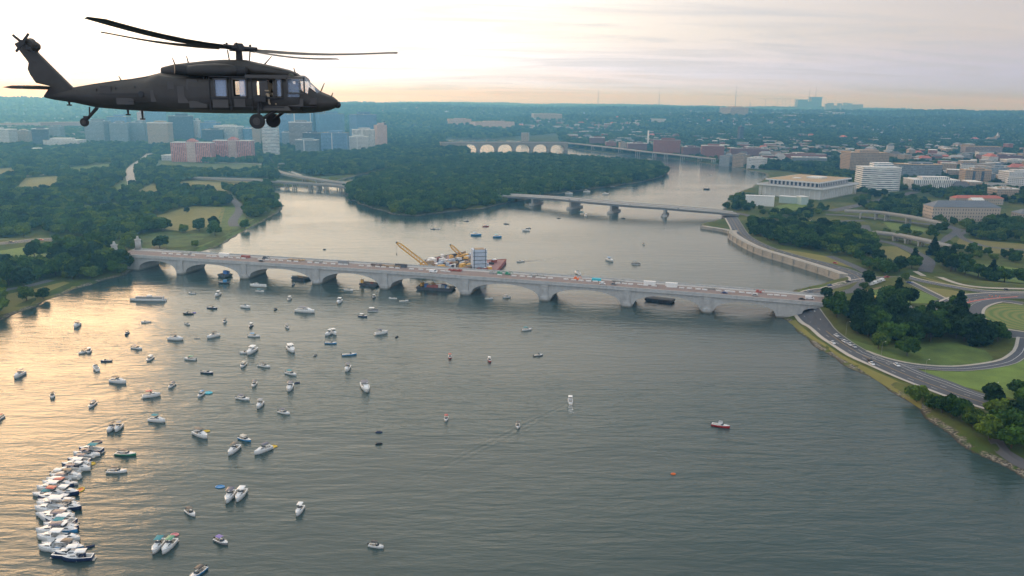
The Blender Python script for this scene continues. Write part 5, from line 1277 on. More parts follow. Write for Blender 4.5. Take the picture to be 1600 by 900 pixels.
        for i in range(6, 10):
            for s_ in (0, 6): a, b = Vector(R_[i][s_]), Vector(R_[i + 1][s_]); u = Vector((0, 0, .35)); mb.tube(a + u, b + u, .025, n=4); mb.tube(a, a + u, .02, n=4)
        mb.build('bow_rail', chrome, r)
        if kind in ('run', 'open', 'rescue') and L < 8.6:
            m_ = MB().box((-L / 2 - .25, 0, D + .15), (.45, .42, .6), taper=.75).box((-L / 2 - .2, 0, D * .4), (.2, .14, D)).build('outboard_motor', motor_m, r)
        else: MB().box((-L / 2 - .35, 0, .22), (.7, B * .75, .08)).build('swim_platform', gel['cream'], r)
        if kind == 'rescue':
            MB().box((-0.2, 0, D + .9), (2.0, B * .5, 1.5), taper=.85).build('wheelhouse', gel['white'], r)
            MB().box((-0.2, 0, D + 1.75), (1.5, B * .5, .14)).build('wheelhouse_roof', gel['grey'], r)
        if kind == 'work':
            MB().box((-L * .1, 0, D + 1.0), (L * .3, B * .5, 2.0)).build('wheelhouse', gel['blue'], r)
    elif kind == 'pontoon':
        for s_ in (-1, 1):
            MB().tube((-L / 2, s_ * B * .36, .1), (L / 2 - .5, s_ * B * .36, .1), .33, n=8).tube((L / 2 - .5, s_ * B * .36, .1), (L / 2, s_ * B * .36, .25), .33, .08, n=8).build('pontoon', chrome, r)
        MB().box((-.1, 0, .5), (L * .94, B, .12)).build('deck', gel[hullc], r)
        mb = MB()
        for s_ in (-1, 1): mb.box((-.1, s_ * B * .48, .9), (L * .9, .05, .7))
        mb.box((L * .35, 0, .9), (.05, B * .96, .7)); mb.build('railing', gel['grey'], r)
        for s_ in (-1, 1): MB().box((-L * .25, s_ * B * .33, .75), (L * .3, .5, .45)).build('bench_seat', seatm, r)
        if topc:
            cn = MB().box((-L * .12, 0, 2.5), (L * .45, B * .95, .1)).build('canopy', gel[topc], r)
            for a in (-1, 1):
                for s_ in (-1, 1): MB().tube((-L * .12 + a * L * .2, s_ * B * .45, .5), (-L * .12 + a * L * .2, s_ * B * .45, 2.5), .035, n=5).build('canopy_post', chrome, cn)
        MB().box((-L / 2 - .1, 0, .6), (.4, .35, .7)).build('outboard_motor', motor_m, r)
    elif kind == 'tour':
        R_ = hull_rings(L, B, 1.5); mb = MB().loft(R_, closed=False, caps=False); mb.add(R_[0], [tuple(range(7))[::-1]]); mb.build('hull', gel['white'], r, True)
        MB().prism([(p[0][0], p[0][1] * .98) for p in R_] + [(p[6][0], p[6][1] * .98) for p in R_[::-1]], 1.25, 1.5).build('deck', gel['grey'], r)
        MB().box((-L * .06, 0, 2.3), (L * .74, B * .72, 1.7)).build('saloon', gel['white'], r)
        MB().box((-L * .06, 0, 2.5), (L * .72, B * .735, .7)).build('saloon_windows', tint, r)
        MB().box((-L * .06, 0, 3.22), (L * .78, B * .84, .16)).build('upper_deck', gel['grey'], r)
        MB().box((L * -.05, 0, 3.9), (L * .12, B * .4, 1.2)).build('wheelhouse', gel['white'], r)
        mb = MB()
        for s_ in (-1, 1): mb.box((-L * .06, s_ * B * .41, 3.9), (L * .76, .06, .08)); [mb.box((-L * .42 + L * .74 * i / 12, s_ * B * .41, 3.6), (.06, .06, .7)) for i in range(13)]
        mb.build('railing', chrome, r)
    elif kind == 'ski':
        mb = MB(); rg_ = []
        for u, w_, z in ((0, .42, .32), (.25, .55, .42), (.6, .5, .5), (.85, .28, .45), (1, .05, .38)): x = -1.6 + 3.2 * u; rg_.append([(x, -w_, z), (x, -w_ * .8, -.05), (x, w_ * .8, -.05), (x, w_, z), (x, 0, z + .18)])
        mb.loft(rg_).build('hull', gel[hullc], r, True)
        MB().box((-.4, 0, .68), (1.3, .34, .25)).build('seat', motor_m, r); MB().box((.42, 0, .85), (.16, .75, .12)).box((.55, 0, .7), (.3, .3, .35)).build('handlebar', motor_m, r)
    elif kind == 'kayak':
        MB().ell((0, 0, .12), (L / 2, .38, .22), 12, 8).build('hull', gel[hullc], r, True); MB().tube((-.4, -1.0, .5), (.4, 1.0, .5), .03, n=5).build('paddle', chrome, r)
    elif kind == 'float':
        mb = MB(); n = 14
        for i in range(n):
            a0, a1 = 2 * math.pi * i / n, 2 * math.pi * (i + 1) / n; rx, ry = L / 2, L * .32
            mb.tube((rx * math.cos(a0), ry * math.sin(a0), .12), (rx * math.cos(a1), ry * math.sin(a1), .12), .26, n=7, caps=False)
        mb.build('inflated_ring', gel[hullc], r, True); MB().prism([(L / 2 * math.cos(i * .449), L * .32 * math.sin(i * .449)) for i in range(14)], .02, .12).build('floor', gel[topc or hullc], r)
    return r
BPROTO = {}
NAMES = {'run': 'motorboat', 'cruiser': 'cabin_cruiser', 'open': 'open_motorboat', 'pontoon': 'pontoon_boat', 'tour': 'tour_boat', 'ski': 'jet_ski', 'kayak': 'kayak', 'float': 'inflatable_raft', 'rescue': 'rescue_boat', 'work': 'work_boat'}
CATS = {'ski': 'jet ski', 'kayak': 'kayak', 'float': 'raft'}
def boat(kind, L, x, y, head, hullc, topc, label, group=None, pos=None):
    key = (kind, L, hullc, topc)
    if key not in BPROTO: BPROTO[key] = o = make_boat(kind, L, hullc, topc, NAMES[kind])
    else: o = copy_tree(BPROTO[key])
    p = pos or gp(x, y); o.location = (p[0], p[1], 0); o.rotation_euler = (0, 0, R(head))
    tag(o, label, CATS.get(kind, 'boat')); 
    if group: o['group'] = group
    elif 'group' in o: del o['group']
    return o
GF = 'boats scattered over the river below the arched bridge'
B_ = [ # kind, L, x, y, heading, hull, top, label
 ('cruiser', 9.5, 120, 510, -80, 'white', 'navy', 'white cruiser with navy canopy, uppermost boat near the left bank'),
 ('run', 6, 198, 522, -85, 'navy', 'black', 'small dark boat left of the tour boat, below the trees\' reflection'),
 ('run', 6, 228, 504, 200, 'white', None, 'small plain white boat just under the tour boat'),
 ('run', 7, 294, 491, 180, 'black', 'black', 'dark boat with a purple raft at its right side'),
 ('float', 3, 303, 489, 0, 'purple', 'purple', 'round purple raft beside the dark boat below the second arch'),
 ('open', 5, 293, 507, -30, 'white', None, 'tiny white boat under the one with the purple raft'),
 ('cruiser', 10, 275, 531, -8, 'white', 'black', 'long white cruiser pointing right, below and right of the tour boat'),
 ('kayak', 4, 308, 529, 0, 'grey', None, 'thin grey kayak right of the long white cruiser'),
 ('run', 7.5, 131, 551, -110, 'white', 'black', 'left boat of the pair tied together near the left bank, dark canopy'),
 ('run', 7.5, 139, 550, -70, 'white', 'white', 'right boat of the pair tied together near the left bank, pale canopy'),
 ('run', 6, 166, 565, 190, 'navy', None, 'small dark hulled boat between the tied pair and the cruiser below'),
 ('cruiser', 8.5, 150, 577, 130, 'white', None, 'white boat with its bow up left, right of the open golden water'),
 ('run', 8, 214, 545, -20, 'white', 'navy', 'white boat with small navy canopy pointing right, left of the square sterned one'),
 ('run', 8, 234, 562, -90, 'white', 'white', 'white boat seen bow on with white canopy, under the navy canopied one'),
 ('run', 7.5, 297, 562, 170, 'white', 'green', 'white boat with a green awning in the middle of the left fleet'),
 ('cruiser', 9.5, 30, 588, -88, 'white', 'navy', 'white cruiser with dark top, leftmost boat in the golden water'),
 ('run', 7, 82, 620, -60, 'white', 'black', 'small boat with black top below the leftmost cruiser'),
 ('cruiser', 10, 185, 598, -15, 'white', 'black', 'broad white cruiser with wraparound dark screen, left of centre of the fleet'),
 ('run', 6.5, 268, 604, -95, 'white', 'navy', 'small boat seen bow on, right of the broad white cruiser'),
 ('cruiser', 8.5, 237, 620, 25, 'white', 'red', 'white boat with a dark red top pointing right'),
 ('run', 6.5, 314, 618, -95, 'white', 'blue', 'small boat with blue top beside a cyan mat'),
 ('float', 4.5, 325, 614, 0, 'cyan', 'cyan', 'cyan floating mat beside the boat with the blue top'),
 ('run', 7, 144, 634, -88, 'white', 'grey', 'small white boat seen bow on, above the two tied boats at left'),
 ('cruiser', 8.5, 246, 659, -12, 'white', 'teal', 'white boat with teal top pointing right, middle left of the river'),
 ('run', 6, 300, 459, 170, 'white', None, 'tiny white boat right of the tour boat near the second arch'),
 ('cruiser', 8.5, 340, 462, -95, 'white', 'white', 'white boat seen bow on below the third pier'),
 ('work', 9, 350, 443, 180, 'black', None, 'dark work boat with blue wheelhouse under the third arch'),
 ('cruiser', 13, 403, 448, 178, 'white', None, 'long low white boat lying broadside under the fourth pier'),
 ('run', 7, 406, 456, -10, 'white', 'teal', 'boat with teal canopy just below the long low white one'),
 ('run', 8, 452, 468, -90, 'white', 'white', 'white boat seen bow on, left of the big cabin cruiser'),
 ('run', 6, 458, 445, -90, 'navy', None, 'tiny dark boat in the shade of the fourth arch'),
 ('run', 8, 545, 454, -20, 'white', None, 'white boat just below the fifth pier'),
 ('cruiser', 9.5, 530, 473, -95, 'white', 'white', 'white boat with a white top seen bow on, right of the big cabin cruiser'),
 ('run', 6.5, 584, 465, -90, 'navy', 'white', 'small boat with white canopy right of the fifth pier'),
 ('open', 6.5, 614, 467, 175, 'white', None, 'small flat white boat near the middle of the bridge'),
 ('open', 7, 631, 471, 20, 'white', None, 'small white boat below the moored barge, bow right'),
 ('run', 8, 332, 482, -15, 'navy', 'black', 'navy hulled boat with black top below the third pier'),
 ('cruiser', 8, 384, 481, -20, 'white', None, 'plain white boat below the long low one'),
 ('run', 5.5, 430, 484, -90, 'black', None, 'very small dark boat left of the big cabin cruiser'),
 ('cruiser', 15, 477, 488, -14, 'white', 'navy', 'largest cabin cruiser of the fleet, with dark side windows, below the fourth arch'),
 ('pontoon', 8, 583, 486, 0, 'black', 'white', 'dark pontoon boat with pale roof right of the big cabin cruiser'),
 ('run', 7, 567, 495, -20, 'navy', 'white', 'navy boat with white top under the dark pontoon boat'),
 ('run', 7.5, 351, 503, -80, 'white', 'black', 'white boat with black top and a dinghy at its left'),
 ('run', 6.5, 392, 510, -88, 'navy', 'white', 'small navy boat above the blue hulled one in the centre of the fleet'),
 ('run', 6.5, 449, 512, -60, 'white', 'grey', 'small pale boat below the big cabin cruiser'),
 ('cruiser', 8.5, 333, 527, -130, 'white', 'black', 'blue white boat with dark top leaning left, centre left of the fleet'),
 ('run', 8, 397, 526, -8, 'white', 'blue', 'white and blue boat pointing right in the centre of the fleet'),
 ('cruiser', 8, 514, 523, -115, 'white', 'white', 'left boat of the white pair right of the fleet centre'),
 ('cruiser', 8, 522, 522, -60, 'white', 'white', 'right boat of the white pair right of the fleet centre'),
 ('open', 7.5, 517, 537, -5, 'blue', None, 'slim pale blue boat under the white pair'),
 ('cruiser', 9, 596, 522, 35, 'white', 'navy', 'white boat with navy top, rightmost of the upper fleet'),
 ('cruiser', 12, 393, 551, -95, 'white', 'white', 'two decked white motor yacht in the middle of the fleet'),
 ('run', 7, 384, 552, 190, 'white', None, 'small white tender tied left of the two decked motor yacht'),
 ('cruiser', 12, 455, 548, -60, 'white', 'white', 'two decked white cruiser right of the motor yacht'),
 ('ski', 3, 493, 556, 60, 'grey', None, 'grey jet ski right of the two decked cruiser'),
 ('open', 8.5, 546, 555, 15, 'blue', None, 'blue hulled boat with a small raft at its bow'),
 ('run', 7.5, 380, 572, -92, 'white', 'cream', 'white boat seen bow on below the motor yacht'),
 ('run', 8, 413, 573, -20, 'white', 'black', 'white boat with black top, right of the bow on one below the yacht'),
 ('run', 8, 455, 585, -30, 'white', 'teal', 'white boat with dark teal top below the two decked cruiser'),
 ('cruiser', 8.5, 543, 578, -90, 'white', 'navy', 'white boat with navy top seen bow on below the blue hulled boat'),
 ('open', 7.5, 324, 583, -15, 'navy', None, 'low dark blue boat without a canopy, centre left'),
 ('run', 7, 397, 602, -85, 'white', 'navy', 'small boat with navy top above the one with its bow to the right'),
 ('cruiser', 9.5, 453, 608, -85, 'white', 'navy', 'white boat with navy awning and a dark dinghy at its right'),
 ('ski', 3.1, 464, 599, 20, 'navy', None, 'navy jet ski right behind the boat with the navy awning'),
 ('cruiser', 13, 571, 608, -70, 'white', 'navy', 'large white cruiser with navy top, alone right of the fleet'),
 ('run', 8, 380, 624, -20, 'white', 'navy', 'white boat pointing right above the maroon topped one'),
 ('cruiser', 8, 406, 635, -90, 'white', 'grey', 'white boat seen bow on with grey brown top'),
 ('run', 7, 444, 646, -25, 'white', 'navy', 'small white boat alone right of the lower fleet'),
 ('cruiser', 10, 314, 682, -35, 'white', 'black', 'white cruiser with black frame top and a yellow tube behind'),
 ('float', 2.6, 323, 674, 0, 'yellow', 'yellow', 'small yellow tube behind the cruiser with the black frame top'),
 ('run', 7.5, 383, 688, -30, 'blue', 'cream', 'small blue hulled boat with cream top'),
 ('cruiser', 9, 365, 706, -100, 'white', 'black', 'white boat with black awning below the small blue hulled one'),
 ('cruiser', 9, 411, 706, -125, 'white', 'navy', 'white boat with navy top towing a yellow tube'),
 ('float', 3.2, 427, 698, 0, 'yellow', 'yellow', 'yellow tube tied right of the boat with the navy top'),
 ('cruiser', 7.5, 174, 672, -92, 'white', 'black', 'left boat of the tied pair above the long raft of boats, black top'),
 ('cruiser', 7.5, 185, 671, -85, 'white', 'grey', 'right boat of the tied pair above the long raft of boats, pale top'),
 ('float', 4.5, 151, 691, 0, 'navy', 'black', 'dark oval raft at the head of the long raft of boats'),
 ('run', 9, 197, 711, -5, 'green', 'black', 'long green hulled boat with dark top right of the raft of boats'),
 ('run', 8, 183, 738, 3, 'white', 'black', 'white boat with black top and dark underside right of the raft of boats'),
 ('float', 4, 141, 725, 0, 'yellow', 'yellow', 'small yellow raft tied to the upper end of the raft of boats'),
 ('float', 4, 125, 766, 90, 'yellow', 'orange', 'square orange yellow mat beside the raft of boats'),
 ('ski', 3.1, 140, 855, 30, 'navy', None, 'navy jet ski right of the lower end of the raft of boats'),
 ('float', 3.4, 344, 761, 0, 'blue', 'blue', 'small blue float above the tied pair of white boats'),
 ('cruiser', 9, 359, 779, -88, 'white', 'navy', 'left boat of the white pair at lower centre left, open blue cockpit'),
 ('cruiser', 9, 376, 777, -92, 'white', 'white', 'right boat of the white pair at lower centre left, white top'),
 ('run', 6.5, 298, 803, -40, 'white', 'black', 'small boat with black top left below the white pair'),
 ('cruiser', 6.8, 468, 801, -95, 'white', 'white', 'solitary white boat with white top at lower centre'),
 ('float', 2.6, 273, 836, 0, 'pink', 'pink', 'small pink float above the lowest tied pair'),
 ('cruiser', 8.5, 247, 857, -90, 'white', 'teal', 'left boat of the lowest tied pair, dark teal top'),
 ('cruiser', 8.5, 264, 857, -96, 'white', 'green', 'right boat of the lowest tied pair, green trimmed cockpit'),
 ('run', 6.5, 346, 848, -30, 'grey', 'purple', 'grey boat with purple top at the lower left'),
 ('run', 7.5, 309, 898, -110, 'blue', 'black', 'blue decked boat cut by the bottom edge of the photo'),
 ('run', 5.5, 588, 855, -15, 'white', 'black', 'small dark and white boat at the bottom centre'),
 ('run', 7, -2, 656, -90, 'white', 'red', 'boat cut by the left edge of the photo'),
 ('run', 6, 703, 559, -85, 'red', 'red', 'red boat with red top in the open water, left one of two'),
 ('run', 6, 765, 564, -80, 'red', 'white', 'red boat with a white top in the open water, right one of two'),
 ('open', 6, 841, 556, 20, 'grey', None, 'small pale open boat right of the two red ones'),
 ('run', 7.5, 823, 516, 25, 'white', 'teal', 'white boat with teal top alone below the right arches'),
 ('run', 5.8, 697, 656, -90, 'white', 'red', 'white boat with a bright red top in mid river'),
 ('run', 5.8, 809, 667, -90, 'white', 'black', 'white boat with a black top in mid river'),
 ('cruiser', 7.5, 891, 628, 88, 'white', 'white', 'white boat under way leaving a V shaped wake'),
 ('ski', 3.1, 592, 676, 0, 'navy', None, 'navy jet ski, upper one of two at mid river'),
 ('ski', 3.1, 592, 694, 10, 'black', None, 'black jet ski, lower one of two at mid river'),
 ('rescue', 8.5, 1126, 667, -25, 'red', None, 'red fire rescue boat with white wheelhouse alone at right'),
 ('float', 1.7, 1052, 741, 0, 'orange', 'orange', 'tiny orange float alone in the right half of the river'),
 ('run', 6.5, 764, 467, 10, 'white', None, 'left of two small white boats under the sixth arch'),
 ('run', 6.5, 792, 465, 20, 'white', 'white', 'right of two small white boats under the sixth arch'),
 ('ski', 3.1, 620, 527, 60, 'black', None, 'tiny black jet ski right of the upper fleet'),
 ('tour', 27, 231, 470, 181, 'white', None, 'long white double decked tour boat at upper left of the river'),
 # beyond the bridge
 ('ski', 3.5, 507, 390, 20, 'black', None, 'tiny dark craft alone beyond the left half of the arched bridge'),
 ('open', 6, 677, 358, 0, 'navy', None, 'tiny dark boat left of a pale one, off the island tip'),
 ('open', 6, 684, 358, 0, 'white', None, 'tiny pale boat right of a dark one, off the island tip'),
 ('open', 6, 729, 346, 0, 'navy', None, 'tiny dark boat just off the island shore'),
 ('run', 8, 759, 354, 20, 'red', 'red', 'dark red boat beyond the crane barge'),
 ('open', 7, 791, 350, 160, 'navy', None, 'small navy boat right of the dark red one'),
 ('cruiser', 12, 744, 368, 0, 'blue', 'blue', 'pale blue covered boat beyond the crane barge'),
 ('cruiser', 10, 777, 371, 5, 'blue', 'cyan', 'pale turquoise boat right of the pale blue covered one'),
 ('cruiser', 9, 822, 361, 175, 'white', None, 'white boat beyond the right end of the barge, left of a small one'),
 ('open', 6, 826, 357, 0, 'grey', None, 'small grey boat just above the white one beyond the barge'),
 ('open', 5, 873, 341, 0, 'navy', None, 'tiny dark boat before the girder bridge'),
 ('run', 7, 908, 331, 0, 'teal', None, 'small teal boat under the girder bridge'),
 ('cruiser', 10, 915, 338, -100, 'white', 'white', 'white boat with white top in front of the girder bridge'),
 ('open', 5, 974, 341, 0, 'navy', None, 'tiny dark boat between two girder bridge piers'),
 ('run', 7, 1006, 382, -80, 'white', 'navy', 'small white boat with a navy top, right of the open upper river'),
 ('cruiser', 11, 953, 408, -60, 'white', 'blue', 'white and blue cruiser beyond the right half of the arched bridge'),
 ('pontoon', 9, 994, 413, -5, 'black', 'black', 'dark pontoon boat right of the white and blue cruiser'),
 ('run', 8, 813, 409, 205, 'white', None, 'white boat speeding left with a long thin wake'),
 ('cruiser', 10, 902, 428, 110, 'white', None, 'white round sterned boat close beyond the bridge deck'),
 ('ski', 3.5, 883, 431, 220, 'black', None, 'dark jet ski left of the white round sterned boat'),
 ('cruiser', 13, 889, 303, 0, 'white', 'white', 'left one of three white boats behind the girder bridge'),
 ('cruiser', 12, 917, 300, 0, 'white', 'white', 'middle one of three white boats behind the girder bridge'),
 ('cruiser', 12, 946, 304, 10, 'white', 'white', 'right one of three white boats behind the girder bridge'),
 ('open', 8, 957, 292, 170, 'grey', None, 'small boat with a wake along the island shore'),
 ('open', 7, 1035, 287, 0, 'black', None, 'small black boat off the right tip of the island'),
 ('cruiser', 12, 1104, 296, 10, 'black', None, 'dark boat in the upper river near the right bank'),
 ('open', 6, 1110, 274, 0, 'grey', None, 'tiny boat far up the river near the right bank'),
 ('open', 7, 498, 301, 0, 'black', None, 'tiny dark boat below the left girder bridge'),
]
for k_ in B_:
    boat(*k_, group=GF if k_[3] > 430 and k_[2] < 660 else 'boats in the open right half of the river' if k_[3] > 430 else 'boats beyond the arched bridge') if False else boat(k_[0], k_[1], k_[2], k_[3], k_[4], k_[5], k_[6], k_[7], GF if k_[3] > 432 and k_[2] < 660 else 'boats in the open right half of the river' if k_[3] > 432 else 'boats beyond the arched bridge')

# the long raft of boats tied side by side, bows to the left
rg = random.Random(8)
bows = [(124, 705), (106, 722), (88, 739), (80, 748), (67, 758), (51, 774), (60, 781), (60, 788), (55, 798), (56, 806), (63, 812), (72, 817), (69, 824), (57, 834), (59, 843), (73, 847), (61, 859), (78, 863), (86, 869), (98, 877), (115, 712), (97, 730), (73, 753), (58, 766), (58, 792), (60, 809), (66, 829), (66, 853)]
bows.sort(key=lambda q: q[1])
ORD = 'uppermost second third fourth fifth sixth seventh eighth ninth tenth eleventh twelfth thirteenth fourteenth fifteenth sixteenth seventeenth eighteenth nineteenth twentieth twenty-first twenty-second twenty-third twenty-fourth twenty-fifth twenty-sixth twenty-seventh lowest'.split()
TOPS = ['navy', 'white', 'teal', 'white', None, None, 'navy', 'white', None, 'white', 'red', 'black']
GR = 'boats tied side by side in the long raft at lower left'
for i, (x, y) in enumerate(bows):
    Lb = (9.5, 10.5, 12.0, 11.0)[rg.randrange(4)]
    hd = 176 + rg.uniform(-6, 9) + i * 0.2; b = gp(x, y); u = Vector((math.cos(R(hd)), math.sin(R(hd))))
    hc = ('white', 'white', 'white', 'navy', 'white', 'white', 'white')[rg.randrange(7)] if i != 27 else 'navy'; tp = TOPS[rg.randrange(12)]
    desc = {'navy': 'dark navy', 'blue': 'pale blue'}.get(hc, 'white'); td = f'{tp} canopy' if tp else 'open cockpit'
    boat('cruiser' if rg.random() < .6 else 'run', Lb, x, y, hd, hc, tp, f'{desc} boat with {td}, {ORD[i]} bow from the top of the raft of boats', GR, pos=(b.x - u.x * Lb / 2, b.y - u.y * Lb / 2))
sterns = [(157, 713), (143, 728), (142, 736), (128, 748), (122, 758), (118, 784), (126, 792), (128, 797), (112, 803), (118, 822), (122, 834), (126, 846), (132, 861), (135, 872), (112, 742), (108, 812), (104, 776), (116, 762), (124, 774), (118, 810), (124, 828), (120, 852)]
for i, (x, y) in enumerate(sterns):
    Lb = (7.5, 8.5, 9.5)[rg.randrange(3)] if i not in (0, 13) else 11.0; hd = -4 + rg.uniform(-10, 8); b = gp(x, y); u = Vector((math.cos(R(hd)), math.sin(R(hd))))
    tp = TOPS[rg.randrange(12)]; hc = ('white', 'white', 'blue', 'white', 'navy')[rg.randrange(5)] if i != 13 else 'navy'
    desc = {'navy': 'dark navy', 'blue': 'pale blue'}.get(hc, 'white'); td = f'{tp} canopy' if tp else 'open cockpit'
    boat('run' if rg.random() < .5 else 'cruiser', Lb, x, y, hd, hc, tp, f'{desc} boat with {td}, {ORD[i] if i < 14 else ("inner upper", "inner lower", "inner middle", "outer upper", "outer middle", "stubby middle", "outer lower", "stubby lower")[i - 14]} on the right side of the raft', GR, pos=(b.x - u.x * Lb / 2, b.y - u.y * Lb / 2))

# foam behind the boats that are moving
foam = mat('churned_white_foam', (0.72, 0.74, 0.72), 0.9)
def foam_trail(px, py, head, L, w0, w1, label):
    p = gp(px, py); u = Vector((-math.cos(R(head)), -math.sin(R(head)))); n_ = Vector((-u.y, u.x)); g = random.Random(px); mb = MB()
    for i in range(int(L * 9)):
        f = g.random() ** 1.6; c = Vector((p.x, p.y)) + u * (f * L + 3) + n_ * (g.uniform(-1, 1) * (w0 + (w1 - w0) * f)); s = g.uniform(.12, .42) * (1.2 - f)
        mb.add([(c.x + s * math.cos(a) * g.uniform(.8, 2.2), c.y + s * math.sin(a), 0.06) for a in (0, 1.2, 2.4, 3.6, 4.9)], [(0, 1, 2, 3, 4)])
    tag(mb.build('foam', foam), label, 'foam', kind='stuff')
foam_trail(891, 628, 88, 14, 0.5, 1.6, 'white foam astern of the boat with the V wake')
foam_trail(813, 409, 205, 60, 0.4, 2.5, 'thin foam line behind the speeding boat beyond the bridge')
foam_trail(883, 431, 220, 30, 0.3, 1.0, 'short foam line behind the dark jet ski')
foam_trail(957, 292, 170, 60, 0.5, 3, 'foam behind the boat along the island shore')

# ================================================================== crane barge behind the bridge and barges under it
rust = mat('rust_red_barge_paint', (0.34, 0.10, 0.08), 0.85, var=0.35, scale=0.3); crane_y = mat('faded_crane_yellow', (0.72, 0.42, 0.09), 0.6, var=0.15, scale=0.4)
timber = mat('weathered_timber', (0.42, 0.30, 0.19), 0.9, var=0.3, scale=0.5); dsteel = mat('dark_dirty_steel', (0.07, 0.075, 0.09), 0.7, var=0.3, scale=0.4); tarp = mat('blue_tarpaulin', (0.06, 0.16, 0.42), 0.7, var=0.2); lblue = mat('pale_blue_panels', (0.52, 0.60, 0.72), 0.6, var=0.3, scale=0.35)
def barge(name, x0, y0, x1, y1, dep, m, label, h=2.6):
    a, b = gp(x0, y0), gp(x1, y1); c = (a + b) / 2; u = (b - a); L = u.length; ang = math.atan2(u.y, u.x); nr = Vector((-math.sin(ang), math.cos(ang)))
    c = c + Vector((nr.x, nr.y, 0)) * dep / 2; r = empty(name, (c.x, c.y, 0), ang, label, 'barge')
    prof = [(-L / 2, h), (-L / 2, h * .4), (-L / 2 + 3, -1), (L / 2 - 3, -1), (L / 2, h * .4), (L / 2, h)]
    MB().vprism(prof, -dep / 2, dep / 2).build('hull', m, r); MB().box((0, 0, h + .1), (L - 1, dep - 1, .2)).build('deck', dsteel, r)
    mb = MB()
    for i in range(int(L / 4)): mb.tube((-L / 2 + 2 + i * 4, -dep / 2 - .3, h * .2), (-L / 2 + 2 + i * 4, -dep / 2 - .3, h * .9), .45, n=7)
    mb.build('tyre_fenders', dsteel, r)
    return r, L, dep, c, ang
def clutter(c, ang, L, dep, z, n, seed, tagtxt, grp):
    g = random.Random(seed); 
    for i in range(n):
        x, y = g.uniform(-L / 2, L / 2), g.uniform(-dep / 2, dep / 2); p = Vector((c.x + x * math.cos(ang) - y * math.sin(ang), c.y + x * math.sin(ang) + y * math.cos(ang), z))
        m, w_, nm = g.choice(((timber, 'tan timber', 'timber_stack'), (dsteel, 'dark steel', 'steel_stack'), (conc, 'pale concrete', 'block_stack'), (crane_y, 'yellow', 'machine_crate'), (gel['white'], 'white', 'site_cabin'), (rust, 'rust red', 'steel_stack'), (tarp, 'blue', 'covered_load')))
        mb = MB(); sx_, sy_, sz = g.uniform(2.5, 7), g.uniform(1.5, 3.2), g.uniform(1.0, 2.8)
        if 'stack' in nm:
            for q in range(5): mb.box((g.uniform(-.3, .3), (q - 2) * sy_ / 5, sz / 2 * g.uniform(.7, 1)), (sx_ * g.uniform(.8, 1), sy_ / 5.5, sz))
        else: mb.box((0, 0, sz / 2), (sx_ * .7, sy_, sz)); mb.box((0, 0, sz + .06), (sx_ * .72, sy_ * 1.04, .12))
        tag(mb.build(nm, m, None, loc=p, rz=ang + g.uniform(-.4, .4)), f'{w_} {nm.replace("_", " ")} {tagtxt}', 'building material', grp)
def poly_barge(name, px, m, dm, label, h=2.8):
    P = [gp(x, y) for x, y in px]; c = sum((Vector((p.x, p.y, 0)) for p in P), Vector()) / len(P); r = empty(name, c, 0, label, 'barge')
    q = [(p.x - c.x, p.y - c.y) for p in P]; MB().prism(q, -1, h).build('hull', m, r); MB().prism([(x * .97, y * .97) for x, y in q], h, h + .15).build('deck', dm, r)
    mb = MB()
    for i in range(len(q)):
        a_, b_ = Vector(q[i]), Vector(q[(i + 1) % len(q)]); mb.box(((a_.x + b_.x) / 2, (a_.y + b_.y) / 2, h + .25), ((b_ - a_).length, .5, .5), math.atan2(b_.y - a_.y, b_.x - a_.x))
    mb.build('coaming', m, r); return c, q
def poly_clutter(c, q, z, n, seed, txt, grp, big=1.0):
    g = random.Random(seed); Q = np.array(q); k = 0
    while k < n:
        x, y = g.uniform(Q[:, 0].min(), Q[:, 0].max()), g.uniform(Q[:, 1].min(), Q[:, 1].max())
        if sdist(Q, np.array([x]), np.array([y]))[0] < 3: continue
        k += 1; m, w_, nm = g.choice(((timber, 'tan timber', 'timber_stack'), (timber, 'tan timber', 'timber_stack'), (dsteel, 'dark steel', 'steel_stack'), (conc, 'pale concrete', 'block_stack'), (crane_y, 'yellow', 'machine_crate'), (gel['white'], 'white', 'site_cabin'), (rust, 'rust red', 'steel_stack'), (dsteel, 'dark steel', 'steel_stack'), (lblue, 'pale blue', 'covered_load')))
        mb = MB(); sx_, sy_, sz = g.uniform(4, 12) * big, g.uniform(1.6, 3.6) * big, g.uniform(1.2, 4.2) * big
        if 'stack' in nm:
            for j in range(5): mb.box((g.uniform(-.8, .8), (j - 2) * sy_ / 5, sz / 2 * g.uniform(.7, 1)), (sx_ * g.uniform(.7, 1), sy_ / 5.5, sz * g.uniform(.6, 1)))
        else: mb.box((0, 0, sz / 2), (sx_ * .6, sy_, sz)); mb.box((0, 0, sz + .06), (sx_ * .62, sy_ * 1.04, .12))
        tag(mb.build(nm, m, None, loc=(c.x + x, c.y + y, z), rz=g.choice((.9, .9, .6, 1.2, -.6)) + g.uniform(-.2, .2)), f'{"long" if sx_ > 8 else "short"} {w_} {nm.replace("_", " ")} {["left", "middle", "right"][min(2, int(3 * (x - Q[:, 0].min()) / np.ptp(Q[:, 0])))]} {["front", "centre", "back"][min(2, int(3 * (y - Q[:, 1].min()) / np.ptp(Q[:, 1])))]} {txt}', 'building material', grp)
deckm_ = mat('worn_barge_deck', (0.36, 0.24, 0.22), 0.9, var=0.3, scale=.3)
cA, qA = poly_barge('crane_barge', [(640, 431), (668, 409), (712, 401), (748, 403), (760, 432)], dsteel, deckm_, 'long crowded crane barge moored behind the middle of the arched bridge')
poly_clutter(cA, qA, 2.95, 115, 3, 'in the clutter on the crane barge', 'materials heaped on the crane barge')
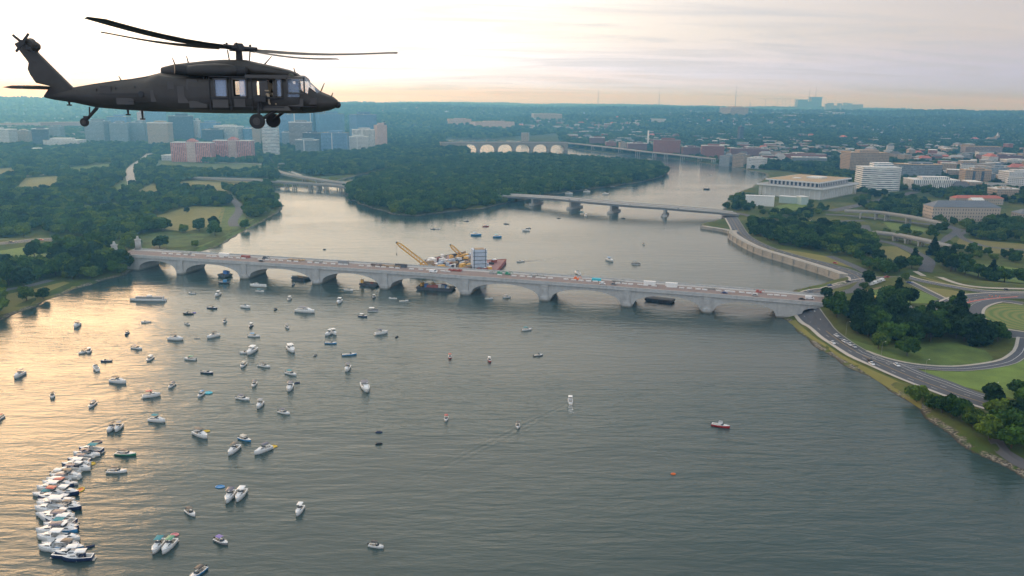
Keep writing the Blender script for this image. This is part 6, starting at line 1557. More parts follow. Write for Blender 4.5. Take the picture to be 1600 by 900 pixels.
cB, qB = poly_barge('red_barge', [(733, 431), (750, 412), (791, 410), (776, 428), (764, 433)], rust, mat('red_deck_paint', (0.30, 0.15, 0.14), 0.85, var=.4, scale=.3), 'red decked barge at the right end of the crane barge')
poly_clutter(cB, qB, 2.95, 12, 5, 'on the red decked barge', 'materials on the red decked barge', .8)
def crane(base, tip, label, hook=None, boomw=1.5):
    b = gp(base[0], base[1], 2.9); Y = b.y; tp = at_y(tip[0], tip[1], Y - 4); r = empty('crawler_crane', (b.x, b.y, 2.9), 0, label, 'crane')
    for s_ in (-1, 1): MB().box((0, s_ * 1.9, .5), (6, .9, 1.0)).build('track', dsteel, r)
    cb = MB().box((.8, 0, 2.0), (5.5, 3.2, 2.0)).box((2.9, 0, 2.1), (1.4, 3.4, 1.6)).build('machine_house', crane_y, r); MB().box((-1.6, -1.2, 2.5), (1.4, 1.1, 1.6)).build('cab', tint, r)
    o_ = Vector((-1.5, 0, 2.2)); T_ = tp - Vector((b.x, b.y, 2.9)); d = (T_ - o_); n = 12; w_ = boomw; mb = MB(); a_ = d.normalized().cross(Vector((0, 1, 0))).normalized(); b_ = Vector((0, 1, 0))
    cr = lambda f, i: o_ + d * f + (a_ * (1 if i in (0, 3) else -1) + b_ * (1 if i < 2 else -1)) * (w_ / 2 * (0.35 + 0.65 * min(1, f * 6, (1 - f) * 8 + .05)))
    for i in range(4): 
        for k in range(n): mb.tube(cr(k / n, i), cr((k + 1) / n, i), .34, n=4, caps=False)
    for k in range(n):
        for i in range(4): mb.tube(cr(k / n, i), cr((k + 1) / n, (i + 1) % 4), .2, n=4, caps=False)
    mb.build('lattice_boom', crane_y, r); MB().box(tuple(T_), (1.6, 1.2, 1.6)).build('boom_head', dsteel, r)
    MB().tube(Vector((3.2, 0, 3.4)), T_ + Vector((0, 0, .5)), .07, n=4).build('pendant_cable', dsteel, r)
    if hook:
        h = at_y(hook[0], hook[1], Y - 4) - Vector((b.x, b.y, 2.9)); c = MB().tube(T_, (T_.x - .4, T_.y, h.z), .07, n=4).build('hoist_cable', dsteel, r); MB().box((T_.x - .4, T_.y, h.z), (.7, .5, 2.4), taper=.5).build('hook_block', dsteel, c)
crane((672, 421), (620, 379), 'larger yellow lattice crane leaning left over the bridge, hook hanging', (620, 397), 2.8)
crane((726, 406), (704, 383), 'smaller yellow crane standing at the middle of the crane barge', None, 2.6)
p = gp(748, 419, 2.9); pt = at_y(748, 389, p.y)
r = empty('pale_blue_tower', (p.x, p.y, 2.9), 0.25, 'tall pale blue slab tower standing on the crane barge', 'site tower')
hh = pt.z - 2.9; MB().box((0, 0, hh / 2), (12.5, 10, hh)).build('wall', lblue, r); MB().box((0.5, 0, hh + .2), (9, 8, .5)).build('roof', timber, r)
for i in range(5): MB().box((0, -5.1, 1.6 + i * hh / 5.2), (12.8, .5, .3)).build('walkway', dsteel, r)
for i in range(2): MB().tube((-5 + 10 * i, -5, 0), (-5 + 10 * i, -5, hh + 1.5), .25, n=5).build('scaffold_pole', dsteel, r)
for i, (x0, y0, x1, y1, dp, m, lab, n_) in enumerate(((650, 452.5, 706, 456, 12, dsteel, 'dark work barge filling the arch in the middle of the bridge', 16), (561, 446.5, 588, 449, 9, dsteel, 'small dark barge against the fifth pier', 2), (455, 437, 475, 440, 9, dsteel, 'rust brown barge against the fourth pier', 2), (340, 432, 352, 434, 8, dsteel, 'small barge with a blue load against the third pier', 2), (1007, 470, 1050, 475, 10, dsteel, 'long dark barge seen under the eighth arch', 0))):
    q, Lq, Dq, cq, aq = barge('work_barge', x0, y0, x1, y1, dp, m, lab, 2.0); cq_ = cq
    if n_: clutter(cq, aq, Lq * .8, dp * .6, 2.2, n_, 30 + i, 'on the ' + ('dark barge under the middle arch' if i == 0 else lab.split(' against')[0]), 'materials on the ' + lab[:30])

# ================================================================== things standing on the arched bridge
gb = 'site things along the far lane of the arched bridge'
def on_bridge(px, y, z=0.0): s = along(px); return BRG(s, y, z)
jer = MB().vprism([(-2, 0), (2, 0), (2, .3), (1.9, .9), (-1.9, .9), (-2, .3)], -.3, .3)
barrier0 = None; G = random.Random(17)
for i in range(86):
    px = 240 + i * 11.6
    if i % 7 in (5,) or 40 < i < 46: continue
    px += G.uniform(-2, 2); p = on_bridge(px, 15.2 + G.uniform(-.5, .5))
    if barrier0 is None: barrier0 = jer.build('concrete_barrier', gel['white']); o = barrier0
    else: o = barrier0.copy(); COL.objects.link(o)
    o.location = p; o.rotation_euler = (0, 0, BANG + G.uniform(-.05, .05)); sp_i = max(0, min(8, sum(1 for q in PS if along(px) > q))); tag(o, f'white concrete barrier block in the bridge roadway line above the {["first", "second", "third", "fourth", "fifth", "sixth", "seventh", "eighth", "ninth"][sp_i]} arch', 'barrier', 'barrier blocks dividing the bridge roadway')
G = random.Random(17)
ITEMS = [(612, 21, 14, 'shipping_container', dsteel, 'dark container on the bridge left of the white van'), (598, 20, 16, 'material_stack', timber, 'brown stack of planks on the bridge left of the dark container'), (575, 21, 12, 'material_stack', bdeck, 'reddish brown stack on the bridge, left of the plank stack'),
         (770, 20, 9, 'equipment', gel['green'], 'green machine on the bridge right of the barge, left one'), (783, 20, 8, 'equipment', gel['green'], 'green machine on the bridge right of the barge, right one'), (758, 19, 7, 'equipment', conc, 'grey machine beside the green ones on the bridge'),
         (893, 19, 8, 'equipment', gel['orange'], 'orange machine on the bridge under the white round sterned boat'), (445, 21, 16, 'material_stack', timber, 'tan planks on the left part of the bridge'), (396, 20, 6, 'equipment', dsteel, 'dark machine on the left part of the bridge'),
         (925, 20, 7, 'covered_load', gel['cyan'], 'turquoise load on the bridge right of the orange machine'), (1010, 20, 9, 'site_cabin', gel['white'], 'white cabin on the bridge above the seventh arch'), (1045, 20, 9, 'site_cabin', gel['white'], 'white cabin on the bridge above the eighth arch'),
         (1110, 20, 12, 'material_stack', conc, 'pale stack near the right end of the bridge'), (1185, 21, 6, 'equipment', rust, 'rust coloured machine near the right end of the bridge'), (330, 21, 10, 'site_cabin', gel['white'], 'white cabin near the left end of the bridge'), (365, 20, 8, 'covered_load', rust, 'reddish load near the left end of the bridge'), (520, 21, 9, 'site_cabin', gel['grey'], 'grey cabin on the bridge above the fourth arch'),
         (480, 20, 8, 'material_stack', conc, 'pale stack of blocks on the bridge above the third arch'), (700, 20, 12, 'material_stack', rust, 'red brown stack of steel before the barge'), (830, 20, 12, 'material_stack', conc, 'pale stack on the bridge above the sixth arch'), (960, 21, 10, 'material_stack', conc, 'pale stack above the seventh pier'), (270, 21, 8, 'material_stack', conc, 'pale stack close to the left pylons')]
for px, y, L, nm, m, lab in ITEMS:
    mb = MB(); h = 2.6 if 'container' in nm or 'cabin' in nm else 1.8
    if nm in ('shipping_container', 'site_cabin', 'covered_load'):
        L = min(L, 10); mb.box((0, 0, h / 2), (L, 2.5, h)); mb.box((0, 0, h + .05), (L + .15, 2.6, .12)); [mb.box((-L / 2 + L * (i + .5) / 8, -1.28, h / 2), (.12, .08, h * .9)) for i in range(8)]
    elif nm == 'material_stack':
        for i in range(int(L / 1.6)): mb.box((-L / 2 + 1.6 * i + .7, G.uniform(-.3, .3), G.uniform(.5, .9)), (1.3, G.uniform(2, 4), G.uniform(.8, 1.6)), G.uniform(-.2, .2))
    else:
        mb.box((0, 0, .5), (4.4, 2.2, .8)); mb.box((-.6, 0, 1.5), (2.4, 2.0, 1.3), taper=.8); mb.tube((1.2, 0, 1), (3.2, 0, 2.6), .22); mb.tube((3.2, 0, 2.6), (4.3, 0, .9), .18)
        for s_ in (-1, 1): [mb.tube((x, s_ * 1.0, .45), (x, s_ * 1.3, .45), .45, n=10) for x in (-1.5, 1.5)]
    p = on_bridge(px, y); tag(mb.build(nm, m, None, loc=p, rz=BANG), lab, 'site equipment', gb)

# ================================================================== cars, vans
CARP = {n: mat(n + '_car_paint', c, 0.3, var=0.04) for n, c in (('white', (0.75, 0.76, 0.78)), ('black', (0.02, 0.02, 0.025)), ('silver', (0.45, 0.46, 0.48)), ('blue', (0.04, 0.09, 0.28)), ('red', (0.50, 0.04, 0.03)), ('yellow', (0.70, 0.50, 0.05)), ('grey', (0.16, 0.17, 0.19)))}
tyre = mat('tyre_rubber', (0.025, 0.025, 0.025), 0.9); rimm = mat('alloy_rim', (0.5, 0.5, 0.5), 0.3, metal=0.6); lampm = mat('lamp_glass', (0.7, 0.7, 0.65), 0.2); tailm = mat('tail_lamp_red', (0.4, 0.02, 0.02), 0.3)
def make_car(colr, kind='car'):
    r = empty('parked_car' if kind == 'car' else 'van'); L, W_ = (4.6, 1.85) if kind == 'car' else (6.2, 2.2); k = 1.0 if kind == 'car' else 1.5
    if kind == 'car':
        body = [(-2.3, .35), (-2.3, .85), (-1.9, .95), (1.0, .95), (2.1, .78), (2.3, .6), (2.3, .35)]; cab = [(-1.75, .95), (-1.2, 1.42), (.35, 1.45), (1.1, .95)]
    else:
        body = [(-3.1, .4), (-3.1, 2.4), (1.6, 2.45), (2.3, 1.5), (3.0, 1.25), (3.1, .4)]; cab = [(1.0, 1.5), (1.2, 2.3), (1.75, 2.3), (2.35, 1.5)]
    MB().vprism(body, -W_ / 2, W_ / 2).build('body', CARP[colr], r)
    if kind == 'car': g = MB().vprism(cab, -W_ * .42, W_ * .42).build('cabin_glass', tint, r); MB().vprism([(-1.2, 1.42), (.35, 1.45), (.30, 1.5), (-1.15, 1.48)], -W_ * .40, W_ * .40).build('car_roof', CARP[colr], r)
    else: MB().vprism(cab, -W_ * .505, W_ * .505).build('cabin_glass', tint, r)
    for x in (-L * .3, L * .3):
        for s_ in (-1, 1):
            w_ = MB().tube((x, s_ * (W_ / 2 - .22), .34 * (k ** .3)), (x, s_ * (W_ / 2 + .02), .34 * (k ** .3)), .34 * (k ** .3), n=12).build('wheel', tyre, r)
            MB().tube((x, s_ * (W_ / 2 + .02), .34 * (k ** .3)), (x, s_ * (W_ / 2 + .04), .34 * (k ** .3)), .2, n=10).build('rim', rimm, w_)
    for s_ in (-1, 1):
        MB().box((L / 2, s_ * W_ * .36, .7), (.06, .35, .16)).build('headlight', lampm, r); MB().box((-L / 2, s_ * W_ * .38, .8), (.06, .3, .16)).build('tail_light', tailm, r)
    return r
CPROTO = {}
def car(x, y, ang, colr, lab, kind='car', grp='vehicles on the roads of the right bank', pos=None, lift=0.24):
    if (colr, kind) not in CPROTO: CPROTO[(colr, kind)] = o = make_car(colr, kind)
    else: o = copy_tree(CPROTO[(colr, kind)])
    p = pos if pos is not None else gpt(x, y, lift)
    o.location = p; o.rotation_euler = (0, 0, ang); tag(o, lab, 'car' if kind == 'car' else 'van', grp); return o
def dirp(x0, y0, x1, y1): a, b = gpt(x0, y0), gpt(x1, y1); return math.atan2(b.y - a.y, b.x - a.x)
dr = dirp(1303, 530, 1366, 573)
for x, y, c, lab in ((1307, 526, 'white', 'white car at the head of the row stopped on the right of the parkway'), (1312, 530, 'grey', 'dark car behind the first white one in the parkway row'), (1319, 535, 'white', 'second white car of the parkway row'), (1323, 537, 'silver', 'silver car in the middle of the parkway row'), (1328, 540, 'white', 'third white car of the parkway row'), (1334, 543, 'silver', 'silver car at the tail of the parkway row')): car(x, y, dr, c, lab)
car(1301, 537, dr, 'white', 'white car alone in the lane nearest the river'); car(1360, 566, dr, 'black', 'black car on the parkway nearer the river'); car(1362, 570, dr, 'white', 'white car just below the black one on the parkway')
car(1401, 572, dr, 'white', 'white car where the curved road joins the parkway'); car(1492, 625, dr, 'black', 'black car low on the parkway near the right edge')
car(1305, 412, dirp(1280, 412, 1330, 427), 'red', 'red car on the road above the river wall'); car(1152, 362, dirp(1150, 352, 1163, 370), 'white', 'white car on the bend at the right end of the girder bridge')
car(1264, 456, dirp(1250, 466, 1278, 456), 'silver', 'silver car on the road curving up from the bridge'); car(1297, 447, dirp(1278, 456, 1312, 447), 'blue', 'blue car on the road curving up from the bridge'); car(1325, 441, 0.2, 'black', 'black car at the top of the curving road'); car(1258, 463, dirp(1250, 466, 1278, 456), 'black', 'black car just beyond the bridge parapet')
car(1432, 396, 2.4, 'yellow', 'yellow car on the road among the trees behind the plaza')
dv = dirp(1350, 450, 1380, 443)
for i, (x, y, c) in enumerate(((1350, 449, 'white'), (1355, 446, 'silver'), (1361, 446, 'white'), (1367, 444, 'white'), (1373, 442, 'silver'), (1378, 440, 'white'))): car(x, y, dv, c, ('first', 'second', 'third', 'fourth', 'fifth', 'last')[i] + f' from the left of the {c} vans parked by the plaza lawn', 'van', 'vans parked by the plaza lawn')
for i, (x, y, c, k_) in enumerate(((1351, 467, 'red', 'van'), (1370, 468, 'yellow', 'van'), (1383, 471, 'blue', 'car'), (1392, 471, 'white', 'car'), (1404, 472, 'silver', 'car'), (1366, 475, 'white', 'car'), (1380, 476, 'blue', 'car'), (1394, 477, 'white', 'car'), (1408, 478, 'silver', 'car'), (1419, 480, 'white', 'car'))):
    car(x, y, 0.1 + .1 * (i % 3), c, f'{c} {"truck" if k_ == "van" else "car"} ' + ('at the left of the site yard behind the grove', 'in the middle of the site yard, beside the red one', 'in the upper row of the site yard, leftmost', 'in the upper row of the site yard, second', 'in the upper row of the site yard, last', 'in the lower row, first by the grove', 'in the lower row, second by the grove', 'in the lower row, third by the grove', 'in the lower row, fourth by the grove', 'in the lower row, last by the grove')[i], k_, 'vehicles in the site yard behind the grove')
car(1394, 449, 0.3, 'black', 'black car on the bare ground beside the lawn'); car(1421, 443, -0.5, 'blue', 'dark blue car on the short diagonal street'); car(1572, 454, 0.1, 'black', 'black car by the tree belt behind the plaza'); car(1386, 434, 0.2, 'red', 'small red vehicle at the top of the plaza'); car(1268, 346, 0.1, 'white', 'white car on the street before the arts building'); car(1330, 325, 0.6, 'silver', 'silver car on the wide ramp right of the arts building')
for px, y, c, k_, lab in ((672, 8, 'white', 'van', 'white van driving on the bridge above the middle arch'), (938, 8, 'white', 'car', 'white car on the bridge above the seventh pier'), (1130, 9, 'blue', 'car', 'blue car on the bridge right of the eighth pier'), (1178, 9, 'silver', 'car', 'silver car on the right part of the bridge'), (1252, 9, 'black', 'car', 'black car on the bridge over the parkway arch'), (1265, 12, 'white', 'van', 'white van on the bridge over the parkway arch'), (955, 10, 'grey', 'car', 'grey car on the bridge beside the white one'), (402, 8, 'black', 'car', 'black car on the left part of the bridge')):
    car(0, 0, BANG, c, lab, k_, 'vehicles on the arched bridge', on_bridge(px, y, 0.0))
for x, y, c, lab in ((64, 376, 'red', 'red car on the road at the left bank'), (18, 379, 'black', 'black car on the road at the left edge'), (157, 381, 'white', 'white van like car near the left pylons')): car(x, y, 0.1, c, lab, 'car', 'cars on the left bank road')
for i, x in enumerate((865, 890, 905, 985, 1060)):
    p = gp(x, 311 + (x - 870) * .085, 12.5); car(0, 0, -.12, ('white', 'black', 'silver', 'white', 'grey')[i], ('leftmost', 'second', 'third', 'fourth', 'rightmost')[i] + ' tiny car on the girder bridge', 'car', 'cars on the girder bridge', p)
# lamps along the parkway and the arched bridge
lampst = mat('lamp_post_grey', (0.25, 0.25, 0.25), 0.6)
def lamp(p, ang, lab, grp, h=9.0):
    global LAMP
    try: o = copy_tree(LAMP)
    except NameError:
        LAMP = o = empty('street_lamp'); MB().tube((0, 0, 0), (0, 0, 9), .11, .07, 6).build('pole', lampst, o); MB().tube((0, 0, 9), (1.6, 0, 9.3), .06, n=5).build('arm', lampst, o); MB().box((1.8, 0, 9.3), (.7, .28, .16)).build('lamp_head', gel['white'], o)
    o.location = p; o.rotation_euler = (0, 0, ang); tag(o, lab, 'street lamp', grp)
for i in range(4, len(PARKWAY) - 2, 6):
    a, b = PARKWAY[i], PARKWAY[i + 1]; d = (b - a).normalized(); q = a + Vector((-d.y, d.x)) * 9.4
    lamp((q.x, q.y, hz1(q.x, q.y)), math.atan2(-d.x, d.y) + math.pi, 'thin grey street lamp beside the river parkway', 'street lamps along the parkway')
# a walkway sign gantry: orange cones at the plaza
cone0 = None
for i, (x, y) in enumerate(((1484, 482), (1490, 480), (1497, 477), (1505, 474), (1515, 470), (1546, 463), (1550, 464), (1556, 463), (1562, 464))):
    if cone0 is None: cone0 = MB().tube((0, 0, 0), (0, 0, .9), .3, .06, 8).box((0, 0, .03), (.7, .7, .06)).build('traffic_cone', gel['orange']); o = cone0
    else: o = cone0.copy(); COL.objects.link(o)
    o.location = gpt(x, y, .3); tag(o, 'small orange traffic cone in the row on the plaza road', 'traffic cone', 'traffic cones on the plaza road')

# ================================================================== the helicopter in the foreground
HY = 38.0                     # metres ahead of the camera
O = at_y(300, 140, HY)
def hp(px, py, dy=0.0):       # point of the helicopter read at that pixel on the plane HY+dy, in local axes
    return at_y(px, py, HY + dy) - O
olive = mat('matt_olive_drab', (0.034, 0.030, 0.024), 0.55, var=0.45, scale=2.2); odark = mat('matt_black_metal', (0.014, 0.014, 0.014), 0.6, var=0.2, scale=2.0)
ogrey = mat('worn_dark_grey_panel', (0.046, 0.041, 0.034), 0.5, var=0.25, scale=2.5); hint = mat('dark_cabin_lining', (0.02, 0.02, 0.022), 0.9)
hglass = bpy.data.materials.new('aircraft_glass'); hglass.use_nodes = True
bsn = hglass.node_tree.nodes['Principled BSDF']; bsn.inputs['Base Color'].default_value = (0.55, 0.66, 0.8, 1); bsn.inputs['Roughness'].default_value = 0.05; bsn.inputs['Alpha'].default_value = 0.35; bsn.inputs['Coat Weight'].default_value = 0.5
heli = empty('helicopter', O, 0, 'dark military transport helicopter flying level to the right above the city, open side door', 'helicopter')
FR = [0, .02, .06, .119, .22, .35, .46, .576, .75, .9, .98, 1.0]
WP = [0.02, .30, .62, .90, 1.0, 1.0, 1.0, 1.0, .97, .82, .45, .05]
# stations: pixel x, top, bottom, half width, shoulder factor; 'n' = x read on the near flank
ST = [(69, 149.5, 152.5, .08, 0), (84, 144, 156, .16, 0), (115, 136.5, 160.5, .24, 0), (150, 130.8, 168, .36, 0), (180, 126.5, 170.5, .46, 0), (210, 123, 172.5, .58, 0), (235, 119, 174, .72, 0), (259, 112, 174.8, .88, 0), (285, 114.5, 175.5, 1.02, 0), (312, 116.5, 176.2, 1.14, 0),
      (334, 117, 177, 1.18, 1), (356, 117, 177, 1.18, 1), (363, 117, 177, 1.18, 1), (386, 117, 177, 1.18, 1), (401, 117, 177, 1.18, 1), (426, 117, 177, 1.18, 1), (431, 117, 177, 1.18, 1), (441, 117, 177, 1.18, 1), (449, 117, 177, 1.17, 1), (466, 118, 177, 1.13, 1), (477, 121, 177, 1.06, 0),
      (488, 131, 176.3, .96, 0), (500, 142.5, 175, .80, 0), (513, 147.9, 172.6, .60, 0), (521, 151.7, 169.6, .42, 0), (526.5, 156.5, 164.5, .16, 0)]
rings = []
for x, yt, yb, hw, nf in ST:
    if nf: X = hp(x, 137, -1.18).x
    else: X = hp(x, 137).x
    zt, zb = hp(x, yt).z, hp(x, yb).z
    side = []
    for f, wv_ in zip(FR, WP):
        z = zt + (zb - zt) * f
        if nf and f in (.119, .576): z = hp(x, 123.5 if f == .119 else 151.5, -1.18).z
        elif nf and f == .22: z = hp(x, 130, -1.18).z
        elif nf and f == .35: z = hp(x, 138, -1.18).z
        elif nf and f == .46: z = hp(x, 145, -1.18).z
        w2 = wv_ if x > 240 else math.sin(math.pi * max(.03, min(.97, f))) ** .6
        if x > 470: w2 = wv_ * (0.55 + 0.45 * min(1, f / .5)) if f < .5 else wv_ * (1 - .25 * (f - .5))
        side.append((X, hw * w2, z))
    rings.append([(a, -b, c) for a, b, c in side] + [(a, b, c) for a, b, c in side[::-1]])
n = len(rings[0]); NS = len(ST); PXS = [s[0] for s in ST]
def face_kind(j, i):
    lvl = i if i < 12 else 22 - i if i < 23 else None
    x0 = PXS[j]
    if i in (11, 23): return None
    l0 = i if i < 11 else 22 - i
    side_ = 3 <= l0 <= 6
    if side_ and x0 in (334, 431): return 'glass'
    if side_ and x0 == 363: return 'hole'
    if side_ and x0 == 401: return 'hole'
    if x0 in (449, 466) and 3 <= l0 <= 6: return 'cockpit'
    if x0 in (477,) and 0 <= l0 <= 4: return 'wind'
    if x0 == 488 and 0 <= l0 <= 2: return 'wind'
    if x0 == 466 and 0 <= l0 <= 2: return 'roofglass'
    return None
body, gl = MB(), {'glass': MB(), 'cockpit': MB(), 'wind': MB(), 'roofglass': MB()}
body.v = [p for r_ in rings for p in r_]
for j in range(NS - 1):
    for i in range(n):
        a, b = j * n + i, j * n + (i + 1) % n; f = (a, b, b + n, a + n); k = face_kind(j, i)
        if k is None: body.f.append(f); body.m.append(0)
        elif k in gl: g = gl[k]; g.add([body.v[q] for q in f], [(0, 1, 2, 3)])
body.f.append(tuple(range(n))[::-1]); body.m.append(0); body.f.append(tuple(range((NS - 1) * n, NS * n))); body.m.append(0)
fus = body.build('fuselage', olive, heli, True)
sol = fus.modifiers.new('skin', 'SOLIDIFY'); sol.thickness = 0.05; sol.offset = -1
es = fus.modifiers.new('edges', 'EDGE_SPLIT'); es.split_angle = R(38)
def framed(p0, p1, dy, m=ogrey, w_=.06, name='window_frame', parent=None):
    a, b = hp(*p0, dy), hp(*p1, dy); mb = MB(); x0, x1, z0, z1 = a.x, b.x, b.z, a.z; y = dy - .025
    for c, d in ((((x0 + x1) / 2, y, z0), (x1 - x0 + w_, .06, w_)), (((x0 + x1) / 2, y, z1), (x1 - x0 + w_, .06, w_)), ((x0, y, (z0 + z1) / 2), (w_, .06, z1 - z0)), ((x1, y, (z0 + z1) / 2), (w_, .06, z1 - z0))): mb.box(c, d)
    return mb.build(name, m, parent or heli)
for k, nm in (('cockpit', 'cockpit_side_glass'), ('wind', 'windscreen'), ('roofglass', 'roof_window')): gl[k].build(nm, hglass, heli, True)
cg = gl['glass']; half_ = {}
for s_, x0, x1 in ((-1, 334, 356), (-1, 431, 441), (1, 334, 356), (1, 431, 441)):
    a, b = hp(x0, 123.5, -1.18), hp(x1, 151.5, -1.18)
    MB().box(((a.x + b.x) / 2, s_ * 1.165, (a.z + b.z) / 2), (b.x - a.x, .02, a.z - b.z)).build('cabin_window', hglass, heli)
for p0, p1 in (((334, 123.5), (356, 151.5)), ((363, 123.5), (386, 151.5)), ((431, 123.5), (441, 151.5)), ((448, 121.5), (476, 146))): framed(p0, p1, -1.2)
a, b = hp(363, 123.5, -1.18), hp(386, 151.5, -1.18)
MB().box((b.x - (b.x - a.x) * .27, -1.165, (a.z + b.z) / 2), ((b.x - a.x) * .5, .02, a.z - b.z)).build('sliding_window', hglass, heli)
# sliding door outline, gunner window tracks, panels
mb = MB()
for x in (326, 359, 392): p0, p1 = hp(x, 121, -1.2), hp(x, 174, -1.16); mb.box((p0.x, -1.19, (p0.z + p1.z) / 2), (.035, .03, p0.z - p1.z))
for yy in (119.5, 153, 166): p0, p1 = hp(326, yy, -1.2), hp(444, yy, -1.2); mb.box(((p0.x + p1.x) / 2, -1.185 if yy < 160 else -1.16, p0.z), (p1.x - p0.x, .04, .045))
mb.build('door_rail', odark, heli)
p0, p1 = hp(383, 117, -1.2), hp(452, 122, -1.2); MB().box(((p0.x + p1.x) / 2, -1.14, (p0.z + p1.z) / 2), (p1.x - p0.x, .22, .14)).build('side_fairing', ogrey, heli)
mb = MB()                      # raised seams and stiffeners along the tail boom and flank
for x, yt, yb, w_ in ((120, 138, 160, .2), (150, 133, 166, .33), (180, 129, 169, .43), (210, 126, 171, .55), (235, 122, 172, .69), (259, 118, 173, .86), (285, 119, 174, 1.0), (310, 121, 175, 1.12)):
    a, b = hp(x, yt, -w_), hp(x, yb, -w_); zm = (a.z + b.z) / 2; mb.box((a.x, -w_ * 1.0 - .004, zm + .05), (.03, .035, (a.z - b.z) * .55))
for x0_, x1_, y0_, y1_, w0_, w1_ in ((122, 318, 147, 146, .215, 1.14), (180, 318, 158, 160, .43, 1.13)):
    a, b = hp(x0_, y0_, -w0_), hp(x1_, y1_, -w1_); mb.tube((a.x, -w0_ - .01, a.z), (b.x, -w1_ - .01, b.z), .016, n=4)
mb.build('panel_seams', odark, heli)
for px_, py_, w_, h_, d_ in ((165, 140, .5, .35, .42), (196, 158, .8, .3, .53), (245, 150, .55, .5, .80), (300, 132, .5, .45, 1.10), (310, 163, .8, .3, 1.10), (345, 162, .7, .35, 1.17), (375, 160, .5, .4, 1.17), (462, 160, .7, .35, 1.06), (487, 158, .45, .3, .86)):
    q_ = hp(px_, py_, -d_); MB().box((q_.x, -d_ - .012, q_.z), (w_, .03, h_)).build('access_panel', ogrey, heli)

# cabin floor, bulkheads, seats
zf = hp(400, 165).z; x0, x1 = hp(322, 140, -1.18).x, hp(500, 140).x
MB().box(((x0 + x1) / 2, 0, zf), (x1 - x0, 2.1, .06)).build('cabin_floor', hint, heli)
for px in (445,): MB().box((hp(px, 140, -1.18).x + .1, 0, zf + .5), (.05, 2.1, 1.0)).build('bulkhead', hint, heli)
MB().box((hp(318, 140, -1.18).x, 0, zf + .75), (.05, 2.1, 1.5)).build('bulkhead', hint, heli)
for px, y in ((452, -.5), (452, .5), (345, -.3), (345, .4), (372, .6), (396, -.55)):
    c = hp(px, 150, y); MB().box((c.x, y, zf + .42), (.5, .5, .12)).box((c.x - .25, y, zf + .85), (.12, .5, .85)).build('crew_seat', hint, heli)
a, b = hp(408.5, 123, 1.14), hp(452, 152, 1.14); MB().box(((a.x + b.x) / 2, 1.12, (a.z + b.z) / 2), (b.x - a.x, .04, a.z - b.z + .1)).build('far_door_panel', hint, heli)
# gun mount in the open window
c = hp(408, 158, -1.3); MB().box((c.x, -1.3, c.z + .1), (.5, .3, .25)).tube((c.x - .3, -1.32, c.z + .2), (c.x + .75, -1.4, c.z + .12), .05, n=6).tube((c.x, -1.3, c.z), (c.x, -1.2, c.z - .35), .06, n=6).build('gun_mount', odark, heli)
c0, c1 = hp(403, 126, -1.18), hp(402, 151, -1.18); MB().box((c0.x + .22, -1.12, (c0.z + c1.z) / 2), (.38, .06, c0.z - c1.z)).build('window_panel', ogrey, heli)
# engine deck and nacelles
def side_loft(st, y0, m, name, parent=heli, rnd=.7, near=0.0):
    rg_ = []
    for x, yt, yb, hw in st:
        zt, zb = hp(x, yt, near).z, hp(x, yb, near).z; X = hp(x, (yt + yb) / 2, near).x; zm, hh_ = (zt + zb) / 2, (zt - zb) / 2; r_ = []
        for k in range(16):
            t_ = 2 * math.pi * k / 16; c_, s_ = math.cos(t_), math.sin(t_)
            r_.append((X, y0 + hw * math.copysign(abs(c_) ** rnd, c_), zm + hh_ * math.copysign(abs(s_) ** rnd, s_)))
        rg_.append(r_)
    o_ = MB().loft(rg_).build(name, m, parent, True); e_ = o_.modifiers.new('edges', 'EDGE_SPLIT'); e_.split_angle = R(42); return o_
side_loft([(256, 105, 118, .35), (275, 100.5, 120, .55), (300, 97.5, 121, .62), (330, 94.5, 121, .68), (352, 93, 121, .72), (385, 93.5, 121, .72), (405, 98, 121, .7), (430, 103.5, 121, .66), (450, 108.5, 121, .58), (463, 113.5, 121, .42), (468, 117, 121, .2)], 0, olive, 'rotor_pylon_cowling')
for s_ in (-1, 1):
    near = s_ * 0.95
    side_loft([(285, 106, 115, .16), (296, 102.5, 118, .32), (312, 100, 119.5, .42), (335, 99, 120, .45), (355, 100, 119.5, .44), (368, 103, 118, .36), (372, 105, 116.5, .26)], s_ * .92, olive, 'engine_nacelle', near=near)
    a = hp(286, 110.5, near); MB().tube((a.x + .3, s_ * .95, a.z), (a.x - .25, s_ * 1.25, a.z + .05), .25, .22, 14).build('exhaust', odark, heli)
    a = hp(370, 111, near); MB().tube((a.x - .05, s_ * .92, a.z), (a.x + .42, s_ * .92, a.z), .26, .2, 14).tube((a.x + .42, s_ * .92, a.z), (a.x + .5, s_ * .92, a.z), .2, .08, 14).build('engine_intake', odark, heli)
# nose details: chin window, lower sensor, door handle line, pitot probes, wire cutters
side_loft([(497, 146, 158, .66), (506, 149.5, 165, .60), (514, 154, 168, .46)], 0, hglass, 'chin_window', rnd=.9)
a = hp(524, 162); MB().ell((a.x + .1, 0, a.z - .05), (.16, .16, .16), 10, 8).build('nose_sensor', odark, heli)
for px, py, dx, dz_ in ((500, 142, .22, .35), (517, 149, .1, .12), (462, 113, -.08, .2), (412, 98.5, .38, .3), (190, 124, -.12, .14), (273, 97, -.1, .2), (294, 94.5, -.06, .2)):
    a = hp(px, py); MB().tube((a.x, 0, a.z - .1), (a.x + dx, 0, a.z + dz_), .035, .02, 6).build('antenna', odark, heli)
for px, L in ((222, .35), (200, .15), (108, .12)):
    a = hp(px, 174 if px > 150 else 160); MB().tube((a.x, 0, a.z + .1), (a.x, 0, a.z - L), .06, .04, 6).box((a.x, 0, a.z - L), (.22, .06, .06)).build('belly_antenna', odark, heli)
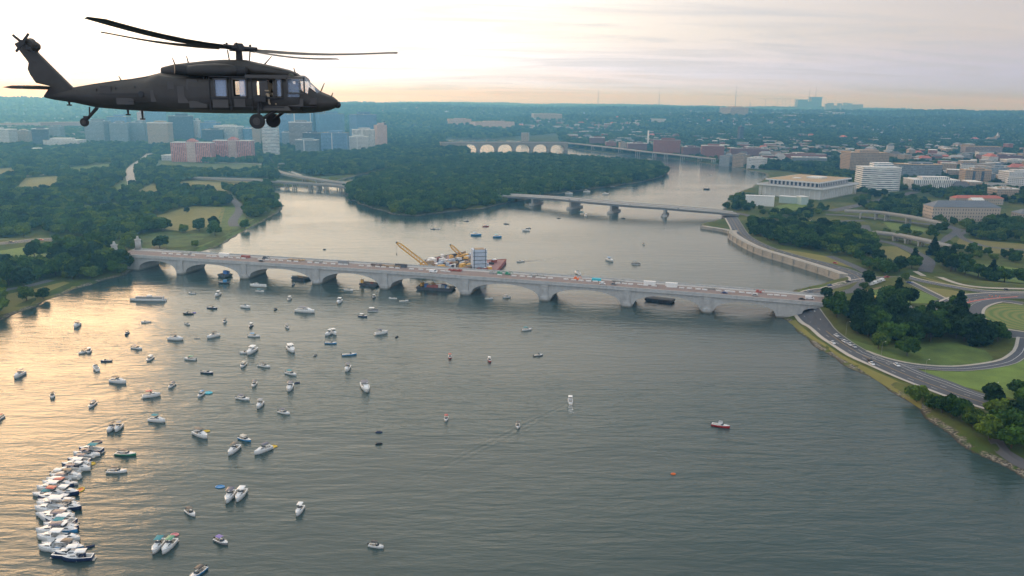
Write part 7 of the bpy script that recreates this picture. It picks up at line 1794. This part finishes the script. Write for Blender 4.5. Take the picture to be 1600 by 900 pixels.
a = hp(222, 147, -.62); MB().tube((a.x, -.66, a.z), (a.x, -.74, a.z), .13, n=12).build('flank_vent', odark, heli)
a = hp(268, 133, -.98); MB().box((a.x, -1.0, a.z), (.34, .05, .36)).build('access_panel', ogrey, heli)
a = hp(293, 148, -1.08); MB().box((a.x, -1.08, a.z), (.9, .03, .75)).build('access_panel', ogrey, heli)
# tail fin and stabilator
FIN = [(114, 137), (57.5, 80.7), (62.5, 76), (62, 70), (57.5, 66), (49, 62.6), (37, 62.4), (23.5, 68.5), (46.5, 98), (44.8, 107.6), (49, 117), (57.5, 129.6), (80, 134.5), (69, 151.5), (98, 156), (118, 150)]
fp = [hp(x, y) for x, y in FIN]
fo = MB().vprism([(p.x, p.z) for p in fp], -.14, .14).build('tail_fin', olive, heli)
bv = fo.modifiers.new('rounded', 'BEVEL'); bv.width = .06; bv.segments = 2
a = hp(50, 70); MB().tube((a.x, -.1, a.z), (a.x, -.38, a.z), .30, .24, 16).build('tail_gearbox', ogrey, fo)
hubt = MB().tube((a.x - .1, -.38, a.z + .05), (a.x - .1, -.62, a.z + .05), .13, n=12).build('tail_rotor_hub', odark, heli)
cx0, cz0 = a.x - .1, a.z + .05
for k in range(4):
    t_ = R(50) + k * math.pi / 2; d = Vector((math.cos(t_), 0, math.sin(t_))); q = Vector((-d.z, 0, d.x)); c = Vector((cx0, -.58, cz0)); Lb = .52
    v = [c + d * .1 - q * .06, c + d * Lb - q * .05, c + d * Lb + q * .05, c + d * .1 + q * .06]
    MB().add([tuple(p) for p in v] + [(p.x, p.y + .04, p.z) for p in v], [(0, 1, 2, 3), (7, 6, 5, 4), (0, 4, 5, 1), (1, 5, 6, 2), (2, 6, 7, 3), (3, 7, 4, 0)]).build('tail_rotor_blade', odark, hubt)
a, b = hp(28, 137.5, -1.0), hp(78, 136.5, 0)
xa = hp(24, 137, -1.0).x
prof = lambda y, k: [(xa + (.12 if k else 0), y, hp(60, 137).z - .02), (xa + .55, y, hp(60, 137).z + .10 * (.6 if k else 1)), (hp(80, 137).x, y, hp(60, 137).z + .05), (hp(80, 137).x, y, hp(60, 137).z - .06), (xa + .55, y, hp(60, 137).z - .08)]
MB().loft([prof(-2.15, 1), prof(-1.0, 0), prof(1.0, 0), prof(2.15, 1)]).build('stabilator', olive, heli)
# wheels
def wheel(c, r_, w_, s_):
    o_ = MB().tube((c.x, c.y - w_ / 2, c.z), (c.x, c.y + w_ / 2, c.z), r_, n=26).build('wheel', tyre, heli); bvv = o_.modifiers.new('rounded', 'BEVEL'); bvv.width = .05; bvv.segments = 3; bvv.angle_limit = R(50)
    MB().tube((c.x, c.y + s_ * (w_ / 2 + .015), c.z), (c.x, c.y + s_ * (w_ / 2 - .05), c.z), r_ * .5, n=18).tube((c.x, c.y + s_ * (w_ / 2 + .05), c.z), (c.x, c.y, c.z), r_ * .16, n=10).build('rim', ogrey, o_)
for s_, wp in ((-1, (402, 189.5)), (1, (427, 188.3))):
    c = hp(wp[0], wp[1], s_ * 1.38); c.y = s_ * 1.38; wheel(c, .335, .24, s_)
    MB().tube((c.x, s_ * 1.2, c.z), (c.x + .95, s_ * .85, c.z + .62), .075, n=8).build('drag_beam', odark, heli)
    MB().tube((c.x, s_ * 1.2, c.z), (c.x + .05, s_ * 1.12, c.z + .75), .07, n=8).tube((c.x + .05, s_ * 1.12, c.z + .75), (c.x + .05, s_ * 1.12, c.z + 1.15), .1, n=8).build('shock_strut', odark, heli)
    MB().box((c.x + .75, s_ * .98, c.z + .58), (1.5, .4, .2), taper=.8).build('sponson', ogrey, heli)
c = hp(132, 191); wheel(c, .2, .15, -1)
a = hp(152, 168); MB().tube(c, a, .06, .08, 8).build('tail_wheel_strut', odark, heli); b = hp(140, 167); MB().tube(c + (a - c) * .4, b, .035, n=6).build('tail_wheel_brace', odark, heli)
MB().box((c.x + .12, 0, c.z + .22), (.2, .2, .14)).build('tail_wheel_fork', odark, heli)
# main rotor
h0 = hp(373, 77); mb = MB().tube((h0.x, 0, h0.z - .75), (h0.x, 0, h0.z + .05), .17, .13, 14).tube((h0.x, 0, h0.z - .62), (h0.x, 0, h0.z - .5), .32, n=16); mb.build('rotor_mast', odark, heli)
for i in range(4):
    t_ = i * 1.57 + .5; MB().tube((h0.x + .42 * math.cos(t_), .42 * math.sin(t_), h0.z - .7), (h0.x + .5 * math.cos(t_), .5 * math.sin(t_), h0.z - .05), .03, n=6).build('pitch_link', odark, heli)
hub = MB().tube((h0.x, 0, h0.z - .08), (h0.x, 0, h0.z + .12), .42, .38, 16).tube((h0.x, 0, h0.z + .12), (h0.x, 0, h0.z + .26), .26, .18, 14).build('rotor_hub', odark, heli)
tips = [(-20, hp(600, 82, -2.8)), (70, hp(530, 92, 7.7)), (160, hp(180, 50, 2.8)), (-110, hp(160, 27, -7.7))]
for ang, tp in tips:
    t_ = R(ang); rt_ = 8.18; T_ = Vector((h0.x + rt_ * math.cos(t_), rt_ * math.sin(t_), tp.z)); c = Vector((h0.x, 0, h0.z + .03)); d = T_ - c; q = Vector((-math.sin(t_), math.cos(t_), 0)); rg_ = []
    for u in (0.09, .14, .16, .3, .45, .6, .75, .88, .94, 1.0):
        sag = .16 * math.sin(math.pi * u) ; p = c + d * u + Vector((0, 0, -sag)); ch = .09 if u < .15 else .265; th = .05 if u < .15 else .035
        sw = -.12 if u > .97 else 0; k = .55 if u > .97 else 1; tw = R(9 + 9 * (1 - u)) ; e = q * math.cos(tw) + Vector((0, 0, 1)) * math.sin(tw)
        rg_.append([tuple(p + e * (ch * k + sw) ), tuple(p + e * (ch * .3 * k + sw) + Vector((0, 0, th))), tuple(p - e * (ch * k - sw)), tuple(p + e * (ch * .3 * k + sw) - Vector((0, 0, th)))])
    MB().loft(rg_).build('rotor_blade', odark, hub)
    p = c + d * .075; MB().tube(c + d * .03, c + d * .12, .11, .08, 10).box(tuple(c + d * .07 + q * .22), (.2, .2, .12)).tube(c + d * .055 + q * .25, c + d * .055 + q * .25 + Vector((0, 0, .2)), .05, n=8).build('blade_cuff', odark, hub)

# ================================================================== the crew
def person(loc, label, shirt, pose, head_turn=0.0):
    """one continuous seated or leaning figure"""
    me = bpy.data.meshes.new('person'); V, E, RD = [], [], []
    def v(p, r_, par=None):
        V.append(p); RD.append(r_)
        if par is not None: E.append((par, len(V) - 1))
        return len(V) - 1
    pel = v((0, 0, 0), .17); ch = v((.05, 0, .30), .19, pel); sh = v((.07, 0, .46), .15, ch); nk = v((.09, 0, .56), .065, sh); hd = v((.12, 0, .68), .115, nk); v((.13, 0, .77), .10, hd)
    for s_ in (-1, 1):
        a = v((.07, s_ * .20, .45), .075, sh); e = v((.17, s_ * .26, .20), .055, a); w_ = v((.40, s_ * .16, .16), .038, e); hnd = v((.48, s_ * .14, .17), .042, w_)
        for f in range(4): v((.55 + .01 * (f % 2), s_ * (.115 + .02 * f), .16 - .01 * f), .011, hnd)
        v((.50, s_ * .09, .20), .012, hnd)
        h_ = v((.06, s_ * .10, -.03), .11, pel)
        if pose == 'sit': k = v((.48, s_ * .14, .02), .075, h_); f_ = v((.52, s_ * .14, -.38), .05, k); v((.66, s_ * .14, -.42), .045, f_)
        else: k = v((.10, s_ * .13, -.42), .075, h_); f_ = v((.05, s_ * .13, -.80), .05, k); v((.2, s_ * .13, -.84), .045, f_)
    me.from_pydata(V, E, []); o = bpy.data.objects.new('person', me); COL.objects.link(o); md = o.modifiers.new('skin', 'SKIN'); sd_ = o.modifiers.new('smooth', 'SUBSURF'); sd_.levels = 1; sd_.render_levels = 1
    for i, r_ in enumerate(RD): me.skin_vertices[0].data[i].radius = (r_, r_ * (.8 if i in (1, 2) else 1)); me.skin_vertices[0].data[i].use_root = i == 0
    me.materials.append(shirt); o.location = loc; tag(o, label, 'person')
    hl = MB().ell((.12, 0, .73), (.155, .135, .15), 12, 8).build('helmet', mat('flight_helmet_olive', (0.07, 0.075, 0.05), 0.5), o, True)
    MB().ell((.205, 0, .665), (.07, .075, .09), 10, 6).ell((.275, 0, .66), (.018, .016, .025), 6, 4).box((.262, 0, .615), (.02, .05, .012)).build('face', mat('skin_tone', (0.42, 0.26, 0.19), 0.6), o, True)
    return o
tan_s = mat('tan_flight_suit', (0.30, 0.23, 0.15), 0.9); grn_s = mat('green_flight_suit', (0.09, 0.10, 0.06), 0.9)
c = hp(417, 150, -.75); p = O + Vector((c.x, -.75, zf + .50)); q = person(p, 'crew member in a tan flight suit and helmet sitting at the open helicopter window', tan_s, 'sit'); q.rotation_euler = (0, 0, R(-50))
c = hp(452, 150, -.5); person(O + Vector((c.x, -.5, zf + .58)), 'pilot in a green flight suit and helmet behind the near cockpit glass', grn_s, 'sit')
c = hp(452, 150, .5); person(O + Vector((c.x, .5, zf + .58)), 'pilot in a green flight suit and helmet in the far cockpit seat', grn_s, 'sit')
MB().box((hp(417, 150, -.75).x, -.75, zf + .3), (.5, .5, .35)).build('crew_seat', hint, heli)
